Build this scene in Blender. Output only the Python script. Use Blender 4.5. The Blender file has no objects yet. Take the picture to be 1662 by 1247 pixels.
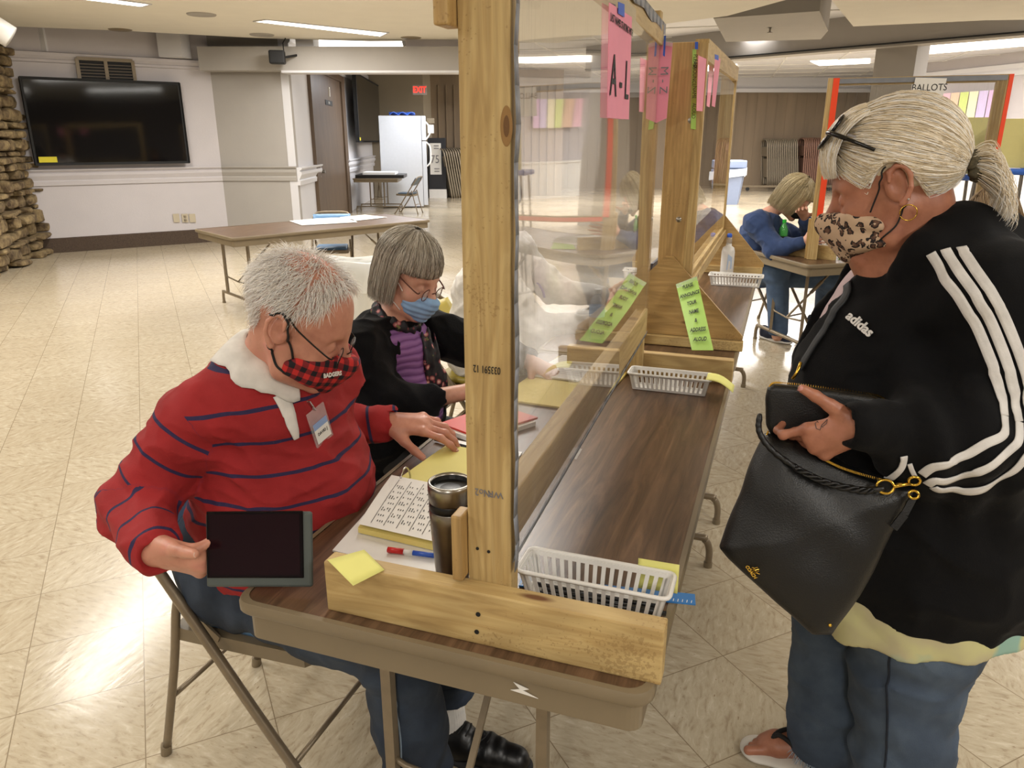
import bpy, bmesh, math, random, os
import numpy as np
from mathutils import Vector, Matrix
S = bpy.context.scene
COL = S.collection
random.seed(7); RNG = np.random.default_rng(7)

# ------------------------------------------------------------------ camera
HCAM, PITCH, YAW, FPX = 1.55, 18.0, 19.5, 1220.0
def _cam():
    p, y = math.radians(PITCH), math.radians(YAW)
    F = Vector((-math.sin(y)*math.cos(p), math.cos(y)*math.cos(p), -math.sin(p)))
    R = Vector((math.cos(y), math.sin(y), 0)); U = R.cross(F)
    return F, R, U
CF, CR, CU = _cam(); CC = Vector((0, 0, HCAM))
cam = bpy.data.objects.new('camera', bpy.data.cameras.new('camera')); COL.objects.link(cam)
cam.data.sensor_width = 36; cam.data.lens = FPX/1662*36; cam.data.clip_start = .05; cam.data.clip_end = 200
cam.matrix_world = Matrix(((CR.x, CU.x, -CF.x, 0), (CR.y, CU.y, -CF.y, 0), (CR.z, CU.z, -CF.z, HCAM), (0, 0, 0, 1)))
S.camera = cam
def ray(px, py): return CF + CR*((px-831)/FPX) - CU*((py-623.5)/FPX)
def PZ(px, py, z): d = ray(px, py); return CC + d*((z-HCAM)/d.z)
def PY(px, py, y): d = ray(px, py); return CC + d*(y/d.y)
def PX(px, py, x): d = ray(px, py); return CC + d*(x/d.x)

# ------------------------------------------------------------------ world, light, exposure
S.view_settings.view_transform = 'Standard'; S.view_settings.look = 'None'
S.view_settings.exposure = 0.22; S.view_settings.gamma = 1; S.view_settings.use_curve_mapping = False
S.cycles.use_denoising = True
S.cycles.max_bounces = 8; S.cycles.transparent_max_bounces = 16; S.cycles.glossy_bounces = 5
S.cycles.sample_clamp_indirect = 4
w = bpy.data.worlds.new('world'); S.world = w; w.use_nodes = True
w.node_tree.nodes['Background'].inputs[0].default_value = (1, .97, .94, 1)
w.node_tree.nodes['Background'].inputs[1].default_value = .62
CEIL = 2.95
def area(name, loc, sx, sy, power, rot=(0, 0, 0), col=(1, .965, .91)):
    l = bpy.data.lights.new(name, 'AREA'); l.shape = 'RECTANGLE'; l.size = sx; l.size_y = sy; l.energy = power; l.color = col
    o = bpy.data.objects.new(name, l); COL.objects.link(o); o.location = loc; o.rotation_euler = rot; return o
# ceiling area lamps: two at seen troffers, the others added unseen (x, y, turn, length, power)
CEIL_LAMPS = [(-3.4, .9, .3, 2.4, 46), (-3.2, -2.2, .3, 2.4, 60), (.2, -2.6, .2, 2.4, 60), (2.6, -.6, .2, 2.4, 85), (2.7, 3.2, .2, 2.4, 65),
        (-1.6, 4.2, .3, 2.4, 50), (3.2, 7.2, .2, 2.4, 60), (-6.5, 1.8, .3, 2.4, 80), (-2.4, 6.6, .2, 2.4, 60), (PZ(520, 45, 2.9).x, PZ(520, 45, 2.9).y, .85, 2.0, 60), (PZ(180, 3, 2.9).x, PZ(180, 3, 2.9).y, .85, 1.5, 65), (-4, 8.2, .3, 2.4, 60), (-5.6, 4.8, .3, 2.4, 60)]
for i, (x, y, a, L, pw) in enumerate(CEIL_LAMPS):
    area('ceiling_area_lamp', (x, y, CEIL-.03), L, .28, pw, (0, 0, math.radians(90)+a))
# ------------------------------------------------------------------ helpers: colour and materials
def lin(h):
    h = h.lstrip('#'); c = [int(h[i:i+2], 16)/255 for i in (0, 2, 4)]
    return tuple(((v+.055)/1.055)**2.4 if v > .04045 else v/12.92 for v in c) + (1,)
MATS = {}
class NT:
    def __init__(s, m): s.t = m.node_tree; s.n = s.t.nodes; s.b = s.n.get('Principled BSDF')
    def add(s, t, **k):
        n = s.n.new(t)
        for a, v in k.items():
            if hasattr(n, a): setattr(n, a, v)
        return n
    def link(s, a, b): s.t.links.new(a, b)
    def math(s, op, a, b=None, c=None):
        n = s.n.new('ShaderNodeMath'); n.operation = op
        for i, v in enumerate((a, b, c)):
            if v is None: continue
            if isinstance(v, (int, float)): n.inputs[i].default_value = v
            else: s.link(v, n.inputs[i])
        return n.outputs[0]
    def ramp(s, fac, stops, interp='LINEAR'):
        n = s.n.new('ShaderNodeValToRGB'); n.color_ramp.interpolation = interp
        e = n.color_ramp.elements
        while len(e) < len(stops): e.new(.5)
        for el, (p, c) in zip(e, stops): el.position = p; el.color = lin(c) if isinstance(c, str) else c
        s.link(fac, n.inputs[0]); return n.outputs[0]
    def mix(s, fac, a, b, mode='MIX'):
        n = s.n.new('ShaderNodeMix'); n.data_type = 'RGBA'; n.blend_type = mode
        for k, v in ((0, fac), (6, a), (7, b)):
            if isinstance(v, (int, float)): n.inputs[k].default_value = v
            elif isinstance(v, str): n.inputs[k].default_value = lin(v)
            elif isinstance(v, tuple): n.inputs[k].default_value = v
            else: s.link(v, n.inputs[k])
        return n.outputs[2]
    def noise(s, vec, scale, detail=3, rough=.5, dist=0):
        n = s.n.new('ShaderNodeTexNoise'); n.inputs['Scale'].default_value = scale; n.inputs['Detail'].default_value = detail
        n.inputs['Roughness'].default_value = rough; n.inputs['Distortion'].default_value = dist
        if vec is not None: s.link(vec, n.inputs['Vector'])
        return n.outputs['Fac']
    def obj(s): return s.add('ShaderNodeTexCoord').outputs['Object']
    def map(s, vec, sc=(1, 1, 1), rot=(0, 0, 0), loc=(0, 0, 0)):
        n = s.n.new('ShaderNodeMapping'); s.link(vec, n.inputs[0])
        n.inputs['Scale'].default_value = sc; n.inputs['Rotation'].default_value = rot; n.inputs['Location'].default_value = loc
        return n.outputs[0]
    def bump(s, h, strength=.3, dist=.01):
        n = s.n.new('ShaderNodeBump'); n.inputs['Strength'].default_value = strength; n.inputs['Distance'].default_value = dist
        s.link(h, n.inputs['Height']); s.link(n.outputs[0], s.b.inputs['Normal'])
    def attr(s, name):
        n = s.n.new('ShaderNodeAttribute'); n.attribute_name = name; return n
def mat(name, col='#808080', rough=.5, metal=0, spec=.5, noise=0, nscale=20, bump=0, bscale=200, emit=0, alpha=1, sheen=0, trans=0):
    if name in MATS: return MATS[name]
    m = bpy.data.materials.new(name); m.use_nodes = True; t = NT(m); b = t.b
    b.inputs['Base Color'].default_value = lin(col); b.inputs['Roughness'].default_value = rough
    b.inputs['Metallic'].default_value = metal; b.inputs['Specular IOR Level'].default_value = spec
    b.inputs['Transmission Weight'].default_value = trans
    if sheen: b.inputs['Sheen Weight'].default_value = sheen
    if emit: b.inputs['Emission Color'].default_value = lin(col); b.inputs['Emission Strength'].default_value = emit
    if alpha < 1: b.inputs['Alpha'].default_value = alpha
    o = t.obj()
    f = t.noise(o, nscale, 4)
    c = lin(col); v = max(noise, .02)
    t.link(t.ramp(f, [(.3, tuple(x*(1-v) for x in c[:3])+(1,)), (.7, tuple(min(1, x*(1+v)) for x in c[:3])+(1,))]), b.inputs['Base Color'])
    if bump: t.bump(t.noise(o, bscale, 2), bump, .002)
    MATS[name] = m; return m
def cmat(name, fn, rough=.5, metal=0, spec=.5):
    if name in MATS: return MATS[name]
    m = bpy.data.materials.new(name); m.use_nodes = True; t = NT(m)
    t.b.inputs['Roughness'].default_value = rough; t.b.inputs['Metallic'].default_value = metal; t.b.inputs['Specular IOR Level'].default_value = spec
    c = fn(t)
    if c is not None: t.link(c, t.b.inputs['Base Color'])
    MATS[name] = m; return m

# ------------------------------------------------------------------ helpers: objects
def setp(o, label=None, cat=None, group=None, kind=None):
    for k, v in (('label', label), ('category', cat), ('group', group), ('kind', kind)):
        if v: o[k] = v
    return o
def thing(name, loc, label, cat, group=None, rz=0):
    o = bpy.data.objects.new(name, None); COL.objects.link(o); o.empty_display_size = .05
    o.location = loc; o.rotation_euler = (0, 0, rz); return setp(o, label, cat, group)
def link_mesh(name, verts, faces, m, parent=None, smooth=False, keep=False, uv=None, label=None):
    """parent given: the vertices are in the parent's own frame, unless keep (world frame)."""
    me = bpy.data.meshes.new(name); me.from_pydata([tuple(v) for v in verts], [], [tuple(f) for f in faces]); me.update()
    if smooth: me.polygons.foreach_set('use_smooth', [True]*len(me.polygons))
    o = bpy.data.objects.new(name, me); COL.objects.link(o)
    for mm in (m if isinstance(m, (list, tuple)) else [m]): me.materials.append(mm)
    if parent is not None:
        o.parent = parent
        if keep: o.matrix_parent_inverse = pmat(parent).inverted()
    if label: o['label'] = label
    return o
def pmat(p):
    M = Matrix.Translation(p.location) @ p.rotation_euler.to_matrix().to_4x4()
    return (pmat(p.parent) @ p.matrix_parent_inverse @ M) if p.parent else M
class MB:
    def __init__(s): s.v = []; s.f = []; s.m = []
    def _add(s, v, f, mi=0):
        n = len(s.v); s.v += [Vector(x) for x in v]; s.f += [tuple(i+n for i in q) for q in f]; s.m += [mi]*len(f); return s
    def box(s, c, d, rot=None, mi=0, bev=0):
        x, y, z = d[0]/2, d[1]/2, d[2]/2
        if bev:
            b = min(bev, x*.9, y*.9, z*.9)
            bm = bmesh.new(); bmesh.ops.create_cube(bm, size=1)
            for v in bm.verts: v.co = Vector((v.co.x*2*x, v.co.y*2*y, v.co.z*2*z))
            bmesh.ops.bevel(bm, geom=bm.edges[:], offset=b, segments=2, profile=.5, affect='EDGES')
            vs = [v.co.copy() for v in bm.verts]; bm.verts.index_update(); fs = [[v.index for v in f.verts] for f in bm.faces]; bm.free()
        else:
            vs = [Vector((i, j, k)) for i in (-x, x) for j in (-y, y) for k in (-z, z)]
            fs = [(0, 1, 3, 2), (4, 6, 7, 5), (0, 4, 5, 1), (2, 3, 7, 6), (0, 2, 6, 4), (1, 5, 7, 3)]
        if rot is not None: vs = [rot @ v for v in vs]
        return s._add([v+Vector(c) for v in vs], fs, mi)
    def span(s, a, b, mi=0, bev=0):
        a = Vector(a); b = Vector(b); return s.box((a+b)/2, [abs(q) for q in (b-a)], mi=mi, bev=bev)
    def bar(s, a, b, wdt, hgt, up=(0, 0, 1), mi=0, bev=0):
        a = Vector(a); b = Vector(b); d = (b-a); L = d.length; x = d.normalized(); u = Vector(up); y = u.cross(x)
        if y.length < 1e-4: y = Vector((0, 1, 0)).cross(x)
        y.normalize(); z = x.cross(y)
        return s.box((a+b)/2, (L, wdt, hgt), Matrix((x, y, z)).transposed(), mi, bev)
    def tube(s, pts, r, n=10, mi=0, cap=True, closed=False):
        pts = [Vector(p) for p in pts]; N = len(pts); rs = r if isinstance(r, (list, tuple)) else [r]*N
        V = []; F = []; prev = None
        for i, p in enumerate(pts):
            if closed: t = pts[(i+1) % N]-pts[i-1]
            else: t = pts[min(i+1, N-1)]-pts[max(i-1, 0)]
            t.normalize()
            if prev is None:
                a = Vector((0, 0, 1)) if abs(t.z) < .9 else Vector((1, 0, 0)); u = t.cross(a).normalized()
            else:
                u = prev-t*prev.dot(t); u = u.normalized() if u.length > 1e-6 else prev
            prev = u; w_ = t.cross(u)
            for k in range(n): a = 2*math.pi*k/n; V.append(p+(u*math.cos(a)+w_*math.sin(a))*rs[i])
        for i in range(N if closed else N-1):
            for k in range(n):
                j = (i+1) % N; F.append((i*n+k, i*n+(k+1) % n, j*n+(k+1) % n, j*n+k))
        if cap and not closed: F.append(tuple(range(n))[::-1]); F.append(tuple((N-1)*n+k for k in range(n)))
        return s._add(V, F, mi)
    def cyl(s, a, b, r, r2=None, n=20, mi=0): return s.tube([a, b], [r, r if r2 is None else r2], n, mi)
    def lathe(s, prof, c=(0, 0, 0), n=28, mi=0, axis=None):
        V = []; F = []; c = Vector(c)
        for (r, z) in prof:
            for k in range(n): a = 2*math.pi*k/n; V.append(Vector((max(r, 1e-4)*math.cos(a), max(r, 1e-4)*math.sin(a), z)))
        if axis is not None: V = [axis @ v for v in V]
        V = [v+c for v in V]
        for i in range(len(prof)-1):
            for k in range(n): F.append((i*n+k, i*n+(k+1) % n, (i+1)*n+(k+1) % n, (i+1)*n+k))
        return s._add(V, F, mi)
    def prism(s, poly, d, mi=0):
        """poly: 3D points in a plane, d: extrusion vector"""
        n = len(poly); P = [Vector(p) for p in poly]; D = Vector(d)
        return s._add(P+[p+D for p in P], [tuple(range(n))[::-1], tuple(n+i for i in range(n))]+[(i, (i+1) % n, n+(i+1) % n, n+i) for i in range(n)], mi)
    def quad(s, a, b, c, d, mi=0): return s._add([a, b, c, d], [(0, 1, 2, 3)], mi)
    def grid(s, fn, nu, nv, mi=0):
        return s._add([fn(i/nu, j/nv) for i in range(nu+1) for j in range(nv+1)],
                      [(i*(nv+1)+j, (i+1)*(nv+1)+j, (i+1)*(nv+1)+j+1, i*(nv+1)+j+1) for i in range(nu) for j in range(nv)], mi)
    def build(s, name, m, parent=None, smooth=False, keep=False, label=None):
        o = link_mesh(name, s.v, s.f, m, parent, smooth, keep, label=label)
        if isinstance(m, (list, tuple)): o.data.polygons.foreach_set('material_index', s.m)
        return o
def solid(o, th, offset=-1):
    md = o.modifiers.new('solid', 'SOLIDIFY'); md.thickness = th; md.offset = offset; return o
def flat_smooth(o, ang=40):
    """smooth shading with sharp edges past the angle"""
    me = o.data; bm = bmesh.new(); bm.from_mesh(me)
    for f in bm.faces: f.smooth = True
    for e in bm.edges:
        if len(e.link_faces) == 2 and e.calc_face_angle(0) > math.radians(ang): e.smooth = False
    bm.to_mesh(me); bm.free(); return o
def struct(o): o['kind'] = 'structure'; return o
def text(name, s, size, loc, xdir, ydir, m, parent=None, depth=.0004, align='CENTER', sx=1, bold=0):
    """lettering lying in the plane of xdir (reading direction) and ydir (up), world frame"""
    cu = bpy.data.curves.new(name, 'FONT'); cu.body = s; cu.size = size; cu.extrude = depth; cu.align_x = align; cu.align_y = 'CENTER'
    cu.offset = bold; cu.resolution_u = 3
    o = bpy.data.objects.new(name, cu); COL.objects.link(o); cu.materials.append(m)
    x = Vector(xdir).normalized(); y = Vector(ydir); y = (y-x*y.dot(x)).normalized(); z = x.cross(y)
    M = Matrix((x, y, z)).transposed().to_4x4(); M.translation = Vector(loc)
    if parent is not None: o.parent = parent; o.matrix_parent_inverse = pmat(parent).inverted()
    me = bpy.data.meshes.new_from_object(o); o2 = bpy.data.objects.new(name, me); bpy.data.objects.remove(o); COL.objects.link(o2)
    if parent is not None: o2.parent = parent; o2.matrix_parent_inverse = pmat(parent).inverted()
    o2.matrix_basis = M @ Matrix.Diagonal((sx, 1, 1, 1)); return o2
def dup(root, loc, rz=None, label=None, group=None):
    r = root.copy(); COL.objects.link(r); r.location = loc
    if rz is not None: r.rotation_euler = (0, 0, rz)
    if label: r['label'] = label
    if group: r['group'] = group
    for ch in list(root.children):
        c = ch.copy(); COL.objects.link(c); c.parent = r
        for g in ch.children:
            d = g.copy(); COL.objects.link(d); d.parent = c
    return r
def rotz(a): return Matrix.Rotation(a, 3, 'Z')
def catmull(pts, n=8):
    P = [Vector(p) for p in pts]; out = []
    for i in range(len(P)-1):
        p0, p1, p2, p3 = P[max(i-1, 0)], P[i], P[i+1], P[min(i+2, len(P)-1)]
        for k in range(n):
            t = k/n; out.append(.5*((2*p1)+(p2-p0)*t+(2*p0-5*p1+4*p2-p3)*t*t+(3*p1-p0-3*p2+p3)*t**3))
    out.append(P[-1]); return out
# ------------------------------------------------------------------ distance-field modelling of bodies and clothes
def A(p): return np.asarray(p, float)
class Field:
    """a smooth union of tapered limbs and ellipsoids; later entries may also be cut or displaced"""
    def __init__(s, k=.03): s.k = k; s.ops = []; s.disp = []; s.lo = A([9e9]*3); s.hi = -s.lo
    def _bb(s, pts, r):
        for p in pts: s.lo = np.minimum(s.lo, A(p)-r); s.hi = np.maximum(s.hi, A(p)+r)
    def cone(s, a, b, ra, rb, k=None, flat=None):
        """tapered limb; flat=(axis, factor) squashes its section along the axis"""
        a, b = A(a), A(b); s._bb((a, b), max(ra, rb)*1.3)
        s.ops.append(('u', 'c', a, b, ra, rb, s.k if k is None else k, None if flat is None else (A(flat[0])/np.linalg.norm(flat[0]), flat[1]))); return s
    def chain(s, pts, rs, k=None, flat=None):
        for i in range(len(pts)-1): s.cone(pts[i], pts[i+1], rs[i], rs[i+1], k, flat)
        return s
    def ell(s, c, r, M=None, k=None, op='u'):
        c = A(c); r = A(r); M = np.eye(3) if M is None else A(M)
        if op == 'u': s._bb((c,), max(r)*1.05)
        s.ops.append((op, 'e', c, r, M, None, s.k if k is None else k, None)); return s
    def fn(s, f, lo, hi, k=.004, op='u'):
        if op == 'u': s.lo = np.minimum(s.lo, A(lo)); s.hi = np.maximum(s.hi, A(hi))
        s.ops.append((op, 'f', f, None, None, None, k, None)); return s
    def cut(s, c, n, k=.004):
        """remove everything on the side the normal points to"""
        s.ops.append(('p', 'p', A(c), A(n)/np.linalg.norm(n), None, None, k, None)); return s
    def one(s, op, P):
        _, t, a, b, ra, rb, k, fl = op
        if t == 'c':
            Q = P; aa, bb = a, b
            d = bb-aa; L = d@d
            q = Q-aa; h = np.clip((q@d)/max(L, 1e-9), 0, 1)
            w_ = q-h[:, None]*d
            if fl is not None:
                ax, f = fl; w_ = w_+((w_@ax)*(1/f-1))[:, None]*ax
                return (np.linalg.norm(w_, axis=1)-(ra+(rb-ra)*h))*min(1, f)
            return np.linalg.norm(w_, axis=1)-(ra+(rb-ra)*h)
        if t == 'f': return a(P)
        if t == 'e':
            q = ((P-a)@ra)/b; l = np.linalg.norm(q, axis=1); l2 = np.linalg.norm(q/b, axis=1)
            return l*(l-1)/np.maximum(l2, 1e-6)
        return -((P-a)@b)
    def ev(s, P):
        D = None
        for op in s.ops:
            if D is None and op[0] != 'u': continue
            d = s.one(op, P); k = op[6]
            if D is None: D = d; continue
            if op[0] == 'u':
                h = np.maximum(k-np.abs(D-d), 0)/max(k, 1e-6); D = np.minimum(D, d)-h*h*k*.25
            else:
                if op[0] == 's': d = -d
                if op[0] == 'p': d = -d
                h = np.maximum(k-np.abs(D-d), 0)/max(k, 1e-6); D = np.maximum(D, d)+h*h*k*.25
        for f in s.disp: D = D-f(P, D)
        return D
    def eval(s, P, chunk=200000):
        P = np.asarray(P, float)
        return np.concatenate([s.ev(P[i:i+chunk]) for i in range(0, len(P), chunk)]) if len(P) else np.zeros(0)
    def grad(s, P, e=.002):
        G = np.stack([s.eval(P+A(v)*e)-s.eval(P-A(v)*e) for v in ((1, 0, 0), (0, 1, 0), (0, 0, 1))], 1)
        return G/np.maximum(np.linalg.norm(G, axis=1, keepdims=True), 1e-9)
    def project(s, P, off=0, it=8):
        P = np.array(P, float)
        for _ in range(it):
            d = s.eval(P)-off; P = P-s.grad(P)*np.clip(d, -.03, .03)[:, None]*.9
        return P
    def hit(s, px, py, off=0, tmax=6, t0=.2):
        """where the line of sight through a photo pixel first meets the surface"""
        d = A(ray(px, py)); d = d/np.linalg.norm(d); t = t0; o = A(CC)
        for _ in range(200):
            v = s.ev((o+d*t)[None])[0]-off
            if v < .0006: return o+d*t
            t += v*.7
            if t > tmax: return None
        return o+d*t
    def mesh(s, h, thick=None):
        lo = s.lo-3*h; hi = s.hi+3*h; n = np.ceil((hi-lo)/h).astype(int)+1
        c = 4; nc = np.ceil((n-1)/c).astype(int)+1          # coarse pass first, then only the blocks near the surface
        ax = [lo[i]+np.arange(nc[i])*h*c for i in range(3)]
        G = np.stack(np.meshgrid(*ax, indexing='ij'), -1).reshape(-1, 3)
        DC = s.eval(G).reshape(nc)
        n = (nc-1)*c+1; D = np.full(n, 1.0)
        near = np.abs(DC) < h*c*2.2
        bm_ = np.zeros(nc-1, bool)
        for i in (0, 1):
            for j in (0, 1):
                for k in (0, 1): bm_ |= near[i:nc[0]-1+i, j:nc[1]-1+j, k:nc[2]-1+k]
        # fill sign elsewhere
        D = np.repeat(np.repeat(np.repeat(np.sign(DC), c, 0), c, 1), c, 2)[:n[0], :n[1], :n[2]].astype(float)
        I = np.argwhere(bm_)
        loc = np.stack(np.meshgrid(*[np.arange(c+1)]*3, indexing='ij'), -1).reshape(-1, 3)
        idx = (I[:, None]*c+loc[None]).reshape(-1, 3)
        flat = np.unique(np.ravel_multi_index(idx.T, n)); idx = np.stack(np.unravel_index(flat, n), 1)
        B = 24; sb = idx//B; key = (sb[:, 0]*4096+sb[:, 1])*4096+sb[:, 2]; order = np.argsort(key, kind='stable'); key = key[order]
        cuts = np.flatnonzero(np.diff(key))+1; out = np.empty(len(idx)); ops = s.ops; R = B*h*.5*1.74
        for g in np.split(order, cuts):
            c_ = lo+(sb[g[0]]+.5)*B*h; keep = []
            for op in ops:
                d = s.one(op, c_[None])[0]
                if op[1] == 'p' or d < R*1.5+op[6]+4*h: keep.append(op)
            if not any(o[0] == 'u' for o in keep): out[g] = 1.0; continue
            s.ops = keep; out[g] = s.ev(lo+idx[g]*h)
        s.ops = ops; D.reshape(-1)[flat] = out
        V, F = nets(D, lo, h)
        return V, F
def nets(D, lo, h):
    """naive surface nets"""
    sgn = D < 0; n = D.shape
    cs = np.zeros([m-1 for m in n], int)
    for i in (0, 1):
        for j in (0, 1):
            for k in (0, 1): cs += sgn[i:n[0]-1+i, j:n[1]-1+j, k:n[2]-1+k]
    act = (cs > 0) & (cs < 8); I = np.argwhere(act); ids = -np.ones(act.shape, int); ids[act] = np.arange(len(I))
    acc = np.zeros((len(I), 3)); cnt = np.zeros(len(I))
    C = [(0, 0, 0), (1, 0, 0), (0, 1, 0), (1, 1, 0), (0, 0, 1), (1, 0, 1), (0, 1, 1), (1, 1, 1)]
    E = [(a, b) for a in range(8) for b in range(a+1, 8) if bin(a ^ b).count('1') == 1]
    val = [D[I[:, 0]+c[0], I[:, 1]+c[1], I[:, 2]+c[2]] for c in C]
    for a, b in E:
        va, vb = val[a], val[b]; m = (va < 0) != (vb < 0); t = np.where(m, va/np.where(m, va-vb, 1), 0)
        p = A(C[a])+t[:, None]*(A(C[b])-A(C[a])); acc += p*m[:, None]; cnt += m
    V = lo+(I+acc/np.maximum(cnt, 1)[:, None])*h
    F = []
    for ax in range(3):
        u, v = (ax+1) % 3, (ax+2) % 3
        sl0 = [slice(None)]*3; sl1 = [slice(None)]*3; sl0[ax] = slice(0, -1); sl1[ax] = slice(1, None)
        s0, s1 = sgn[tuple(sl0)], sgn[tuple(sl1)]; X = np.argwhere(s0 != s1)
        X = X[(X[:, u] > 0) & (X[:, v] > 0) & (X[:, u] < n[u]-1) & (X[:, v] < n[v]-1)]
        inside = s0[X[:, 0], X[:, 1], X[:, 2]]
        def at(du, dv):
            Y = X.copy(); Y[:, u] -= du; Y[:, v] -= dv; return ids[Y[:, 0], Y[:, 1], Y[:, 2]]
        q = np.stack([at(1, 1), at(0, 1), at(0, 0), at(1, 0)], 1); q[~inside] = q[~inside][:, ::-1]; F.append(q)
    return V, np.concatenate(F)
def poly_sdf(Q, V):
    d = np.full(len(Q), 1e9); sg = np.ones(len(Q)); V = A(V); n = len(V)
    for i in range(n):
        a, b = V[i], V[i-1]; e = b-a; w_ = Q-a; h = np.clip((w_@e)/(e@e), 0, 1); q = w_-h[:, None]*e; d = np.minimum(d, (q**2).sum(1))
        c1 = Q[:, 1] >= a[1]; c2 = Q[:, 1] < b[1]; c3 = e[0]*w_[:, 1] > e[1]*w_[:, 0]
        sg = np.where((c1 & c2 & c3) | (~c1 & ~c2 & ~c3), -sg, sg)
    return sg*np.sqrt(d)
def slab(C, ux, uy, V, th, r, bulge=0., cs=None, rb=.1):
    """a padded flat shape: outline V in the frame (ux, uy) at C, half thickness th"""
    C, ux, uy = A(C), A(ux), A(uy); uz = np.cross(ux, uy); V = A(V); m = V.mean(0)
    def f(P):
        q = P-C; Q = np.stack([q@ux, q@uy], 1); d2 = poly_sdf(Q, V); t = th+bulge*(1-np.exp(-np.maximum(-d2, 0)/rb)); w_ = np.abs(q@uz)-t
        return np.sqrt(np.maximum(d2+r, 0)**2+np.maximum(w_+r, 0)**2)+np.minimum(np.maximum(d2+r, w_+r), 0)-r
    return f
def field_obj(name, fld, h, m, parent, attrs=None, label=None, clean=0):
    V, F = fld.mesh(h)
    if clean: pass
    me = bpy.data.meshes.new(name)
    me.vertices.add(len(V)); me.vertices.foreach_set('co', V.ravel())
    me.loops.add(len(F)*4); me.loops.foreach_set('vertex_index', F.ravel().astype(np.int32))
    me.polygons.add(len(F)); me.polygons.foreach_set('loop_start', np.arange(0, len(F)*4, 4, dtype=np.int32))
    me.polygons.foreach_set('use_smooth', np.ones(len(F), bool)); me.update(calc_edges=True); me.validate()
    for k, f in (attrs or {}).items():
        a = me.attributes.new(k, 'FLOAT', 'POINT'); a.data.foreach_set('value', np.asarray(f(V), np.float32))
    o = bpy.data.objects.new(name, me); COL.objects.link(o)
    for mm in (m if isinstance(m, (list, tuple)) else [m]): me.materials.append(mm)
    if parent is not None: o.parent = parent; o.matrix_parent_inverse = pmat(parent).inverted()
    if label: o['label'] = label
    return o
def wob(P, f, ph=0., w=(1, .7, .5)):
    """cheap smooth 3-D noise, about -1..1"""
    x, y, z = P[:, 0]*f, P[:, 1]*f, P[:, 2]*f
    return (np.sin(x+1.7*np.sin(y*.9+ph)+ph)*np.cos(z+1.3*np.sin(x*.7)+.5*ph)*w[0] +
            np.sin(1.9*y+1.3*np.sin(z*1.7+ph))*np.cos(1.7*x+ph)*w[1] + np.sin(3.1*z+2*np.sin(x*2.1)+ph)*np.sin(2.7*y+ph)*w[2])/sum(w)
def ribbon(name, fld, pts, wid, m, parent, off=.0015, n=10, th=.0008, project=True, label=None):
    """a strip laid on a field's surface along points"""
    P = catmull(pts, n); P = np.array([tuple(p) for p in P])
    if project: P = fld.project(P, off)
    N = fld.grad(P); T = np.gradient(P, axis=0); T /= np.maximum(np.linalg.norm(T, axis=1, keepdims=True), 1e-9)
    B = np.cross(N, T); B /= np.maximum(np.linalg.norm(B, axis=1, keepdims=True), 1e-9)
    W = np.asarray(wid if np.ndim(wid) else [wid]*len(P), float)
    if len(W) != len(P): W = np.interp(np.linspace(0, 1, len(P)), np.linspace(0, 1, len(W)), W)
    rows = []
    for u in (-.5, -.17, .17, .5):
        R = P+B*(W*u)[:, None]
        if project: R = fld.project(R, off, 3)
        rows.append(R)
    n_ = len(P); V = np.concatenate(rows); F = [(r*n_+i, r*n_+i+1, (r+1)*n_+i+1, (r+1)*n_+i) for r in range(3) for i in range(n_-1)]
    o = link_mesh(name, V, F, m, parent, True, True, label=label); solid(o, th, 0); return o
def strands(name, roots, paths, r, m, parent, sides=3, attr=None):
    """hair: paths is a list of arrays of points, each swept into a thin tapering tube of one mesh"""
    V = []; F = []; base = 0; AT = []
    for pi, P in enumerate(paths):
        P = np.asarray(P, float); N = len(P); T = np.gradient(P, axis=0); T /= np.maximum(np.linalg.norm(T, axis=1, keepdims=True), 1e-9)
        ref = A([.3, .5, .81]); U = np.cross(T, ref); U /= np.maximum(np.linalg.norm(U, axis=1, keepdims=True), 1e-9); Wd = np.cross(T, U)
        rr = r*(1-np.linspace(0, 1, N)**3*.8)
        for k in range(sides):
            a = 2*math.pi*k/sides; V.append(P+(U*math.cos(a)+Wd*math.sin(a))*rr[:, None])
        i = np.arange(N-1)
        for k in range(sides):
            k2 = (k+1) % sides; F.append(np.stack([base+k*N+i, base+k2*N+i, base+k2*N+i+1, base+k*N+i+1], 1))
        base += sides*N; AT.append(np.full(sides*N, RNG.random()))
    V = np.concatenate(V); F = np.concatenate(F); AT = np.concatenate(AT)
    me = bpy.data.meshes.new(name); me.vertices.add(len(V)); me.vertices.foreach_set('co', V.ravel())
    me.loops.add(len(F)*4); me.loops.foreach_set('vertex_index', F.ravel().astype(np.int32))
    me.polygons.add(len(F)); me.polygons.foreach_set('loop_start', np.arange(0, len(F)*4, 4, dtype=np.int32))
    me.polygons.foreach_set('use_smooth', np.ones(len(F), bool)); me.update(calc_edges=True)
    a = me.attributes.new('rnd', 'FLOAT', 'POINT'); a.data.foreach_set('value', AT.astype(np.float32))
    o = bpy.data.objects.new(name, me); COL.objects.link(o); me.materials.append(m)
    if parent is not None: o.parent = parent; o.matrix_parent_inverse = pmat(parent).inverted()
    return o
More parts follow.
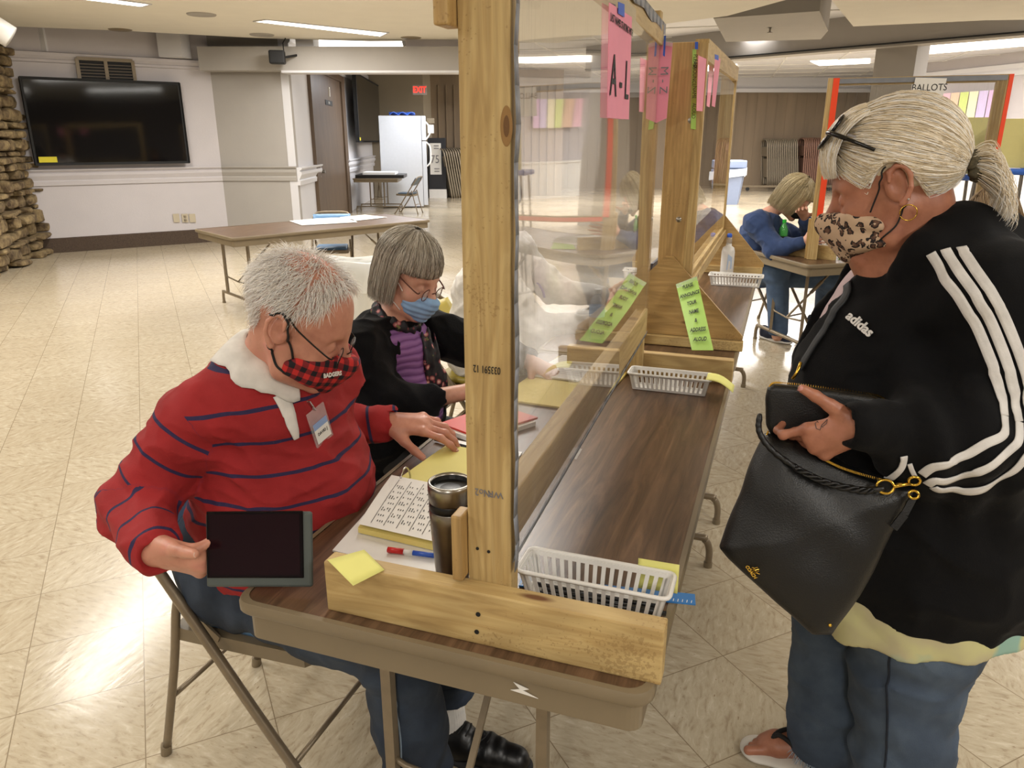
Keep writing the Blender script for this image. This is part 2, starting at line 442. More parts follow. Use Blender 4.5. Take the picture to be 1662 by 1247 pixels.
# ------------------------------------------------------------------ materials
def _floor(t):
    o = t.obj(); r = t.map(o, (1, 1, 1), (0, 0, math.radians(45)), (.0, .0, 0))
    T = .33
    r = t.map(r, (1/T, 1/T, 1), (0, 0, 0), (TILE_OFF[0], TILE_OFF[1], 0))
    sep = t.add('ShaderNodeSeparateXYZ'); t.link(r, sep.inputs[0])
    fx = t.math('FRACT', sep.outputs[0]); fy = t.math('FRACT', sep.outputs[1])
    ex = t.math('MINIMUM', fx, t.math('SUBTRACT', 1, fx)); ey = t.math('MINIMUM', fy, t.math('SUBTRACT', 1, fy))
    e = t.math('MINIMUM', ex, ey); line = t.math('LESS_THAN', e, .0045)
    ix = t.math('FLOOR', sep.outputs[0]); iy = t.math('FLOOR', sep.outputs[1])
    par = t.math('MODULO', t.math('ABSOLUTE', t.math('ADD', ix, iy)), 2)
    a = t.map(o, (26, 8, 8), (0, 0, math.radians(40))); b = t.map(o, (8, 26, 8), (0, 0, math.radians(40)))
    mx = t.add('ShaderNodeMix', data_type='VECTOR'); t.link(par, mx.inputs[0]); t.link(a, mx.inputs[4]); t.link(b, mx.inputs[5])
    n1 = t.noise(mx.outputs[1], 2.2, 5, .65, .6); n2 = t.noise(mx.outputs[1], 5, 3, .6)
    cid = t.add('ShaderNodeTexWhiteNoise'); cmb = t.add('ShaderNodeCombineXYZ'); t.link(ix, cmb.inputs[0]); t.link(iy, cmb.inputs[1]); t.link(cmb.outputs[0], cid.inputs['Vector'])
    base = t.ramp(n1, [(.34, '#9f9079'), (.44, '#b5a890'), (.58, '#beb29b'), (.72, '#cfc6b2')])
    base = t.mix(t.math('GREATER_THAN', n2, .685), base, '#8d7a62')
    base = t.mix(t.math('MULTIPLY', cid.outputs['Value'], .22), base, '#a9997f')
    base = t.mix(line, base, '#85765f')
    n3 = t.noise(o, .9, 3); t.link(t.ramp(n3, [(.35, (.13, .13, .13, 1)), (.7, (.24, .24, .24, 1))]), t.b.inputs['Roughness'])
    h = t.noise(mx.outputs[1], 1.5, 2); t.bump(t.math('SUBTRACT', h, t.math('MULTIPLY', line, .8)), .045, .01)
    return base
TILE_OFF = (.58, .58)
M = {}
M['floor'] = cmat('vinyl_tile', _floor, .2)
def _stucco(base, d=.02):
    def f(t):
        o = t.obj(); t.bump(t.noise(o, 60, 4, .7), .25, .006); c = lin(base)
        return t.ramp(t.noise(o, 3, 4), [(.3, tuple(v*(1-d) for v in c[:3])+(1,)), (.7, tuple(min(1, v*(1+d)) for v in c[:3])+(1,))])
    return f
M['ceil'] = cmat('ceiling_stucco', _stucco('#e4dfd3'), .9)
M['wall'] = cmat('wall_paint', _stucco('#bdb8ba'), .8)
M['wallg'] = cmat('wall_paint_grey', _stucco('#a39e98'), .8)
M['wallo'] = cmat('wall_paint_olive', _stucco('#8f8471'), .8)
M['white'] = cmat('trim_white', _stucco('#cfced1', .01), .55)
M['carpet'] = cmat('carpet_base', lambda t: t.ramp(t.noise(t.obj(), 90, 4, .8), [(.3, '#33281f'), (.7, '#5b4c40')]), .95)
def _pine(axis='x', tone=0):
    def f(t):
        o = t.obj(); sc = {'x': (2.2, 26, 26), 'y': (26, 2.2, 26), 'z': (26, 26, 2.2)}[axis]
        v = t.map(o, sc); n = t.noise(v, 1.3, 4, .6, 1.4)
        c = t.ramp(n, [(.3, '#a08354'), (.45, '#b99c66'), (.6, '#c8ae78'), (.75, '#ad8d58')] if not tone else [(.3, '#977848'), (.5, '#b2905a'), (.72, '#c2a36a')])
        wv = t.add('ShaderNodeTexWave'); wv.inputs['Scale'].default_value = .9; wv.inputs['Distortion'].default_value = 7; wv.inputs['Detail'].default_value = 2; wv.inputs['Detail Scale'].default_value = .6
        t.link(v, wv.inputs[0]); c = t.mix(t.math('MULTIPLY', wv.outputs['Fac'], .28), c, '#8c7248')
        vo = t.add('ShaderNodeTexVoronoi'); vo.inputs['Scale'].default_value = 1; t.link(t.map(o, {'x': (3, 11, 11), 'y': (11, 3, 11), 'z': (11, 11, 3)}[axis]), vo.inputs[0])
        c = t.mix(t.ramp(vo.outputs['Distance'], [(.05, (1, 1, 1, 1)), (.11, (0, 0, 0, 1))]), c, '#6f4723')
        sp = t.noise(o, 190, 2, .5); c = t.mix(t.math('MULTIPLY', t.math('GREATER_THAN', t.math('MULTIPLY', sp, t.noise(o, 6, 2)), .375), .35), c, '#7a5a30')
        t.bump(n, .12, .004); return c
    return f
for a in 'xyz': M['pine'+a] = cmat('pine_lumber_'+a, _pine(a), .55); M['ply'+a] = cmat('pine_board_'+a, _pine(a, 1), .5)
def _lam(t):
    o = t.obj(); v = t.map(o, (1, 1, 1)); n = t.noise(v, 1.7, 3, .55, .8)
    v2 = t.map(o, (34, 2.4, 4)); g = t.noise(v2, 1.2, 5, .65, 1.2)
    wv = t.add('ShaderNodeTexWave'); wv.inputs['Scale'].default_value = 2.2; wv.inputs['Distortion'].default_value = 9; wv.inputs['Detail'].default_value = 3; wv.inputs['Detail Scale'].default_value = 1.1
    t.link(t.map(o, (2.6, .35, 1)), wv.inputs[0])
    c = t.ramp(g, [(.3, '#3e2d1f'), (.5, '#5f4734'), (.7, '#785c45')])
    c = t.mix(t.math('MULTIPLY', wv.outputs['Fac'], .3), c, '#3a2a1c')
    t.bump(t.noise(o, 500, 2), .06, .002)
    return c
M['lam'] = cmat('walnut_laminate', _lam, .32)
M['tan'] = mat('tan_enamel', '#7d6f58', .42, noise=.06, nscale=8)
M['tanm'] = mat('tan_metal_tube', '#857762', .35, .35, noise=.08, nscale=30)
M['chrome'] = mat('chrome', '#c8c8c8', .18, 1)
M['steel'] = mat('brushed_steel', '#9d9890', .3, 1, noise=.05, nscale=60)
M['gold'] = mat('gold_metal', '#d8b04a', .22, 1)
M['black'] = mat('black_plastic', '#0c0c0d', .35)
M['blackm'] = mat('matt_black', '#111112', .7)
M['screen'] = mat('black_screen', '#060607', .06, spec=.6)
M['whitep'] = mat('white_plastic', '#e4e2de', .35)
M['paper'] = mat('white_paper', '#e9e7e2', .7, noise=.02, nscale=5)
M['yellowp'] = mat('yellow_paper', '#e6dd86', .75, noise=.03, nscale=10)
M['postit'] = mat('sticky_note_yellow', '#e2df83', .75)
M['manila'] = mat('manila_card', '#e2cf7c', .7, noise=.03)
M['ink'] = mat('black_ink', '#1c1b1b', .7)
M['inkg'] = mat('grey_ink', '#77757a', .7)
M['pink'] = mat('pink_paper', '#ec8fa6', .6)
M['green'] = mat('lime_paper', '#a2c95c', .6)
M['bluetape'] = mat('blue_tape', '#2f5bc4', .6)
M['duct'] = mat('grey_duct_tape', '#7d8087', .42, noise=.1, nscale=18, bump=.3, bscale=30)
M['orange'] = mat('orange_tape', '#f0481c', .5)
M['bluepad'] = mat('blue_vinyl', '#5f86ad', .4)
M['yelpad'] = mat('mustard_vinyl', '#a3923a', .45)
M['redbook'] = mat('red_cover', '#c33022', .45)
M['bin'] = mat('blue_grey_plastic', '#8491ac', .45)
M['brown'] = cmat('partition_brown', lambda t: t.ramp(t.noise(t.map(t.obj(), (1, 1, .1)), 3, 4), [(.3, '#73634f'), (.7, '#85735c')]), .6)
M['door'] = cmat('door_wood', lambda t: t.ramp(t.noise(t.map(t.obj(), (8, 8, .7)), 2, 4, .6), [(.3, '#4c3c2d'), (.7, '#65523f')]), .45)
M['lamp'] = mat('lamp_diffuser', '#fff8ec', .5, emit=2.6)
M['exitr'] = mat('exit_sign_red', '#ff3b2e', .5, emit=1.6)
def film_mat(name, tint, amount, haze, rough):
    m = bpy.data.materials.new(name); m.use_nodes = True; t = NT(m); n = t.n
    for x in list(n):
        if x.type != 'OUTPUT_MATERIAL': n.remove(x)
    out = n.get('Material Output'); tr = n.new('ShaderNodeBsdfTransparent'); tr.inputs[0].default_value = tint
    gl = n.new('ShaderNodeBsdfGlossy'); gl.inputs['Roughness'].default_value = rough; gl.inputs[0].default_value = (1, 1, 1, 1)
    df = n.new('ShaderNodeBsdfDiffuse'); df.inputs[0].default_value = (.8, .79, .77, 1)
    m1 = n.new('ShaderNodeMixShader'); m2 = n.new('ShaderNodeMixShader')
    fr = n.new('ShaderNodeFresnel'); fr.inputs[0].default_value = 1.5
    o = t.obj(); h = t.noise(t.map(o, (1, .5, .22)), 4, 2, .5, .5)
    b = n.new('ShaderNodeBump'); b.inputs['Strength'].default_value = .05; b.inputs['Distance'].default_value = .008; t.link(h, b.inputs['Height']); t.link(b.outputs[0], gl.inputs['Normal'])
    f = t.math('MULTIPLY', fr.outputs[0], amount); f = t.math('MINIMUM', f, .75)
    sc = t.noise(t.map(o, (60, 60, 2.5)), 3, 3, .7); sc = t.math('MULTIPLY', t.math('MAXIMUM', t.math('SUBTRACT', sc, .55), 0), .9)
    t.link(t.math('ADD', sc, haze), m1.inputs[0]); t.link(tr.outputs[0], m1.inputs[1]); t.link(df.outputs[0], m1.inputs[2])
    t.link(f, m2.inputs[0]); t.link(m1.outputs[0], m2.inputs[1]); t.link(gl.outputs[0], m2.inputs[2]); t.link(m2.outputs[0], out.inputs[0])
    return m
M['film'] = film_mat('clear_plastic_film', (.93, .93, .93, 1), 1.35, .10, .025)
M['plexi'] = film_mat('clear_acrylic', (.93, .93, .92, 1), 1.0, .01, .01)
def clear(name, tint, rough=.05, a=.25):
    m = bpy.data.materials.new(name); m.use_nodes = True; t = NT(m); b = t.b
    b.inputs['Base Color'].default_value = lin(tint); b.inputs['Roughness'].default_value = rough; b.inputs['Alpha'].default_value = a; b.inputs['Specular IOR Level'].default_value = .8
    MATS[name] = m; return m
M['clearp'] = clear('clear_plastic', '#dfe4e6', .08, .22)
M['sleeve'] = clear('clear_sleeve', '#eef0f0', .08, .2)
M['milky'] = clear('milky_plastic', '#dcdcd8', .35, .72)
# ------------------------------------------------------------------ the hall
def plan(px, py, P0, P1):
    """where the sight line through a pixel crosses the vertical plane over P0-P1"""
    d = ray(px, py); a = Vector(P0).to_2d() if len(P0) > 2 else Vector(P0); b = Vector(P1).to_2d() if len(P1) > 2 else Vector(P1)
    e = b-a; # t*d = a + s*e
    det = d.x*(-e.y)+e.x*d.y; t = (a.x*(-e.y)+e.x*a.y)/det
    return CC+d*t
def wall(name, a, b, z0, z1, m, th=.12):
    a = Vector((a[0], a[1], 0)); b = Vector((b[0], b[1], 0)); n = (b-a).cross(Vector((0, 0, 1))).normalized()
    if n.dot((a+b)/2-Vector((0, 0, 0))) < 0: n = -n
    mb = MB(); mb.prism([a+Vector((0, 0, z0)), b+Vector((0, 0, z0)), b+Vector((0, 0, z1)), a+Vector((0, 0, z1))], n*th)
    return struct(mb.build(name, m))
def rail(name, a, b, prof, m, side=-1):
    """moulding: profile (out, z) swept from a to b on the room side"""
    a = Vector((a[0], a[1], 0)); b = Vector((b[0], b[1], 0)); n = (b-a).cross(Vector((0, 0, 1))).normalized()
    if n.dot((a+b)/2) > 0: n = -n
    mb = MB(); P = [n*o+Vector((0, 0, z)) for o, z in prof]; mb.prism([a+p for p in P], b-a)
    return struct(mb.build(name, m))
mb = MB(); mb.box((-1, 10, -.05), (46, 60, .1)); struct(mb.build('floor', M['floor']))
ZR = (1.55-(294-227)*11.2/1220, 1.55-(270-227)*11.2/1220)      # chair rail on the bay walls
A0 = PZ(72, 412, 0); A1 = PZ(310, 395, 0); dA = (A1-A0).normalized()
AB = plan(366, 330, A0, A1); Aw = A0-dA*4
BD = CR.copy(); BC = plan(486, 330, AB, AB+BD)
DP = PZ(564, 347, 0); dC = (DP-BC); dC.z = 0; dC.normalize(); CE = DP+dC*5.0
zT = 3.9
wall('wall_left', Aw, AB, 0, zT, M['wall']); wall('wall_bay', AB, BC, 0, zT, M['wallg'])
wall('wall_doorway', BC, CE, 0, 3.2, M['white'])
def rp(z0, z1, o=.05): h = z1-z0; return [(0, z0), (o*.5, z0), (o*.6, z0+h*.25), (o*.35, z0+h*.32), (o*.9, z0+h*.6), (o*.9, z0+h*.75), (o*.5, z0+h*.8), (o*1.1, z0+h*.93), (o*1.1, z1), (0, z1)]
rail('trim_1', Aw, AB+dA*.02, rp(*ZR), M['wall']); rail('trim_2', AB, BC, rp(*ZR), M['wallg'])
def zat(p, py_top, px): pass
zc0 = plan(564, 280, BC, CE).z; zc1 = plan(564, 259, BC, CE).z
rail('trim_3', BC, plan(517, 280, BC, CE), rp(zc0, zc1, .08), M['white'])
rail('trim_4', plan(562, 280, BC, CE), CE, rp(zc0, zc1, .08), M['white'])
zt = plan(200, 97, A0, A1).z
rail('trim_5', Aw, AB, [(0, zt-.09), (.03, zt-.08), (.03, zt-.05), (.015, zt-.04), (.05, zt), (.05, zt+.04), (0, zt+.05)], M['wall'])
rail('trim_6', plan(470, 140, BC, CE), CE, [(0, 2.86), (.03, 2.87), (.03, 2.93), (.06, 2.96), (.06, 3.02), (0, 3.05)], M['white'])
hb = plan(200, 381, A0, A1).z
rail('baseboard_left', A0-dA*1.2, AB, [(0, 0), (.02, 0), (.02, hb), (0, hb+.01)], M['carpet'])
rail('baseboard_bay', AB, BC, [(0, 0), (.02, 0), (.02, hb), (0, hb+.01)], M['carpet'])
# walls round the end of the passage
EX0 = PZ(622, 334, 0); dep = (EX0-CC).dot(CF); 
W0 = plan(622, 200, CE-BD*.0, CE+BD) if False else CE
W1 = CE+BD*((PZ(700, 330, 0)-EX0).dot(BD)+.35)
wall('wall_passage', CE-BD*.3, W1, 0, 3.4, M['wallo'])
P2 = W1+Vector((-.25, 3.0, 0)); wall('wall_corner', W1, P2, 0, 3.4, M['wallo'])
PF0 = PZ(716, 318, 0); PF1 = PF0+BD*3.5
wall('wall_folding', PF0-BD*1.2, PF1, 0, 3.4, M['brown'])
mb = MB()
for i in range(16): q = PF0+BD*(i*.22)-CR.cross(Vector((0, 0, 1)))*0; mb.box(q+Vector((0, 0, 1.5))-Vector((0, .02, 0)), (.012, .03, 3))
struct(mb.build('trim_7', M['brown']))
# the ceiling: a low plaster field with a broken edge, a higher one beyond
def poly_slab(name, pts, z0, z1, m):
    mb = MB(); mb.prism([Vector((p[0], p[1], z0)) for p in pts], (0, 0, z1-z0)); return struct(mb.build(name, m))
e = [PZ(*q, CEIL) for q in ((0, 42), (200, 50), (420, 62), (600, 67), (765, 66), (905, 70), (1045, 43), (1180, 26), (1275, 0))]
poly_slab('ceiling', [(-16, -8), (-16, 7)]+[(p.x, p.y) for p in e]+[(1.2, 9.2), (5, 7.2), (10, 6), (10, -8)][0:]+[], CEIL, CEIL+.12, M['ceil'])
poly_slab('ceiling_upper', [(-16, 3), (-16, 40), (16, 40), (16, 3)], zT, zT+.1, M['wallg'])
# header over the passage and the fins above it
hz0 = 1.55+105*11.3/1220; hz1 = 1.55+140*11.3/1220
H0 = plan(336, 100, AB, AB+BD)-CF.to_2d().to_3d()*.35; H1 = H0+BD*4.6
def box_between(name, a, b, th, z0, z1, m):
    a = Vector((a[0], a[1], 0)); b = Vector((b[0], b[1], 0)); d = (b-a).normalized(); n = Vector((-d.y, d.x, 0))
    mb = MB(); mb.prism([a+Vector((0, 0, z0)), b+Vector((0, 0, z0)), b+n*th+Vector((0, 0, z0)), a+n*th+Vector((0, 0, z0))], (0, 0, z1-z0))
    return struct(mb.build(name, m))
box_between('trim_8', H0, H1, .3, hz0, hz1, M['wallg'])
box_between('trim_9', H0+BD*1.2, H1, .34, hz0-.03, hz0, M['white'])
def fin(name, q, w_, h, m, back=1.2, z0=None):
    """a bulkhead over the field's edge: front lower-left pixel q at height z"""
    z0 = z0 or 2.95; p = PZ(*q, z0); d = Vector((-.3, .95, 0)); mb = MB()
    mb.prism([p, p+BD*w_, p+BD*w_+d*back, p+d*back], (0, 0, h)); return struct(mb.build(name, m))
fin('trim_10', (44, 83), .26, .8, M['white'], .2, 2.69); fin('trim_11', (258, 92), .34, .8, M['white'], .3, 2.69)
fin('trim_12', (482, 97), .26, .8, M['white'], .3, 2.68); fin('trim_13', (660, 99), .95, .8, M['wall'], .25, 2.66)
mb = MB(); q = [plan(x, y, (H0.x, H0.y+1.0), (H1.x, H1.y+1.0)) for x, y in ((497, 88), (655, 86), (648, 60), (490, 60))]; mb.prism(q, (0, .05, 0)); struct(mb.build('trim_14', M['lamp']))
# far side: drop ceiling, partition, column, right wall
dp = 1.55*1220/79; FP = PZ(1175, 306, 0); 
F0 = PZ(1060, 306, 0); F1 = PZ(1420, 306, 0)
wall('wall_partition', F0-BD*4, F1+BD*7, 0, 3.1, M['brown'])
mb = MB(); dpl = (F1-F0).length
for i in range(60): p = F0-BD*3.5+BD*(i*.32); mb.bar(p+Vector((0, -.02, 0)), p+Vector((0, -.02, 3.05)), .015, .015)
struct(mb.build('trim_15', M['brown']))
box_between('trim_16', F0-BD*4-CF.to_2d().to_3d()*.15, F1+BD*7-CF.to_2d().to_3d()*.15, .1, 3.0, 3.12, M['white'])
box_between('wall_upper', F0-BD*4-CF.to_2d().to_3d()*.06, F1+BD*7-CF.to_2d().to_3d()*.06, .1, 3.1, 3.9, M['white'])
poly_slab('ceiling_tiles', [(-7, 13.2), (-9, 34), (14, 40), (14, 9.0)], 3.45, 3.5, M['white'])
mb = MB()
for i in range(14): p = Vector((-6+i*1.3, 10, 3.44)); mb.bar(p, p+Vector((-2, 26, 0)), .03, .015)
for i in range(18): p = Vector((-9, 13+i*1.3, 3.44)); mb.bar(p, p+Vector((22, 1.5, 0)), .03, .015)
struct(mb.build('trim_17', M['whitep']))
HZ = 2.95; h0 = PZ(1040, 109, HZ); h1 = PZ(1183, 97, HZ); h2 = PZ(1662, 57, HZ); hd = (h2-h1).normalized()
box_between('trim_18', h1-hd*3.5, h2+hd*4, .35, HZ, zT, M['wallg'])
box_between('trim_19', h1-hd*3.5-Vector((0, .06, 0)), h2+hd*4-Vector((0, .06, 0)), .06, HZ+.03, HZ+.05, M['blackm'])
c0 = plan(1440, 150, h1+Vector((0, .2, 0)), h2+Vector((0, .2, 0)))
mb = MB(); n = Vector((-hd.y, hd.x, 0)); pa = plan(1407, 190, h1+Vector((0, .25, 0)), h2+Vector((0, .25, 0))); pb = plan(1472, 190, h1+Vector((0, .25, 0)), h2+Vector((0, .25, 0)))
pa.z = pb.z = 0; pc = plan(1503, 120, h1+Vector((0, .75, 0)), h2+Vector((0, .75, 0))); pc.z = 0; mb.prism([pa, pb, pc, pc+(pa-pb)], (0, 0, 3.4)); struct(mb.build('wall_column', M['wallg']))
R0 = PZ(1504, 102, 3.45); R1 = PZ(1662, 83, 3.45); dR = (R1-R0).normalized(); R0 = R0-dR*.5; R1 = R1+dR*7
wall('wall_right', R0, R1, 0, 3.45, M['wall'])
rail('trim_20', R0, R1, [(0, 2.95), (.04, 2.95), (.05, 3.05), (.03, 3.1), (.06, 3.2), (0, 3.22)], M['white'])
rail('trim_21', R0, R1, [(0, .95), (.45, .95), (.45, 1.0), (0, 1.0)], M['whitep'])
rail('trim_22', R0, R1, [(0, 0), (.42, 0), (.42, .95), (0, .95)], M['whitep'])
def bulk(name, pts, z0, h, m):
    mb = MB(); mb.prism([PZ(x, y, z0) for x, y in pts], (0, 0, h)); return struct(mb.build(name, m))
bulk('ceiling_drop', [(1158, 30), (1178, 68), (1332, 64), (1344, 50), (1330, 18)], 3.0, .5, M['wallg'])
bulk('ceiling_soffit', [(1385, 43), (1600, 33), (1800, 30), (1800, -120), (1300, -60)], 2.9, .6, M['ceil'])
bulk('ceiling_panel', [(1570, 5), (1800, -6), (1800, -60), (1560, -20)], 2.8, .1, M['ceil'])
# enclosure behind and beside the viewer
wall('wall_back', (-16, -7), (10, -7), 0, zT, M['wall']); wall('wall_east', (10, -7), (10, 12), 0, zT, M['wall'])
wall('wall_west', (-16, -7), (-16, 12), 0, zT, M['wall'])
# door in the passage wall
dq = [plan(x, y, BC, CE) for x, y in ((503, 127), (551, 130), (565, 347))]
d0 = plan(516, 300, BC, CE); d1 = plan(561, 300, BC, CE); zt_ = dq[0].z
ndr = dC.cross(Vector((0, 0, 1))).normalized(); ndr = -ndr if ndr.dot(BC) > 0 else ndr
def onC(s, z, o=.0): p = d0+(d1-d0)*s+ndr*o; return Vector((p.x, p.y, z))
mb = MB(); zt_ = 2.8
mb.prism([onC(-.08, 0, .0), onC(.02, 0, .0), onC(.02, zt_, .0), onC(-.08, zt_, .0)], ndr*.06)
mb.prism([onC(.98, 0, .0), onC(1.1, 0, .0), onC(1.1, zt_, .0), onC(.98, zt_, .0)], ndr*.06)
mb.prism([onC(-.08, zt_-.1, .0), onC(1.1, zt_-.1, .0), onC(1.1, zt_+.02, .0), onC(-.08, zt_+.02, .0)], ndr*.065)
dr = struct(MB().prism([onC(.0, .01), onC(1, .01), onC(1, zt_-.05), onC(0, zt_-.05)], ndr*.025).build('door_1', M['door']))
mb.build('door_frame', M['door'], dr, keep=True)
MB().prism([onC(.38, 2.18, .026), onC(.62, 2.18, .026), onC(.62, 2.27, .026), onC(.38, 2.27, .026)], ndr*.008).build('door_sign', M['blackm'], dr, keep=True)
text('sign_lettering', 'MEN', .07, onC(.5, 2.225, .036), dC, (0, 0, 1), M['paper'], dr)
mb = MB(); mb.cyl(onC(.53, 2.34, .03), onC(.53, 2.48, .03), .02); mb.box(onC(.53, 2.5, .03), (.03, .03, .03)); mb.build('sign_figure', M['paper'], dr, keep=True)
mb = MB(); mb.cyl(onC(.1, 1.0, .03), onC(.1, 1.0, .09), .03); mb.build('door_handle', M['steel'], dr, keep=True)
# ceiling lights and fittings in the field
def troffer(corners, label):
    P = [PZ(x, y, CEIL-.012) for x, y in corners]; c = sum(P, Vector())/4
    t = thing('ceiling_light', (c.x, c.y, CEIL), label, 'ceiling light')
    mb = MB(); mb.prism([p-c for p in P], (0, 0, .01)); o = mb.build('diffuser', M['lamp'], t); o.location.z = -.008
    mb = MB()
    for i in range(4): a, b = P[i]-c, P[(i+1) % 4]-c; mb.bar(a, b, .03, .02)
    mb.build('frame', M['white'], t); return t
troffer(((412, 36), (432, 33), (630, 54), (618, 60)), 'long recessed white ceiling light nearer the middle, above the grey header')
troffer(((100, -4), (140, -6), (245, 8), (230, 12)), 'long recessed white ceiling light at the far left above the large television')
for q, r, lb in (((327, 23), .16, 'round white ceiling speaker between the two recessed lights'), ((425, 56), .16, 'round white ceiling speaker beside the far end of the recessed light')):
    p = PZ(*q, CEIL); o = MB().lathe([(0, -.004), (r*.9, -.006), (r, -.012), (r*1.05, 0)], (p.x, p.y, CEIL)).build('ceiling_speaker', M['wallg'], smooth=True); setp(o, lb, 'speaker', 'ceiling speakers')
for q, lb in (((667, 61), 'dark round vent at the edge of the plaster ceiling by the wooden post'), ((195, 48), 'thin dark ceiling vent above the large television')):
    p = PZ(*q, CEIL); o = MB().lathe([(0, -.01), (.13, -.012), (.15, 0)], (p.x, p.y, CEIL)).build('ceiling_vent', M['tan'], smooth=True); setp(o, lb, 'vent')
def strip_light(pts, label, z=3.43):
    P = [PZ(x, y, z) for x, y in pts]; mb = MB(); mb.prism(P, (0, 0, .015)); o = mb.build('fluorescent_panel', M['lamp']); setp(o, label, 'ceiling light', 'lights of the tiled ceiling'); return o
strip_light(((1315, 100), (1412, 96), (1412, 103), (1330, 107)), 'bright ceiling panel left of the grey column in the tiled ceiling')
strip_light(((1506, 74), (1700, 58), (1700, 72), (1506, 88)), 'bright ceiling panel right of the grey column in the tiled ceiling')
strip_light(((1183, 106), (1196, 105), (1196, 109), (1183, 110)), 'small bright ceiling panel beside the second wooden frame')
area('far_light', (2.5, 16, 3.3), 7, 2, 480, (0, 0, 0), (1, .97, .95)); area('far_light_b', (-2.5, 19, 3.3), 7, 2, 480, (0, 0, 0), (1, .97, .95)); area('right_light', (6, 12.5, 3.3), 5, 1.5, 220, (0, 0, 0), (1, .97, .95))
area('partition_fill', (-1.5, 21.5, 3.3), 6, 1.5, 230, (0, 0, 0), (1, .98, .96)); area('passage_light', tuple(DP+dC*.2+BD*1.6+Vector((0, 0, 2.75))), 1.2, 3, 95, (0, 0, 0), (.93, .96, 1))  # the one by the partition is added to brighten the white wall above it
# ------------------------------------------------------------------ folding tables and wooden screens
def rounded(w_, l, r, n=5):
    out = []
    for cx, cy, a0 in ((w_-r, l-r, 0), (r, l-r, 90), (r, r, 180), (w_-r, r, 270)):
        for i in range(n+1): a = math.radians(a0+90*i/n); out.append((cx+r*math.cos(a), cy+r*math.sin(a)))
    return out
def folding_table(loc, W, L, label, ex=(1, 0), ey=(0, 1), H=.74, legs=(True, True), ap=.060, gx=.19, gy=.17):
    """origin: the corner; W runs along ex, L along ey"""
    ex = Vector((ex[0], ex[1], 0)).normalized(); ey = Vector((ey[0], ey[1], 0)).normalized()
    t = thing('folding_table', (loc[0], loc[1], 0), label, 'table', 'brown folding tables')
    def P(x, y, z): return ex*x+ey*y+Vector((0, 0, z))
    out = rounded(W, L, .035); inn = [(min(max(x, .012), W-.012), min(max(y, .012), L-.012)) for x, y in rounded(W, L, .035)]
    c = (W/2, L/2); inn = [(c[0]+(x-c[0])*(1-.022/W), c[1]+(y-c[1])*(1-.022/L)) for x, y in out]
    MB().prism([P(x, y, H-.018) for x, y in inn], (0, 0, .018)).build('tabletop', M['lam'], t)
    mb = MB(); n = len(out); prof = [(0, .003), (1, .003), (1.25, -.004), (1.25, -.02), (.9, -.026), (0, -.026)]
    rings = []
    for k, dz in prof:
        rings.append([P(c[0]+(x-c[0])*(1+(k-1)*.022/W), c[1]+(y-c[1])*(1+(k-1)*.022/L), H-.0008+dz*.9) for x, y in out])
    V = [v for r in rings for v in r]; F = [(i*n+j, i*n+(j+1) % n, (i+1)*n+(j+1) % n, (i+1)*n+j) for i in range(len(prof)-1) for j in range(n)]
    mb._add(V, F); flat_smooth(mb.build('edge_band', M['tan'], t), 50)
    mb = MB(); g = .018
    o2 = rounded(W-2*g, L-2*g, .02); o2 = [(x+g, y+g) for x, y in o2]; n = len(o2)
    V = [P(x, y, z) for z in (H-.022, H-.022-ap) for x, y in o2]; mb._add(V, [(j, (j+1) % n, n+(j+1) % n, n+j) for j in range(n)]); o = mb.build('apron', M['tan'], t); solid(o, .004)
    for k, yy in enumerate((gy, L-gy)):
        if not legs[k]: continue
        s = 1 if k == 0 else -1
        for xx in (gx*1.15, W-gx*1.15):
            mb = MB(); mb.bar(P(xx, yy, H-.06), P(xx, yy, .115), .022, .022); mb.build('leg', M['tanm'], t)
        mb = MB(); mb.tube(catmull([P(.02, yy, .0), P(.02, yy, .07), P(.04, yy, .112), P(.1, yy, .12), P(W-.1, yy, .12), P(W-.04, yy, .112), P(W-.02, yy, .07), P(W-.02, yy, 0)], 6), .0135, 10)
        mb.build('foot_bar', M['tanm'], t, smooth=True)
        for xx in (.02, W-.02): MB().cyl(P(xx, yy, 0), P(xx, yy, .02), .0165).build('foot_cap', M['tan'], t)
        mb = MB(); mb.tube([P(gx*1.15, yy, .3), P(gx+.06, yy+.0, .285), P(W/2, yy, .27), P(W-gx-.06, yy, .285), P(W-gx*1.15, yy, .3)], .007, 8); mb.build('crossbar', M['tanm'], t, smooth=True)
        mb = MB(); a = P(W/2, yy, .275); b = P(W/2, yy+s*.46, H-.05); mb.bar(a, b, .014, .01); mb.bar(a.lerp(b, .42), a.lerp(b, .62), .022, .016); mb.build('brace', M['tanm'], t)
    return t
T1 = folding_table((-.885, .955), .77, 1.83, 'brown wood-look folding table in front, carrying the binder and tumbler', gx=.19, gy=.165)
T2 = folding_table((-.885, 2.81), .77, 2.3, 'brown folding table behind the first one, under the second wooden screen')
nb = PZ(376, 387, .74); lb = PZ(315, 372, .74); rb = PZ(699, 357, .74)
u = (rb-nb).normalized(); v = Vector((-u.y, u.x, 0))
T4 = folding_table((nb.x, nb.y), (lb-nb).dot(v)*1.0, (rb-nb).length, 'brown folding table standing alone on the left with newspapers on it', ex=(lb-nb).to_2d(), ey=u.to_2d(), gx=.14, gy=.2)
n3 = PZ(1313, 431, .74); l3 = PZ(1203, 402, .74); r3 = PZ(1405, 418, .74)
e3 = (l3-n3).normalized(); f3 = Vector((e3.y, -e3.x, 0)).normalized()
T3 = folding_table((n3.x, n3.y), .86, 1.83, 'brown folding table where the voter in blue sits, under the orange-taped screen', ex=e3.to_2d(), ey=(f3*.9+(r3-n3).normalized()*.3).to_2d(), gx=.2)
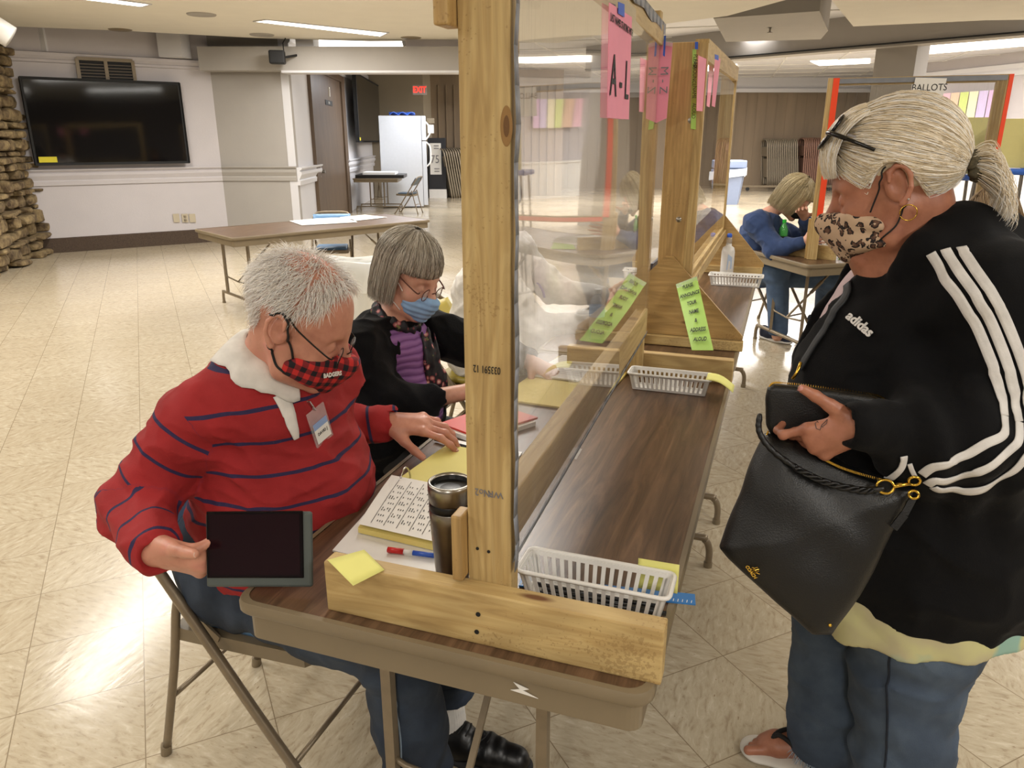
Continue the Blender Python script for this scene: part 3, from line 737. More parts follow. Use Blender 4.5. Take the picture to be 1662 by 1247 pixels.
sc = MB(); sc.box((.18, -.02, .0), (.05, .002, .003)); 
MB().prism([Vector((.545, .0125, .701)), Vector((.572, .0125, .694)), Vector((.562, .0125, .689)), Vector((.588, .0125, .680)), Vector((.54, .0125, .684)), Vector((.556, .0125, .690))], (0, -.001, 0)).build('scratch', M['paper'], T1, label='pale chipped paint on the apron')

# first screen: two posts on long feet, a film stretched on the right side
t = thing('plastic_screen', (-.405, 1.03, .74), 'wooden-framed clear plastic film screen with pink signs, standing along the front table', 'screen')
Z0, XP = .74, -.405
def W(*p): return Vector(p)-Vector((-.405, 1.03, .74))
def lumber(name, a, b, m, parent, bev=.003, off=None, label=None):
    mb = MB(); o = off or Vector((0, 0, 0)); a = Vector(a)-o; b = Vector(b)-o; mb.span(a, b, bev=bev); return mb.build(name, m, parent, label=label)
O1 = Vector((-.405, 1.03, .74))
lumber('near_foot', (-.705, .99, .74), (-.105, 1.028, .84), M['pinex'], t, off=O1)
lumber('near_post', (-.443, 1.028, .742), (-.366, 1.066, 2.05), M['pinez'], t, off=O1)
lumber('far_foot', (-.705, 2.60, .74), (-.11, 2.638, .825), M['pinex'], t, off=O1)
lumber('far_post', (-.462, 2.562, .742), (-.42, 2.60, 1.93), M['pinez'], t, off=O1)
mb = MB(); mb.bar(W(-.392, 1.06, .945), W(-.43, 2.57, .95), .038, .09, bev=.003); mb.build('bottom_rail', M['piney'], t)
mb = MB(); mb.bar(W(-.392, 1.06, 1.86), W(-.43, 2.57, 1.86), .038, .06, bev=.003); mb.build('top_rail', M['piney'], t)
lumber('post_block', (-.463, 1.005, .845), (-.444, 1.045, .965), M['plyz'], t, off=O1)
lumber('upper_block', (-.466, 1.0, 1.695), (-.444, 1.045, 1.86), M['plyz'], t, off=O1)
def filmf(u_, v_):
    y = 1.03+u_*1.6; x = -.361-u_*.058+.0012*math.sin(u_*9+v_*3)*math.sin(v_*3.1); return W(x, y, .895+v_*(.975)-.012*math.sin(u_*math.pi)*(1 if v_ > .9 else 0))
mb = MB(); mb.grid(filmf, 60, 24); mb.build('clear_film', M['film'], t, smooth=True)
mb = MB(); P_ = [W(-.3575+.0015*math.sin(i*1.9), 1.036+.002*math.sin(i*2.3), .87+i*.05) for i in range(24)]
for i in range(23): a, b = P_[i], P_[i+1]; mb.quad(a+Vector((0, -.012, 0)), a+Vector((-.001, .006+.003*math.sin(i), 0)), b+Vector((-.001, .006+.003*math.sin(i+1), 0)), b+Vector((0, -.012, 0)))
o = mb.build('side_duct_tape', M['duct'], t, smooth=True); solid(o, .001)
mb = MB()
for i in range(20): y = 1.03+i*.08; x = -.3595-(y-1.03)/1.6*.058; y2 = y+.08; x2 = -.3595-(y2-1.03)/1.6*.058; mb.quad(W(x, y, .9), W(x2, y2, .9), W(x2-.004, y2, .884), W(x-.004, y, .884))
o = mb.build('bottom_duct_tape', M['duct'], t, smooth=True); solid(o, .001)
mb = MB()
for i in range(20):
    y = 1.03+i*.08; x = -.3565-(y-1.03)/1.6*.058; y2 = y+.08; x2 = -.3565-(y2-1.03)/1.6*.058; w0 = .028+.006*math.sin(i*1.7); w1 = .028+.006*math.sin((i+1)*1.7)
    mb.quad(W(x, y, 1.8975), W(x2, y2, 1.8975), W(x2, y2, 1.8975-w1), W(x, y, 1.8975-w0)); mb.quad(W(x, y, 1.8975), W(x2, y2, 1.8975), W(x2-.05, y2, 1.8985), W(x-.05, y, 1.8985))
o = mb.build('top_duct_tape', M['duct'], t, smooth=True); solid(o, .001)
for x, y, z, r in ((-.41, .9895, .80, .0042), (-.413, .9895, .765, .0042), (-.425, 1.0275, .90, .0028), (-.405, 1.0275, .898, .0028)): MB().cyl(W(x, y, z), W(x, y-.0012, z), r, n=12).build('screw', M['blackm'], t)
kp = PY(822, 205, 1.0278); MB().lathe([(0, .0006), (.004, .0007), (.0045, .0003)], W(kp.x, 1.0279, kp.z), axis=Matrix.Rotation(math.radians(90), 3, 'X') @ Matrix.Diagonal((1, 3.2, 1))).build('knot_heart', mat('knot_brown', '#6b4a25', .6), t)
MB().lathe([(.0045, .0003), (.0085, .0005), (.009, .0001)], W(kp.x, 1.0279, kp.z), axis=Matrix.Rotation(math.radians(90), 3, 'X') @ Matrix.Diagonal((1, 3.0, 1))).build('knot_ring', mat('knot_tan', '#94703f', .6), t)
# stamps printed on the lumber
text('stamp_number', '033591 12', .017, (-.405, 1.0272, 1.215), (-1, 0, 0), (0, 0, -1), M['ink'], t, sx=.62)
text('grade_stamp', 'No2', .018, (-.415, 1.0272, 1.005), (-1, 0, 0), (0, 0, -1), M['inkg'], t, sx=.8)
text('mill_stamp', 'WR', .016, (-.392, 1.0272, 1.005), (-1, 0, 0), (0, 0, -1), M['inkg'], t)
# ------------------------------------------------------------------ second screen (boards, acrylic, plywood gussets)
t = thing('acrylic_screen', (-.41, 3.08, .74), 'pine and clear acrylic screen with plywood gussets, second along the row of tables', 'screen')
O = Vector((-.41, 3.08, .74))
lumber('near_post', (-.463, 3.08, .742), (-.36, 3.118, 1.895), M['plyz'], t, off=O)
MB().prism([Vector((-.36, 3.085, .742))-O, Vector((-.325, 3.085, .742))-O, Vector((-.325, 3.085, 1.89))-O, Vector((-.36, 3.085, 1.89))-O], (.0, .033, 0)).build('edge_board', M['pinez'], t)
lumber('near_base_board', (-.72, 3.04, .742), (-.1, 3.078, .782), M['pinex'], t, off=O)
MB().prism([Vector(p)-O for p in ((-.72, 3.062, .784), (-.105, 3.062, .784), (-.105, 3.062, .80), (-.40, 3.062, 1.105), (-.43, 3.062, 1.105), (-.72, 3.062, .80))], (0, .016, 0)).build('near_gusset', M['plyx'], t)
FY = 4.98
lumber('far_post', (-.435, FY, .742), (-.345, FY+.04, 1.96), M['pinez'], t, off=O)
mb = MB(); mb.bar(Vector((-.352, 3.12, 1.87))-O, Vector((-.365, FY, 1.92))-O, .05, .075); mb.build('top_rail', M['piney'], t)
mb = MB(); mb.bar(Vector((-.352, 3.12, .99))-O, Vector((-.365, FY, .99))-O, .07, .05); mb.bar(Vector((-.342, 3.12, 1.02))-O, Vector((-.355, FY, 1.02))-O, .018, .02); mb.build('bottom_rail', M['piney'], t)
lumber('far_base_board', (-.72, FY-.045, .742), (-.09, FY-.003, .79), M['pinex'], t, off=O)
MB().prism([Vector(p)-O for p in ((-.72, FY-.002, .79), (-.085, FY-.002, .79), (-.085, FY-.002, .81), (-.37, FY-.002, 1.13), (-.43, FY-.002, 1.13), (-.72, FY-.002, .81))], (0, -.016, 0)).build('far_gusset', M['plyx'], t)
MB().prism([Vector((-.40, FY-.04, .99))-O, Vector((-.345, FY-.04, .99))-O, Vector((-.345, FY-.04, 1.9))-O, Vector((-.40, FY-.04, 1.9))-O], (0, .035, 0)).build('inner_stile', M['pinez'], t)
MB().grid(lambda u, v: Vector((-.338-.012*u, 3.12+u*1.83, 1.0+v*.86))-O, 8, 4).build('acrylic_sheet', M['plexi'], t, smooth=True)
for z in (1.62, 1.25): o = MB().lathe([(0, .006), (.006, .006), (.008, .002), (.011, 0)], Vector((-.37-.02*(z < 1.4), 3.0795, z))-O, axis=Matrix.Rotation(math.radians(90), 3, 'X')).build('bolt_head', M['steel'], t, smooth=True)

# ------------------------------------------------------------------ third screen with orange tape, over the blue voter's table
BP = [PY(1350, 127, 5.75), PY(1641, 129, 5.75)]; bw = (BP[1]-BP[0]); BPo = Vector((BP[0].x, 5.75, .74)); zt5 = BP[0].z
t = thing('orange_taped_screen', BPo, 'wooden screen edged with orange tape and hung with a BALLOTS sign', 'screen')
XL, XR = BP[0].x, BP[1].x
def V5(x, y, z): return Vector((x, y, z))-BPo
MB().prism([V5(XL-.02, 5.75, .742), V5(XL+.045, 5.75, .742), V5(XL+.045, 5.75, zt5), V5(XL-.02, 5.75, zt5)], (0, .04, 0)).build('left_post', M['pinez'], t)
MB().prism([V5(XL-.035, 5.79, .742), V5(XL+.01, 5.79, .742), V5(XL+.01, 5.79, 1.02), V5(XL-.035, 5.79, 1.02)], (0, .04, 0)).build('post_block', M['pinez'], t)
MB().prism([V5(XR-.075, 5.75, .742), V5(XR, 5.75, .742), V5(XR, 5.75, zt5), V5(XR-.075, 5.75, zt5)], (0, .04, 0)).build('right_post', M['pinez'], t)
MB().prism([V5(XL, 5.755, zt5-.045), V5(XR, 5.755, zt5-.045), V5(XR, 5.755, zt5), V5(XL, 5.755, zt5)], (0, .035, 0)).build('top_rail', M['pinex'], t)
MB().prism([V5(XL, 5.755, .955), V5(XR, 5.755, .955), V5(XR, 5.755, 1.0), V5(XL, 5.755, 1.0)], (0, .035, 0)).build('bottom_rail', M['pinex'], t)
MB().prism([V5(XL+.04, 5.748, zt5-.005), V5(XR-.02, 5.748, zt5-.005), V5(XR-.02, 5.748, zt5-.035), V5(XL+.04, 5.748, zt5-.035)], (0, -.002, 0)).build('duct_tape_strip', M['duct'], t)
for nm, q in (('left_tape', ((XL+.012, .99), (XL+.05, .99), (XL+.05, zt5), (XL+.012, zt5))), ('right_tape', ((XR-.012, .95), (XR+.012, .95), (XR+.012, zt5), (XR-.012, zt5))), ('bottom_tape', ((XL+.05, .96), (XR, .96), (XR, .992), (XL+.05, .992)))):
    MB().prism([V5(x, 5.746, z) for x, z in q], (0, -.002, 0)).build(nm, M['orange'], t, label='orange tape')
MB().grid(lambda u, v: V5(XL+.02+u*(XR-XL-.04), 5.749, .97+v*(zt5-1.0)), 4, 4).build('acrylic_sheet', M['plexi'], t)
f1 = PZ(1272, 413, .74); f2 = PZ(1352, 423, .74); fd = (f2-f1).normalized(); fn = Vector((-fd.y, fd.x, 0))
MB().prism([f1-BPo-fd*.12, f2-BPo, f2-BPo+fn*.04, f1-BPo+fn*.04-fd*.12], (0, 0, .095)).build('foot', M['pinex'], t)
SG = thing('ballots_sign', (BP[0].x+bw.x*.53, 5.735, zt5), 'white paper sign reading BALLOTS, taped to the top of the orange-edged screen', 'sign')
sw = .085; a = PY(1486, 126, 5.735); b = PY(1537, 127, 5.735)
MB().prism([Vector((a.x, 5.735, a.z)), Vector((b.x, 5.735, b.z)), Vector((b.x-.01, 5.735, b.z-.20)), Vector((a.x-.012, 5.735, a.z-.20))], (0, .001, 0)).build('sheet', M['paper'], SG, keep=True)
text('sign_lettering', 'BALLOTS', .058, ((a.x+b.x)/2-.002, 5.734, a.z-.062), (1, 0, 0), (-.05, 0, 1), M['ink'], SG, sx=.86)

# ------------------------------------------------------------------ signs on the screens
def sheet(name, pts, m, label, cat, group=None, th=.0012):
    c = sum(pts, Vector())/len(pts); t = thing(name, c, label, cat, group)
    n = (pts[1]-pts[0]).cross(pts[-1]-pts[0]).normalized()
    MB().prism([p-c for p in pts], n*th).build('sheet', m, t); return t, n
def fx(y): return -.3575-(y-1.03)/1.6*.058
y0, y1 = 1.80, 2.03
P = [Vector((fx(y0)+.002, y0, 1.605)), Vector((fx(y1)+.004, y1, 1.60)), Vector((fx(y1)+.003, y1, 1.815)), Vector((fx(y0)+.002, y0, 1.845))]
P = [PX(1020, 193, fx(2.02)+.004), PX(1020, 193, fx(2.02)+.004)]
def onfilm(px, py, off=.003):
    x = -.38
    for _ in range(6): p = PX(px, py, x); x = fx(p.y)+off
    return PX(px, py, x)
P = [onfilm(985, 191), onfilm(1020, 194), onfilm(1025, 28), onfilm(988, 4)]
t, n = sheet('pink_sign', P, M['pink'], 'pink paper sign reading LAST NAMES STARTING WITH A - L, on the film screen', 'sign')
c = sum(P, Vector())/4; xd = (P[1]-P[0]); up = Vector((0, 0, 1)); L = xd.length
cc = c+Vector((.003, 0, 0))
text('small_lettering', 'LAST NAMES STARTING WITH', L*.075, cc+up*.082, xd, up, M['ink'], t, depth=.0003)
text('large_lettering', 'A - L', L*.42, cc+up*(-.03), xd, up, M['ink'], t, depth=.0003)
for (q, nm, lab) in ((((1003, 3), (1013, 7), (1013, 28), (1003, 22)), 'tape_piece', 'blue tape'),):
    MB().prism([onfilm(*k, .006) for k in q], (.001, 0, 0)).build('tape_piece', M['bluetape'], t, keep=True, label='blue tape')
def onx(px, py, x): return PX(px, py, x)
P = [onfilm(1062, 196, .0), onfilm(1079, 199, .03), onfilm(1092, 72, .03), onfilm(1070, 66, .0)]
P = [PY(1064, 200, 2.57), PY(1082, 192, 2.57), PY(1092, 70, 2.57), PY(1070, 66, 2.57)]
t, n = sheet('pink_sign', P, M['pink'], 'pink paper sign in a sleeve hanging at the far corner of the film screen', 'sign')
mb = MB(); mb.prism([PY(1070, 64, 2.562), PY(1092, 68, 2.562), PY(1091, 76, 2.562), PY(1070, 72, 2.562)], (0, .002, 0)); mb.build('sleeve_edge', M['clearp'], t, keep=True)
MB().prism([PY(1078, 58, 2.558), PY(1081, 58, 2.558), PY(1079, 92, 2.558), PY(1076, 90, 2.558)], (0, -.001, 0)).build('tape_piece', M['bluetape'], t, keep=True, label='blue tape')
text('sign_lettering', 'M - Z', .035, PY(1077, 130, 2.556), (0, 0, -1), (1, 0, 0), M['inkg'], t, depth=.0003)
P = [PX(1121, 210, -.318), PX(1131, 211, -.318), PX(1135, 78, -.318), PX(1125, 78, -.318)]
P = [Vector((-.335, 3.062, 1.50)), Vector((-.318, 3.10, 1.50)), Vector((-.318, 3.10, 1.86)), Vector((-.335, 3.062, 1.86))]
P = [PY(1121, 209, 3.07), PY(1131, 211, 3.09), PY(1135, 80, 3.09), PY(1124, 80, 3.07)]
t, n = sheet('green_sign', P, M['green'], 'lime green sign folded round the edge of the second screen post', 'sign')
MB().prism([PY(1128, 68, 3.06), PY(1133, 68, 3.06), PY(1133, 80, 3.06), PY(1128, 80, 3.06)], (0, -.001, 0)).build('tape_piece', M['bluetape'], t, keep=True, label='blue tape')
for k, (s_, z_) in enumerate((('PLEASE', 100), ('ANNOUNCE', 118), ('NAME', 150), ('ALOUD', 180))): text('sign_lettering', s_, .02, PY(1128.5-z_*.025+2, z_, 3.06), (0, 0, -1), (1, 0, 0), M['ink'], t, depth=.0002, sx=.8)
P = [PX(1130, 180, -.33), PX(1142, 181, -.33), PX(1149, 97, -.33), PX(1133, 90, -.33)]
t, n = sheet('pink_sign', P, M['pink'], 'pink sign on the inner side of the second screen, nearer the green one', 'sign')
P = [PX(1155, 172, -.33), PX(1160, 174, -.33), PX(1169, 96, -.33), PX(1160, 92, -.33)]
t, n = sheet('pink_sign', P, M['pink'], 'pink sign in a glossy sleeve at the far end of the second screen', 'sign')
MB().prism([PX(1160, 88, -.329), PX(1166, 90, -.329), PX(1166, 98, -.329), PX(1160, 96, -.329)], (.001, 0, 0)).build('tape_piece', M['bluetape'], t, keep=True, label='blue tape')
P = [PY(1123, 569, 2.648), PY(1158, 569, 2.645), PY(1131, 449, 3.02), PY(1097, 462, 3.02)]
t, n = sheet('green_sign', P, M['green'], 'lime green sign reading PLEASE ANNOUNCE YOUR NAME & ADDRESS ALOUD, leaning on the plywood gusset', 'sign')
c = (P[0]+P[1]+P[2]+P[3])/4; xd = P[1]-P[0]; ud = ((P[3]-P[0])+(P[2]-P[1]))/2; nn = xd.cross(ud).normalized(); nn = nn if nn.y < 0 else -nn
for i, s_ in enumerate(('PLEASE', 'ANNOUNCE', 'YOUR', 'NAME', '&', 'ADDRESS', 'ALOUD')):
    text('sign_lettering', s_, .030, (P[0].lerp(P[1], .5)).lerp(P[3].lerp(P[2], .5), .88-.127*i)+nn*.011, (P[1]-P[0]).lerp(P[2]-P[3], .88-.127*i), ud, M['ink'], t, sx=.44, depth=.0004, bold=.0006)
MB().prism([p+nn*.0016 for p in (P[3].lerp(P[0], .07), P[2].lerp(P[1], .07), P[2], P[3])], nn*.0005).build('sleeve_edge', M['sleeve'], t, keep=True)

# ------------------------------------------------------------------ plastic baskets
def basket(loc, L, Wd, rz, label, H=.058, n=15):
    t = thing('slotted_basket', loc, label, 'basket', 'white slotted baskets', rz)
    mb = MB(); tp = .012; th = .0022
    def side(a, b, a2, b2, k):
        a, b, a2, b2 = map(Vector, (a, b, a2, b2)); nrm = (b-a).cross(a2-a).normalized()*th
        def Q(u, v): return a.lerp(b, u).lerp(a2.lerp(b2, u), v)
        def st(u0, u1, v0, v1): mb.prism([Q(u0, v0), Q(u1, v0), Q(u1, v1), Q(u0, v1)], nrm)
        st(0, 1, 0, .14); st(0, 1, .86, 1); st(0, .035, .14, .86); st(.965, 1, .14, .86)
        for i in range(k+1):
            u = .035+.93*i/k; w_ = .93/k*.24; st(max(u-w_, 0), min(u+w_, 1), .14, .86)
    x, y = L/2, Wd/2
    lo = [(-x+tp, -y+tp, 0), (x-tp, -y+tp, 0), (x-tp, y-tp, 0), (-x+tp, y-tp, 0)]; hi = [(-x, -y, H), (x, -y, H), (x, y, H), (-x, y, H)]
    for i in range(4): side(lo[i], lo[(i+1) % 4], hi[i], hi[(i+1) % 4], n if i % 2 == 0 else max(3, int(n*Wd/L)))
    mb.box((0, 0, .001), (L-2*tp, Wd-2*tp, .002)); mb.build('tray', M['whitep'], t)
    mb = MB(); o = rounded(L+.012, Wd+.012, .014); o = [(a-L/2-.006, b-Wd/2-.006) for a, b in o]
    mb.tube([(a, b, H) for a, b in o], .0042, 6, closed=True); mb.build('rim', M['whitep'], t, smooth=True); return t
basket((-.255, 1.172, .7465), .265, .075, .0, 'white slotted basket nearest the front, beside the long wooden foot')
basket((-.305, 2.46, .742), .262, .075, -.0, 'white slotted basket at the middle of the tables with a yellow strip across it')
basket((-.225, 4.55, .742), .29, .11, 0, 'white slotted basket farthest away, under the plywood gusset')
def note(name, pts, label, m='postit', group='yellow notes', bendz=0, cat='note'):
    mb = MB(); a, b, c, d = [Vector(p) for p in pts]
    mb.grid(lambda u, v: a.lerp(b, u).lerp(d.lerp(c, u), v)+Vector((0, 0, bendz*math.sin(u*math.pi))), 10, 4); o = mb.build(name, M[m], smooth=True); solid(o, .0005); return setp(o, label, cat, group)
note('sticky_note', [(-.699, .994, .8415), (-.655, 1.046, .842), (-.587, .998, .8425), (-.618, .945, .8365)], 'pale yellow sticky note lying on the left end of the wooden foot', bendz=0)
a_, b_, c_ = PY(1037, 908, 1.225), PY(1104, 908, 1.225), PY(1100, 950, 1.225)
note('sticky_note', [(a_.x, 1.217, .76), (b_.x, 1.222, .76), (b_.x, 1.222, .82), (a_.x, 1.217, .822)], 'pale yellow sticky note standing in the nearest white basket')
note('paper_strip', [(-.185, 2.42, .803), (-.095, 2.40, .775), (-.095, 2.48, .775), (-.185, 2.505, .803)], 'long yellow paper strip hanging out of the middle basket', bendz=.012)
for q, lb in (((-.412, -.37), 'left'), ((-.142, -.085), 'right')): pass
t = thing('blue_ruler', (-.25, 1.235, .742), 'blue plastic ruler lying behind the nearest basket', 'ruler')
MB().prism([Vector((-.152, -.062, .0)), Vector((.172, -.012, 0)), Vector((.167, .02, 0)), Vector((-.157, -.03, 0))], (0, 0, .003)).build('ruler_blade', mat('bright_blue', '#2672b8', .4), t)
mb = MB()
for i in range(40): u_ = -.148+.008*i; mb.box((u_, -.056+(u_+.152)*.154, .0033), (.0012, .008, .0006))
mb.build('tick_marks', M['paper'], t)
for i in range(6):
    x = (-.36, -.352, -.366, -.245, -.238, -.25)[i]; y_ = 1.150+.013*(i % 3); o = MB().cyl((x, y_, .7535), (x+.115, y_+.004*(i % 2), .7535), .0045).build('pen', M['black'], smooth=True); setp(o, ('first', 'second', 'third', 'fourth', 'fifth', 'sixth')[i]+' black pen from the left in the nearest white basket', 'pen', 'pens in the nearest basket')
o = MB().prism([Vector(p) for p in ((-.492, 1.795, .742), (-.452, 1.789, .742), (-.455, 1.861, .742), (-.488, 1.869, .742))], (0, 0, .0008)).build('id_card', M['sleeve']); setp(o, 'small clear card lying on the table beside the film', 'card')
# ------------------------------------------------------------------ on the poll workers' side
t = thing('ring_binder', (-.70, 1.37, .742), 'open ring binder with printed pages and yellow sheets on the front table', 'binder')
def B(x, y, z=.0): return Vector((x+.70, y-1.37, z))
MB().prism([B(-.805, 1.165), B(-.56, 1.15), B(-.59, 1.46), B(-.84, 1.48)], (0, 0, .004)).build('cover', M['whitep'], t)
MB().prism([B(-.84, 1.49), B(-.59, 1.47), B(-.60, 1.78), B(-.81, 1.80)], (0, 0, .004)).build('back_cover', M['whitep'], t)
def page(name, q, z0, z1, m, curl=0):
    mb = MB(); a, b, c, d = [B(*p) for p in q]
    def f(u, v): p = a.lerp(b, u).lerp(d.lerp(c, u), v); p.z = z0+(z1-z0)*math.sin(min(1, v*1.1)*math.pi/2)+curl*math.sin(v*math.pi); return p
    mb.grid(f, 6, 12); o = mb.build(name, m, t, smooth=True); return o
PQ = [(-.79, 1.245), (-.575, 1.23), (-.60, 1.455), (-.83, 1.47)]
MB().prism([B(-.79, 1.243, .006), B(-.575, 1.228, .006), B(-.60, 1.45, .02), B(-.83, 1.465, .02)], (0, 0, .012)).build('page_stack', M['manila'], t)
page('top_page', PQ, .026, .036, M['paper'])
mb = MB(); a, b, c, d = [B(*p) for p in PQ]
def pg(u, v, dz=.0008): p = a.lerp(b, u).lerp(d.lerp(c, u), v); p.z = .026+.010*math.sin(min(1, v*1.1)*math.pi/2)+dz; return p
for r in range(6):
    u0 = .12+.145*r
    for w_ in range(14): v0 = .06+w_*.062; mb.quad(pg(u0, v0), pg(u0+.006, v0), pg(u0+.006, v0+.06), pg(u0, v0+.06))
    for k in range(4):
        for w_ in range(10):
            v0 = .1+w_*.075+.02*((r*7+k*3+w_) % 3)
            if (r+k+w_) % 4: mb.quad(pg(u0+.025+k*.027, v0), pg(u0+.034+k*.027, v0), pg(u0+.034+k*.027, v0+.03), pg(u0+.025+k*.027, v0+.03))
mb.build('printed_rows', M['ink'], t)
page('yellow_sheets', [(-.825, 1.50), (-.60, 1.485), (-.60, 1.72), (-.80, 1.73)], .016, .018, M['yellowp'])
MB().prism([B(-.825, 1.50, .003), B(-.60, 1.485, .003), B(-.60, 1.72, .003), B(-.80, 1.73, .003)], (0, 0, .012)).build('lower_sheets', M['paper'], t)
for x in (-.80, -.70, -.60):
    y = 1.482-(x+.8)*.06; mb = MB(); mb.tube([B(x, y-.028*math.cos(k*math.pi/10), .008+.046*math.sin(k*math.pi/10)) for k in range(11)], .0022, 6); mb.build('ring', M['chrome'], t, smooth=True)
t = thing('pen', (-.64, 1.200, .747), 'pen with a red cap and blue barrel lying on the binder cover by the tumbler', 'pen')
MB().cyl((-.052, -.006, .006), (-.018, -.002, .006), .006).build('cap', mat('red_plastic', '#cf2a2a', .35), t, smooth=True)
MB().cyl((-.018, -.002, .006), (.002, 0, .006), .005).build('grip', M['whitep'], t, smooth=True)
MB().cyl((.002, 0, .006), (.06, .006, .006), .0052).build('barrel', mat('blue_plastic', '#2b55b5', .35), t, smooth=True)
t = thing('travel_tumbler', (-.535, 1.165, .741), 'stainless steel travel tumbler with a black lid beside the wooden post', 'tumbler')
MB().lathe([(0, 0), (.029, 0), (.032, .004), (.034, .03), (.040, .12), (.0415, .148), (.0405, .150)], n=40).build('body', M['steel'], t, smooth=True)
MB().lathe([(.0395, .149), (.041, .152), (.041, .163), (.0395, .166)], n=40).build('rubber_band', M['black'], t, smooth=True)
MB().lathe([(.0395, .165), (.0415, .168), (.0425, .195), (.042, .203), (.038, .205), (.036, .20)], n=40).build('collar', M['steel'], t, smooth=True)
MB().lathe([(.0365, .199), (.034, .192), (.02, .190), (0, .190)], n=40).box((.005, -.012, .192), (.02, .012, .006)).build('lid', M['black'], t, smooth=False)
o = MB().prism([Vector((-.60, 1.16, .7425)), Vector((-.56, 1.13, .7425)), Vector((-.72, 1.10, .7425)), Vector((-.73, 1.13, .7425))], (0, 0, .001)).build('plastic_scrap', M['sleeve']); setp(o, 'clear plastic sheet corner under the binder by the wooden foot', 'sheet')
t = thing('red_folder', (-.83, 1.93, .742), 'bright red folder on white papers in front of the woman in the black cardigan', 'folder')
MB().prism([Vector((-.055, -.06, .014)), Vector((.08, -.12, .014)), Vector((.2, .08, .014)), Vector((.04, .15, .014))], (0, 0, .006)).build('cover', M['redbook'], t)
MB().prism([Vector((-.05, -.075, .0)), Vector((.09, -.135, .0)), Vector((.2, .06, .0)), Vector((.04, .13, .0))], (0, 0, .013)).build('pages', M['paper'], t)
o = MB().cyl((-.86, 1.78, .748), (-.74, 1.75, .75), .005).build('pen', M['black'], smooth=True); setp(o, 'black pen lying in front of the red folder', 'pen')
t = thing('ring_binder', (-.62, 2.35, .742), 'open binder of printed lists behind the film, under the hand of the cardigan woman', 'binder')
MB().prism([Vector((-.2, -.18, 0)), Vector((.12, -.2, 0)), Vector((.15, .35, 0)), Vector((-.15, .37, 0))], (0, 0, .006)).build('cover', M['manila'], t)
MB().prism([Vector((-.18, .08, .008)), Vector((.11, .06, .008)), Vector((.13, .33, .012)), Vector((-.13, .35, .012))], (0, 0, .006)).build('top_page', M['paper'], t)
mb = MB()
for r in range(11): y = .10+.021*r; mb.quad(Vector((-.15, y+.02, .0185)), Vector((.1, y, .0185)), Vector((.1, y+.003, .0185)), Vector((-.15, y+.023, .0185)))
mb.build('printed_rows', M['inkg'], t)
for nm, q, lb in (('paper_sheet', (-.80, 3.45), 'white sheet in front of the person in the white sweater'), ('paper_sheet', (-.62, 3.75), 'white sheet behind the water bottle')):
    o = MB().prism([Vector((q[0]-.1, q[1]-.14, .742)), Vector((q[0]+.1, q[1]-.15, .742)), Vector((q[0]+.11, q[1]+.13, .742)), Vector((q[0]-.09, q[1]+.14, .742))], (0, 0, .002)).build(nm, M['paper']); setp(o, lb, 'paper')
t = thing('water_bottle', (-.70, 3.05, .742), 'clear plastic water bottle with a white cap behind the film', 'bottle')
MB().lathe([(0, 0), (.03, 0), (.033, .01)]+[(.033-.002*(k % 2), .02+k*.008) for k in range(10)]+[(.033, .12), (.033, .15), (.025, .175), (.014, .19), (.013, .2)], n=24).build('bottle_body', M['clearp'], t, smooth=True)
MB().lathe([(.0335, .10), (.0335, .145)], n=24).build('bottle_label', mat('pale_blue_label', '#b8cbe6', .5), t, smooth=True)
MB().cyl((0, 0, .198), (0, 0, .215), .0145).build('bottle_cap', M['whitep'], t)
t = thing('lotion_bottle', (-.30, 4.86, .742), 'white pump bottle with a blue top standing by the far plywood gusset', 'bottle')
MB().lathe([(0, 0), (.036, 0), (.04, .01), (.04, .15), (.034, .175), (.018, .185), (.017, .2)], n=24).build('bottle_body', M['whitep'], t, smooth=True)
MB().lathe([(.017, .2), (.018, .235), (.012, .24), (0, .24)], n=20).build('bottle_neck', M['clearp'], t, smooth=True)
MB().lathe([(0, .262), (.012, .26), (.016, .25), (.014, .238)], n=20).build('bottle_cap', M['bluetape'], t, smooth=True)
MB().prism([Vector((.0, -.0405, .04)), Vector((.03, -.030, .05)), Vector((.028, -.031, .12)), Vector((.004, -.041, .14))], (0, -.001, 0)).build('bottle_label', mat('pale_blue_label', '#b8cbe6'), t)
o = MB().prism([PZ(1140, 437, .745), PZ(1152, 441, .745), PZ(1162, 436, .745), PZ(1148, 434, .745)], (0, 0, .002)).build('paper_sheet', M['green']); setp(o, 'small green sheet under the white papers by the far basket', 'paper')
# ------------------------------------------------------------------ on the blue voter's table
def at3(px, py, z=.74): return PZ(px, py, z)
def bottle(px, py, s, name, label, body, liquid, cap, lab, cat='bottle'):
    p = at3(px, py); t = thing(name, (p.x, p.y, .742), label, cat)
    MB().lathe([(0, 0), (.031*s, 0), (.034*s, .01*s), (.034*s, .1*s), (.032*s, .13*s), (.033*s, .16*s), (.02*s, .195*s), (.013*s, .205*s), (.013*s, .215*s)], n=22).build('bottle_body', body, t, smooth=True)
    MB().lathe([(0, .003), (.030*s, .003), (.0325*s, .01*s), (.0325*s, .09*s), (0, .09*s)], n=22).build('contents', liquid, t, smooth=True)
    MB().lathe([(0, .238*s), (.013*s, .237*s), (.0145*s, .233*s), (.0145*s, .213*s)], n=20).build('bottle_cap', cap, t, smooth=True)
    return t, p
gcap = mat('green_plastic', '#27c234', .35)
t, p = bottle(1268, 408, 1.0, 'soda_bottle', 'soda bottle with a green cap and black label on the voter table', clear('green_clear', '#59c45e', .08, .6), mat('dark_cola', '#0d0a09', .2), gcap, None)
MB().lathe([(.0345, .03), (.0345, .115)], n=22).build('bottle_label', mat('black_label', '#101513', .4), t, smooth=True)
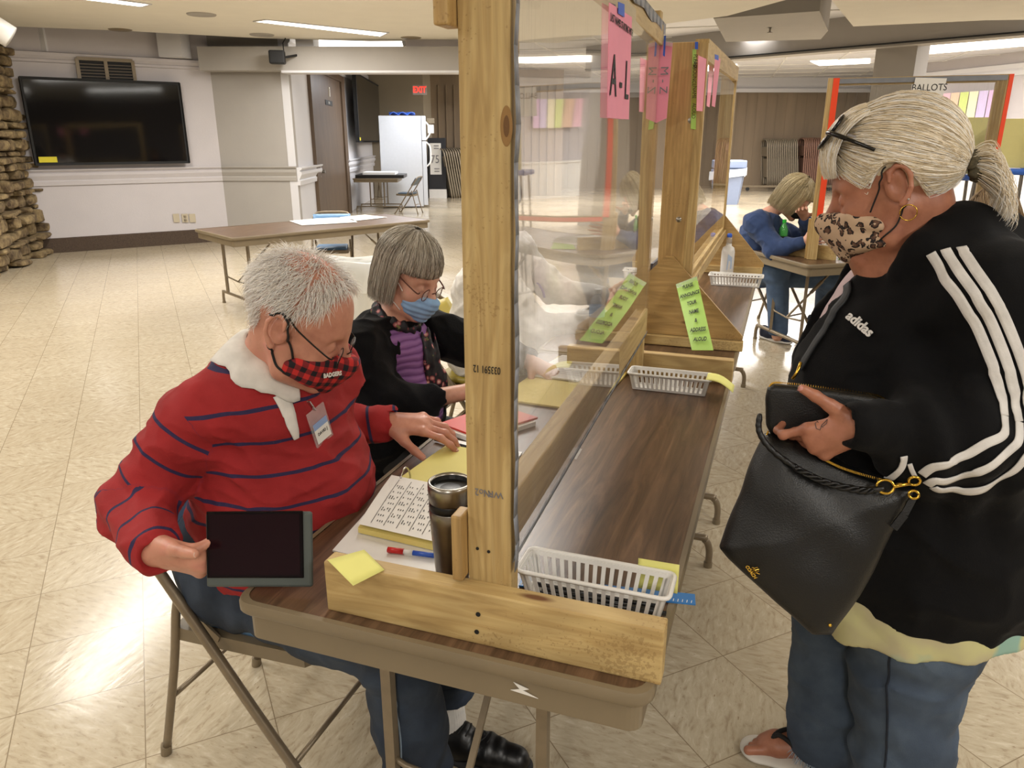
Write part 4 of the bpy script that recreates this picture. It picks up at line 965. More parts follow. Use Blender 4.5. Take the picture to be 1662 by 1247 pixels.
text('label_lettering', 'COKE', .022, p+Vector((0, -.036, .075)), (1, 0, 0), (0, 0, 1), M['paper'], t, sx=.8)
t, p = bottle(1346, 396, .85, 'sanitizer_bottle', 'clear hand sanitizer bottle with a white label behind the wooden foot', M['clearp'], clear('gel', '#dfe8ea', .1, .3), M['whitep'], None)
MB().lathe([(.0292, .02), (.0292, .09)], n=22).build('bottle_label', M['paper'], t, smooth=True)
for k, (px, py, m, lb) in enumerate(((1247, 404, mat('yellow_plastic', '#d9c437', .4), 'small yellow bottle by the soda bottle'), (1256, 406, mat('red_plastic', '#cf2a2a', .35), 'small red bottle between the yellow one and the soda bottle'))):
    p = at3(px, py); t = thing('squeeze_bottle', (p.x, p.y, .742), lb, 'bottle'); MB().lathe([(0, 0), (.014, 0), (.016, .01), (.015, .05), (.006, .065), (.005, .08), (0, .082)], n=16).build('bottle_body', m, t, smooth=True)
    MB().lathe([(.006, .062), (.007, .07), (0, .083)], n=12).build('bottle_cap', m, t, smooth=True)
for pts, m, lb in ((((1352, 396), (1415, 402), (1418, 412), (1362, 414)), 'paper', 'printed white ballot papers on the voter table'), (((1360, 421), (1408, 424), (1412, 412), (1375, 412)), 'green', 'lime green sheet at the edge of the voter table')):
    P = [PZ(x, y, .743) for x, y in pts]; t = thing('paper_sheet', sum(P, Vector())/4, lb, 'paper'); c = sum(P, Vector())/4
    MB().prism([q-c for q in P], (0, 0, .002)).build('sheet', M[m], t)
    if m == 'paper':
        mb = MB()
        for r in range(7): a, b = P[0].lerp(P[3], .1+.12*r), P[1].lerp(P[2], .1+.12*r); mb.quad(a-c+Vector((0, 0, .0025)), b-c+Vector((0, 0, .0025)), b-c+Vector((.0, .02, .0025)), a-c+Vector((0, .02, .0025)))
        mb.build('printed_rows', M['ink'], t)
# newspapers on the lone table
P = [PZ(x, y, .743) for x, y in ((470, 359), (487, 367), (540, 363), (525, 355))]
for k, (pts, lb) in enumerate(((((470, 359), (490, 366), (525, 364), (516, 355)), 'open newspaper page at the left end of the papers on the lone table'), (((516, 355), (526, 364), (580, 361), (566, 353)), 'newspaper page in the middle of the lone table'), (((552, 353), (575, 359), (628, 353), (592, 349)), 'newspaper page at the right end of the papers on the lone table'))):
    P = [PZ(x, y, .744) for x, y in pts]; c = sum(P, Vector())/4; t = thing('newspaper', c, lb, 'newspaper', 'newspapers on the lone table')
    MB().prism([q-c for q in P], (0, 0, .003)).build('sheet', M['paper'], t)
    mb = MB()
    for r in range(5): a, b = P[0].lerp(P[1], .15+.16*r), P[3].lerp(P[2], .15+.16*r); z_ = Vector((0, 0, .0035)); mb.quad(a.lerp(b, .1)-c+z_, a.lerp(b, .6)-c+z_, a.lerp(b, .6)-c+z_+(P[1]-P[0])*.08, a.lerp(b, .1)-c+z_+(P[1]-P[0])*.08)
    mb.build('printed_columns', M['inkg'], t)
# ------------------------------------------------------------------ steel folding chairs
def folding_chair(loc, rz, label, pad, W=.43, group='steel folding chairs', padded=True, frame=None):
    """facing +x; origin on the floor under the seat"""
    t = thing('folding_chair', loc, label, 'chair', group, rz); y = W/2; fr = frame or M['tanm']
    def lean(z): return .235-z*.475/.70*1.0 if z < 2 else 0
    pts = [(.235, -y, .012)]+[(.235-.68*z, -y, z) for z in (.2, .4, .6)]+[(.235-.68*.72, -y+.005, .72), (.235-.68*.765, -y+.035, .765), (.235-.68*.785, -y+.09, .785), (.235-.68*.785, y-.09, .785), (.235-.68*.765, y-.035, .765), (.235-.68*.72, y-.005, .72)]+[(.235-.68*z, y, z) for z in (.6, .4, .2)]+[(.235, y, .012)]
    MB().tube(catmull(pts, 4), .0125, 10).build('front_frame', fr, t, smooth=True)
    for s in (-1, 1):
        yy = s*(y-.028); MB().tube(catmull([(-.15, yy, .50), (-.165, yy, .47), (-.2, yy, .3), (-.275, yy, .012)], 4), .011, 10).build('rear_leg', fr, t, smooth=True)
        MB().cyl((.235, s*y, 0), (.23, s*y, .03), .0155).build('foot_cap', M['tan'], t); MB().cyl((-.278, yy, 0), (-.273, yy, .03), .014).build('foot_cap', M['tan'], t)
        mb = MB(); mb.bar((-.155, yy-s*.016, .475), (-.045, yy-s*.0, .415), .006, .018); mb.build('side_link', fr, t)
    mb = MB(); mb.cyl((-.222, -y+.03, .2), (-.222, y-.03, .2), .007); mb.build('crossbar', fr, t, smooth=True)
    mb = MB(); mb.cyl((.15, -y, .125), (.15, y, .125), .007); mb.build('crossbar', fr, t, smooth=True)
    mb = MB(); mb.prism([Vector((-.19, -y+.03, .415)), Vector((.19, -y+.03, .43)), Vector((.21, -y+.06, .43)), Vector((.21, y-.06, .43)), Vector((.19, y-.03, .43)), Vector((-.19, y-.03, .415))], (0, 0, -.035)); mb.build('seat_pan', M['tan'] if padded else fr, t)
    o = MB().box((0, 0, .436), (.34, W-.1, .035), bev=.014).build('seat', pad, t, smooth=True)
    mb = MB(); P = []
    mb.grid(lambda u, v: Vector((.235-.68*(.61+.155*v)+.012-.02*math.cos((u-.5)*2.6)+.02, -y+.012+(W-.024)*u, .61+.155*v)), 10, 5); o = mb.build('backrest', pad, t, smooth=True); solid(o, .018 if padded else .006, 0)
    return t
folding_chair((-1.12, 1.385, 0), 0, 'tan folding chair with a blue pad, under the man in the red sweater', M['bluepad'])
folding_chair((-1.30, 2.17, 0), 0, 'folding chair with a mustard back under the woman in the black cardigan', M['yelpad'], padded=False)
q = PZ(535, 440, 0); folding_chair((-4.60, 7.12, 0), math.radians(-62), 'blue padded folding chair pushed behind the lone table with newspapers', M['bluepad'])
p = PZ(656, 347, 0); folding_chair((p.x+.05, p.y+.1, 0), math.radians(190), 'small folding chair at the table in front of the refrigerator', mat('dark_blue_vinyl', '#43525f', .5), frame=M['tanm'])
pv = PZ(1262, 556, 0); folding_chair((.0, 6.75, 0), math.radians(-35), 'folding chair with a mustard back under the voter in blue', M['yelpad'], padded=False)
folding_chair((-1.36, 3.35, 0), 0, 'folding chair under the person in the white sweater', M['yelpad'], padded=False)
# table by the refrigerator
a = PZ(572, 290, .74); b = PZ(646, 290, .74); c = PZ(682, 280, .74)
T5 = folding_table((a.x, a.y), (b-a).length, 1.2, 'small brown table by the refrigerator with a flat black tray on it', ex=(b-a).to_2d(), ey=(dC.x, dC.y), gx=.3, gy=.25)
t = thing('flat_tray', (a+(b-a)*.5+dC*.5)+Vector((0, 0, .002)), 'black tray holding white trays on the table by the refrigerator', 'tray')
mb = MB(); mb.prism([-BD*.45-dC*.42, BD*.62-dC*.42, BD*.62+dC*.5, -BD*.45+dC*.5], (0, 0, .07)); mb.build('base', M['black'], t)
mb = MB(); mb.prism([-BD*.3-dC*.3+Vector((0, 0, .072)), BD*.42-dC*.3+Vector((0, 0, .072)), BD*.42+dC*.4+Vector((0, 0, .072)), -BD*.3+dC*.4+Vector((0, 0, .072))], (0, 0, .05)); mb.build('top_tray', M['paper'], t)
# ------------------------------------------------------------------ televisions
def tv(name, P, n, label, th=.05, sticker=None):
    """P: corners lower-left, lower-right, upper-right, upper-left; n points into the room"""
    c = sum(P, Vector())/4; t = thing('television', c, label, 'television'); P = [p-c for p in P]
    MB().prism([p for p in P], -n*th).build('housing', M['blackm'], t)
    u = (P[1]-P[0]).normalized(); v = (P[3]-P[0]).normalized(); b = .03
    Q = [P[0]+u*b+v*b, P[1]-u*b+v*b, P[2]-u*b-v*b, P[3]+u*b-v*b]; MB().prism([q+n*.002 for q in Q], n*.003).build('screen', M['screen'], t)
    mb = MB()
    for i in range(4): mb.bar(P[i]+n*.006, P[(i+1) % 4]+n*.006, .02, .014)
    mb.build('bezel', M['blackm'], t)
    s0 = P[0]+u*.05+v*.035; MB().prism([s0+n*.007, s0+u*.22*sticker+n*.007, s0+u*.22*sticker+v*.075*sticker+n*.007, s0+v*.075*sticker+n*.007], n*.002).build('sticker', mat('yellow_sticker', '#c9bd22', .6), t, label='yellow sticker')
    return t
nA = dA.cross(Vector((0, 0, 1))); nA = nA if nA.dot(A0) < 0 else -nA; nA.z = 0; nA.normalize()
A0s, A1s = A0+nA*.14, A1+nA*.14
tq = [plan(58, 270, A0s, A1s), plan(307, 263, A0s, A1s), plan(291, 132, A0s, A1s), plan(31, 127, A0s, A1s)]
zl, zh = (tq[0].z+tq[1].z)/2, (tq[2].z+tq[3].z)/2
xl = (tq[0]+tq[3])/2; xr = (tq[1]+tq[2])/2
tv('television', [Vector((xl.x, xl.y, zl)), Vector((xr.x, xr.y, zl)), Vector((xr.x, xr.y, zh)), Vector((xl.x, xl.y, zh))], nA, 'very large black wall television on the left wall above the chair rail', .08, 1.0)
B0s, B1s = BC+ndr*.25, CE+ndr*.25
tq = [plan(580, 228, B0s, B1s), plan(618, 228, B0s, B1s), plan(618, 143, B0s, B1s), plan(580, 138, B0s, B1s)]
xl = (tq[0]+tq[3])/2; xr = (tq[1]+tq[2])/2
tv('television', [Vector((xl.x, xl.y, 1.5)), Vector((xr.x, xr.y, 1.5)), Vector((xr.x, xr.y, 2.95)), Vector((xl.x, xl.y, 2.95))], ndr, 'second black wall television beyond the brown door, seen edge-on', .07, .9)
# vent grille above the large television
t = thing('wall_vent', plan(172, 115, A0s, A1s), 'dark louvred vent grille above the large television', 'vent'); c = t.location
g0, g1 = plan(126, 110, A0+nA*.02, A1+nA*.02), plan(216, 112, A0+nA*.02, A1+nA*.02); gz1 = plan(126, 95, A0, A1).z; gz0 = gz1-.42
def gv(s, z, o=0): p = g0.lerp(g1, s)+nA*o; return Vector((p.x, p.y, z))
MB().prism([gv(0, gz0), gv(1, gz0), gv(1, gz1), gv(0, gz1)], nA*.02).build('backing', M['blackm'], t, keep=True)
mb = MB()
for a, b in ((gv(0, gz0, .03), gv(0, gz1, .03)), (gv(1, gz0, .03), gv(1, gz1, .03)), (gv(.5, gz0, .03), gv(.5, gz1, .03)), (gv(0, gz1, .03), gv(1, gz1, .03))): mb.bar(a, b, .045, .03, up=nA)
mb.build('frame', M['tan'], t, keep=True)
for i in range(9):
    z = gz0+.03+i*.04; MB().bar(gv(.02, z, .035), gv(.98, z, .035), .02, .012).build('slat', mat('louvre_brown', '#5b5145', .6), t, keep=True)
# outlets
for k, px in enumerate((287, 301, 313)):
    a = plan(px-5, 361, A0+nA*.01, A1+nA*.01); b = plan(px+5, 361, A0+nA*.01, A1+nA*.01); t = thing('wall_outlet', (a+b)/2, ('left', 'middle', 'right')[k]+'most cream cover plate of the three low on the left wall', 'outlet', 'cover plates on the left wall')
    z = t.location.z; MB().prism([a, b, Vector((b.x, b.y, z+.13)), Vector((a.x, a.y, z+.13))], nA*.01).build('cover_plate', mat('cream_plastic', ('#b3a892', '#e0d6bd', '#b3a892')[k] if k == 1 else '#b3a892', .5), t, keep=True)
    if k == 1:
        m_ = (a+b)/2+nA*.012
        for dz in (.035, .09): MB().box(m_+Vector((0, 0, dz)), (.03, .03, .03)).build('socket', M['wallo'], t, keep=True)
# loudspeaker on the header, sprinkler, hanging tag
p = plan(450, 93, (H0.x, H0.y-.25), (H1.x, H1.y-.25)); t = thing('wall_speaker', p, 'small black loudspeaker fixed at the left of the grey header', 'speaker')
MB().box((0, 0, 0), (.22, .16, .18), rotz(.5), bev=.02).build('cabinet', M['blackm'], t); MB().bar((.08, .05, 0), (.12, .3, .05), .03, .03).build('bracket', M['blackm'], t)
MB().tube([(.05, .1, .08), (.03, .12, .2), (.05, .2, .3), (0, .25, .45)], .008, 6).build('cable', M['blackm'], t)
for q, lb in (((157, 55), 'white sprinkler hanging from the ceiling above the large television'), ((1250, 45), 'small white sprinkler under the grey ceiling panel near the second screen')):
    p = PZ(*q, 3.0); t = thing('sprinkler', p, lb, 'sprinkler'); MB().cyl((0, 0, 0), (0, 0, .1), .035).build('socket', M['whitep'], t); MB().cyl((0, 0, -.06), (0, 0, 0), .015).cyl((0, 0, -.065), (0, 0, -.055), .035).build('head', M['steel'], t)
p = plan(417, 126, (H0.x, H0.y+.45), (H1.x, H1.y+.45)); o = MB().box(p, (.03, .015, .12)).build('wall_hook', M['paper']); setp(o, 'small white hook on the grey wall below the black loudspeaker', 'hook')
# exit signs
def exit_sign(px, py, dep_, label, w_=.34):
    d = ray(px, py); p = CC+d*dep_; t = thing('exit_sign', p, label, 'sign')
    MB().prism([-BD*w_/2+Vector((0, 0, -.11)), BD*w_/2+Vector((0, 0, -.11)), BD*w_/2+Vector((0, 0, .11)), -BD*w_/2+Vector((0, 0, .11))], CF.to_2d().to_3d()*.06).build('housing', mat('sign_face', '#a89c92', .5), t)
    text('sign_lettering', 'EXIT', .2, p-CF.to_2d().to_3d()*.006, BD, (0, 0, 1), M['exitr'], t, sx=.78, bold=.004); return t
exit_sign(681, 146, 18.3, 'red lit EXIT sign on the olive wall above the refrigerator')
exit_sign(765, 153, 20.4, 'red lit EXIT sign half hidden by the wooden post')
# refrigerator
a = PZ(622, 338, 0); b = PZ(688, 337, 0); fw = (b-a).length; t = thing('refrigerator', a, 'white refrigerator with a curved door handle in the passage', 'refrigerator')
zf = 2.08; ux = (b-a).normalized(); uy = Vector((-ux.y, ux.x, 0))
MB().prism([Vector((0, 0, .03)), ux*fw+Vector((0, 0, .03)), ux*fw+uy*.8+Vector((0, 0, .03)), uy*.8+Vector((0, 0, .03))], (0, 0, zf-.03)).build('cabinet', mat('fridge_white', '#c9ccd2', .3), t)
for z0, z1 in ((.06, 1.52), (1.54, zf)): MB().prism([ux*(fw+.01)+Vector((0, 0, z0)), ux*(fw+.11)+Vector((0, 0, z0)), ux*(fw+.11)+uy*.8+Vector((0, 0, z0)), ux*(fw+.01)+uy*.8+Vector((0, 0, z0))], (0, 0, z1-z0)).build('door', mat('fridge_white', '#c9ccd2', .3), t)
for z0, z1 in ((.95, 1.5), (1.56, 1.95)): MB().tube(catmull([ux*(fw+.11)+uy*.06+Vector((0, 0, z0)), ux*(fw+.2)+uy*.06+Vector((0, 0, z0+.12)), ux*(fw+.2)+uy*.06+Vector((0, 0, z1-.12)), ux*(fw+.11)+uy*.06+Vector((0, 0, z1))], 6), .018, 8).build('handle', M['whitep'], t, smooth=True)
p = a+ux*.55+uy*.3+Vector((0, 0, zf)); o = MB().grid(lambda u_, v_: p+ux*(u_-.5)*.6+uy*(v_-.5)*.3+Vector((0, 0, .02+.07*abs(math.sin(u_*9+v_*2)))), 20, 5).build('blue_bag', mat('blue_bag', '#3565c9', .4)); solid(o, .01); setp(o, 'crumpled blue bag on top of the refrigerator', 'bag')
# poster display with 75
p = PZ(697, 322, 0); t = thing('poster_display', p, 'black and white display panel with a large 75 beside the refrigerator', 'display')
Dp = (p-CC).dot(CF); sc_ = Dp/1220
w_ = 28*sc_; H_ = lambda y_: 1.55-(y_-227)*sc_/math.cos(0)*1.0
MB().prism([Vector((0, 0, 0)), BD*w_, BD*w_+Vector((0, 0, H_(303))), Vector((0, 0, H_(303)))], CF.to_2d().to_3d()*.3).build('base', M['whitep'], t)
MB().prism([Vector((0, 0, H_(303))), BD*w_+Vector((0, 0, H_(303))), BD*w_+Vector((0, 0, H_(224))), Vector((0, 0, H_(224)))], CF.to_2d().to_3d()*.3).build('panel', mat('dark_panel', '#25262b', .5), t)
fb = -CF.to_2d().to_3d()*.01
MB().prism([fb+BD*.05+Vector((0, 0, H_(280))), fb+BD*(w_*.75)+Vector((0, 0, H_(280))), fb+BD*(w_*.75)+Vector((0, 0, H_(232))), fb+BD*.05+Vector((0, 0, H_(232)))], -CF.to_2d().to_3d()*.005).build('poster', M['paper'], t)
text('poster_number', '75', .30, p+fb*2+BD*w_*.4+Vector((0, 0, H_(257))), BD, (0, 0, 1), M['inkg'], t, sx=.8)
for i, yy in enumerate((236, 240, 271, 275)): MB().box(fb*2+BD*w_*.4+Vector((0, 0, H_(yy))), (.24, .01, .02)).build('caption_bar', M['inkg'], t)
for q0, q1, y0_, y1_, m, lb in ((693, 705, 200, 192, 'tan', 'small brown notice on the olive corner wall'), (694, 704, 216, 203, 'paper', 'small white notice on the olive corner wall')):
    a = PZ(q0, 330, 0); a = W1+Vector((-.02, -.05, 0)); D_ = (a-CC).dot(CF); s_ = D_/1220
    c0_ = plan(q0, y0_, W1-Vector((0, .1, 0)), P2-Vector((0, .1, 0))); c1_ = plan(q1, y1_, W1-Vector((0, .1, 0)), P2-Vector((0, .1, 0)))
    d = ray((q0+q1)/2, (y0_+y1_)/2); pc = CC+d*18.2; t2 = thing('wall_notice', pc, lb, 'notice'); hw = (q1-q0)/2*18.2/1220; hh = (y0_-y1_)/2*18.2/1220
    MB().prism([-BD*hw+Vector((0, 0, -hh)), BD*hw+Vector((0, 0, -hh)), BD*hw+Vector((0, 0, hh)), -BD*hw+Vector((0, 0, hh))], CF.to_2d().to_3d()*.02).build('sheet', M[m], t2)
# ------------------------------------------------------------------ folded chairs on racks
def folded(loc, rz, fr):
    t = thing('folded_chair', loc, 'x', 'chair', 'x', rz); y = .21
    MB().tube(catmull([(.0, -y, 0), (0, -y, .5), (0, -y, .85), (0, -y+.05, .97), (0, 0, 1.0), (0, y-.05, .97), (0, y, .85), (0, y, .5), (0, y, 0)], 3), .016, 6).build('frame', fr, t, smooth=True)
    MB().box((.0, 0, .74), (.012, .4, .2)).build('backrest', fr, t); MB().box((.025, 0, .38), (.02, .38, .4)).build('seat', fr, t)
    for s in (-1, 1): MB().tube([(.035, s*.17, .5), (.045, s*.17, .02)], .014, 6).build('leg', fr, t)
    return t
ORD = 'first second third fourth fifth sixth seventh eighth ninth tenth eleventh twelfth thirteenth fourteenth fifteenth sixteenth seventeenth'.split()
def rack(P0, P1, n, fr, label, group, sc=1.0, tilt=.16):
    d = (P1-P0); ang = math.atan2(d.y, d.x); proto = None
    for i in range(n):
        p = P0.lerp(P1, i/(n-1))
        if proto is None: proto = o = folded(p, ang, fr); o['group'] = group
        else: o = dup(proto, p, ang, None, group)
        o['label'] = ORD[i]+' '+label
        o.scale = (sc, sc, sc); o.rotation_euler = (0, tilt, ang)
dk = mat('dark_tube', '#8d8270', .4, .3); rt = mat('red_brown_tube', '#94705f', .4, .3)
a = PZ(1240, 307, 0); b = PZ(1287, 307, 0)
zz = Vector((0, 0, .12)); rack(a+zz, b+zz+BD*.0, 17, dk, 'tan folded chair from the left on the left rack by the brown partition', 'folded chairs on the left rack', 1.45, -.10)
a = PZ(1296, 307, 0); b = PZ(1345, 307, 0); rack(a+zz, b+zz, 17, rt, 'reddish folded chair from the left on the right rack by the brown partition', 'folded chairs on the right rack', 1.48, -.05)
a = PZ(726, 321, 0); b = PZ(770, 319, 0); rack(a, b, 13, dk, 'folded chair from the left leaning in the passage beyond the refrigerator', 'folded chairs in the passage', 1.35, -.18)
for (x0, x1, lb) in ((1205, 1292, 'low metal rack bar under the left row of folded chairs'), (1293, 1350, 'low metal rack bar under the right row of folded chairs')):
    a = PZ(x0, 309, 0); b = PZ(x1, 309, 0); t = thing('chair_rack', a, lb, 'rack', 'chair racks'); MB().bar(Vector((0, -.3, .14)), b-a+Vector((0, -.3, .14)), .06, .06).build('rail', M['tanm'], t)
    for s in (.1, .9): MB().cyl((b-a)*s+Vector((0, -.33, .06)), (b-a)*s+Vector((0, -.27, .06)), .06).build('wheel', M['blackm'], t)
# bins
p = PZ(1178, 331, 0); t = thing('trash_bin', p, 'tall blue-grey plastic trash bin before the brown partition', 'bin')
MB().prism([BD*a_+Vector((0, b_, 0)) for a_, b_ in ((-.28, -.2), (.28, -.2), (.28, .3), (-.28, .3))], (0, 0, .01)).build('base', M['bin'], t)
mb = MB(); lo = [BD*x_*.3+Vector((0, y_*.3, 0)) for x_, y_ in ((-1, -1), (1, -1), (1, 1), (-1, 1))]; hi = [BD*x_*.4+Vector((0, y_*.38, .86)) for x_, y_ in ((-1, -1), (1, -1), (1, 1), (-1, 1))]
for i in range(4): mb.quad(lo[i], lo[(i+1) % 4], hi[(i+1) % 4], hi[i])
o = mb.build('body', M['bin'], t); solid(o, .02)
mb = MB(); a = [BD*x_*.44+Vector((0, y_*.42, .72+.04*x_)) for x_, y_ in ((-1, -1), (1, -1), (1, 1), (-1, 1))]
for i in range(4): mb.quad(a[i]+Vector((0, 0, -.08)), a[(i+1) % 4]+Vector((0, 0, -.05)), a[(i+1) % 4]+Vector((0, 0, .12)), a[i]+Vector((0, 0, .12)))
o = mb.build('bag_fold', mat('bin_liner', '#d5dae4', .4), t); solid(o, .01)
MB().box((0, 0, .97), (.74, .6, .2), rotz(math.radians(19)), bev=.03).build('lid', M['bin'], t)
t = thing('waste_basket', (-3.44, 5.55, 0), 'white waste basket with a clear liner behind the man, by the lone table', 'bin')
mb = MB(); n = 28
def wb(k, r, z, e=.0): a = 2*math.pi*k/n; c_, s_ = math.cos(a), math.sin(a); q_ = (abs(c_)**4+abs(s_)**4)**-.25; return Vector((c_*q_*r*1.25, s_*q_*r, z+e*math.sin(a*3)))
P = [(.13, 0), (.135, .01), (.175, .55), (.183, .56), (.175, .565)]
V = [wb(k, r, z) for r, z in P for k in range(n)]; mb._add(V, [(i*n+k, i*n+(k+1) % n, (i+1)*n+(k+1) % n, (i+1)*n+k) for i in range(len(P)-1) for k in range(n)]); o = mb.build('body', M['milky'], t, smooth=True); o.rotation_euler.z = .3
mb = MB(); P = [(.172, .33), (.182, .48), (.187, .58), (.181, .59), (.17, .54), (.16, .4)]
V = [wb(k, r+.004*math.sin(k*2.3), z, .012) for r, z in P for k in range(n)]; mb._add(V, [(i*n+k, i*n+(k+1) % n, (i+1)*n+(k+1) % n, (i+1)*n+k) for i in range(len(P)-1) for k in range(n)]); o = mb.build('liner', M['milky'], t, smooth=True); o.rotation_euler.z = .3
# ------------------------------------------------------------------ voting booths at the right
def booth(px0, px1, pyt, pyb, y, label, yellow=True):
    a = PY(px0, pyb, y); b = PY(px1, pyb, y); zt_ = PY(px0, pyt, y).z; t = thing('voting_booth', (a.x, y, a.z), label, 'booth', 'blue and yellow voting booths'); w_ = b.x-a.x; h_ = zt_-a.z
    MB().box((w_/2, .2, -.03), (w_+.12, .5, .05), bev=.02).build('tray', mat('booth_blue', '#2f66c8', .4), t)
    MB().box((w_+.035, .1, h_/2-.05), (.02, .3, h_*.95)).build('side_panel', mat('booth_blue', '#2f66c8', .4), t)
    MB().box((w_/2, .0, h_/2), (w_, .008, h_)).build('privacy_panel', mat('pale_yellow_board', '#ded590', .6), t)
    for s in (.05, .95):
        for d in (0, .4): MB().cyl((w_*s, d, -.05), (w_*s+(s-.5)*.1, d, -a.z), .014).build('leg', M['steel'], t)
    return t
booth(1602, 1664, 193, 272, 7.2, 'yellow and blue voting booth at the right edge of the room'); booth(1540, 1590, 191, 282, 7.6, 'voting booth with a pale panel, seen through the orange-edged screen')
p = R0+(R1-R0)*.5
bb = [plan(x, y, R0-Vector((.3, 0, 0)), R1-Vector((.3, 0, 0))) for x, y in ((1530, 152), (1622, 150))]
t = thing('notice_board', (bb[0]+bb[1])/2, 'wall of pastel papers behind the orange-edged screen', 'notice board')
for k in range(6):
    a = bb[0].lerp(bb[1], k/6); b = bb[0].lerp(bb[1], (k+.9)/6); z1 = bb[0].z; m = mat('pastel_%s' % ('pink', 'peach', 'lime', 'cream', 'lilac', 'violet')[k], ('#f0c3d3', '#f2cdb5', '#cfe08c', '#efe9c9', '#cfc2ea', '#dcb9e2')[k], .7)
    MB().prism([Vector((a.x, a.y, z1-.75)), Vector((b.x, b.y, z1-.75)), Vector((b.x, b.y, z1)), Vector((a.x, a.y, z1))], (0, .01, 0)).build('poster', m, t, keep=True)
# stone pillar
p0 = PZ(68, 410, 0); p1 = PZ(-70, 474, 0); t = struct(MB().prism([p0, p1, p1+Vector((-1.2, .6, 0)), p0+Vector((-1.2, .6, 0))], (0, 0, 3.6)).build('wall_stone', mat('mortar', '#6d5b3f', .9, bump=.5, bscale=30)))
sm = cmat('field_stone', lambda t: (t.bump(t.noise(t.obj(), 25, 5, .7), .6, .03), t.mix(.5, t.ramp(t.noise(t.obj(), 3.2, 4, .6), [(.3, '#2e2419'), (.45, '#5b4730'), (.58, '#94805a'), (.7, '#453523')]), t.ramp(t.noise(t.obj(), 14, 4), [(.35, '#3c2d1e'), (.65, '#9b8862')])))[1], .85)
e0 = p0.copy(); e1 = p1.copy(); dd = (e1-e0); Ls = dd.length; dd.normalize(); nn = Vector((-dd.y, dd.x, 0)); nn = nn if nn.dot(e0) < 0 else -nn
bmm = bmesh.new(); z = 0; rr = random.Random(3); row = 0
while z < 3.5:
    h = rr.uniform(.05, .2); s = -.12-rr.random()*.1
    while s < Ls:
        l = rr.uniform(.12, .5); o_ = rr.uniform(-.02, .12); hh = h*rr.uniform(.7, 1.25); tl = rr.uniform(-.15, .15)
        r = bmesh.ops.create_icosphere(bmm, subdivisions=2, radius=1); c = e0+dd*(s+l/2)+nn*(o_-.02)+Vector((0, 0, z+h/2))
        for v in r['verts']:
            q_ = v.co; e_ = .5; q = Vector([math.copysign(abs(k)**e_, k) for k in q_]); q = q*(.86+.12*rr.random())
            v.co = c+dd*q.x*l*.5+nn*q.y*.12+Vector((0, 0, 1))*(q.z*hh*.5+tl*q.x*l*.25)
        s += l
    z += h
me = bpy.data.meshes.new('stone_facing'); bmm.to_mesh(me); bmm.free(); me.materials.append(sm); o = bpy.data.objects.new('wall_stone_facing', me); COL.objects.link(o); struct(o); o.parent = t
a = PZ(5, 60, 2.6); t = thing('corner_tube', a, 'white tube fixed high beside the stone pillar', 'tube'); MB().cyl((-.3, -.3, .35), (.05, .05, 0), .12).build('pipe', M['whitep'], t, smooth=True)
# dark display panel behind the second screen, seen through the acrylic
t = thing('laptop', (-.55, 3.75, .742), 'dark grey laptop seen through the acrylic of the second screen', 'laptop')
MB().box((0, 0, .01), (.25, .34, .018), bev=.004).build('keyboard_base', M['blackm'], t); MB().prism([Vector((-.08, -.17, .02)), Vector((-.08, .17, .02)), Vector((-.02, .17, .25)), Vector((-.02, -.17, .25))], (.012, 0, 0)).build('lid', mat('dark_lid', '#3b3c44', .4), t)
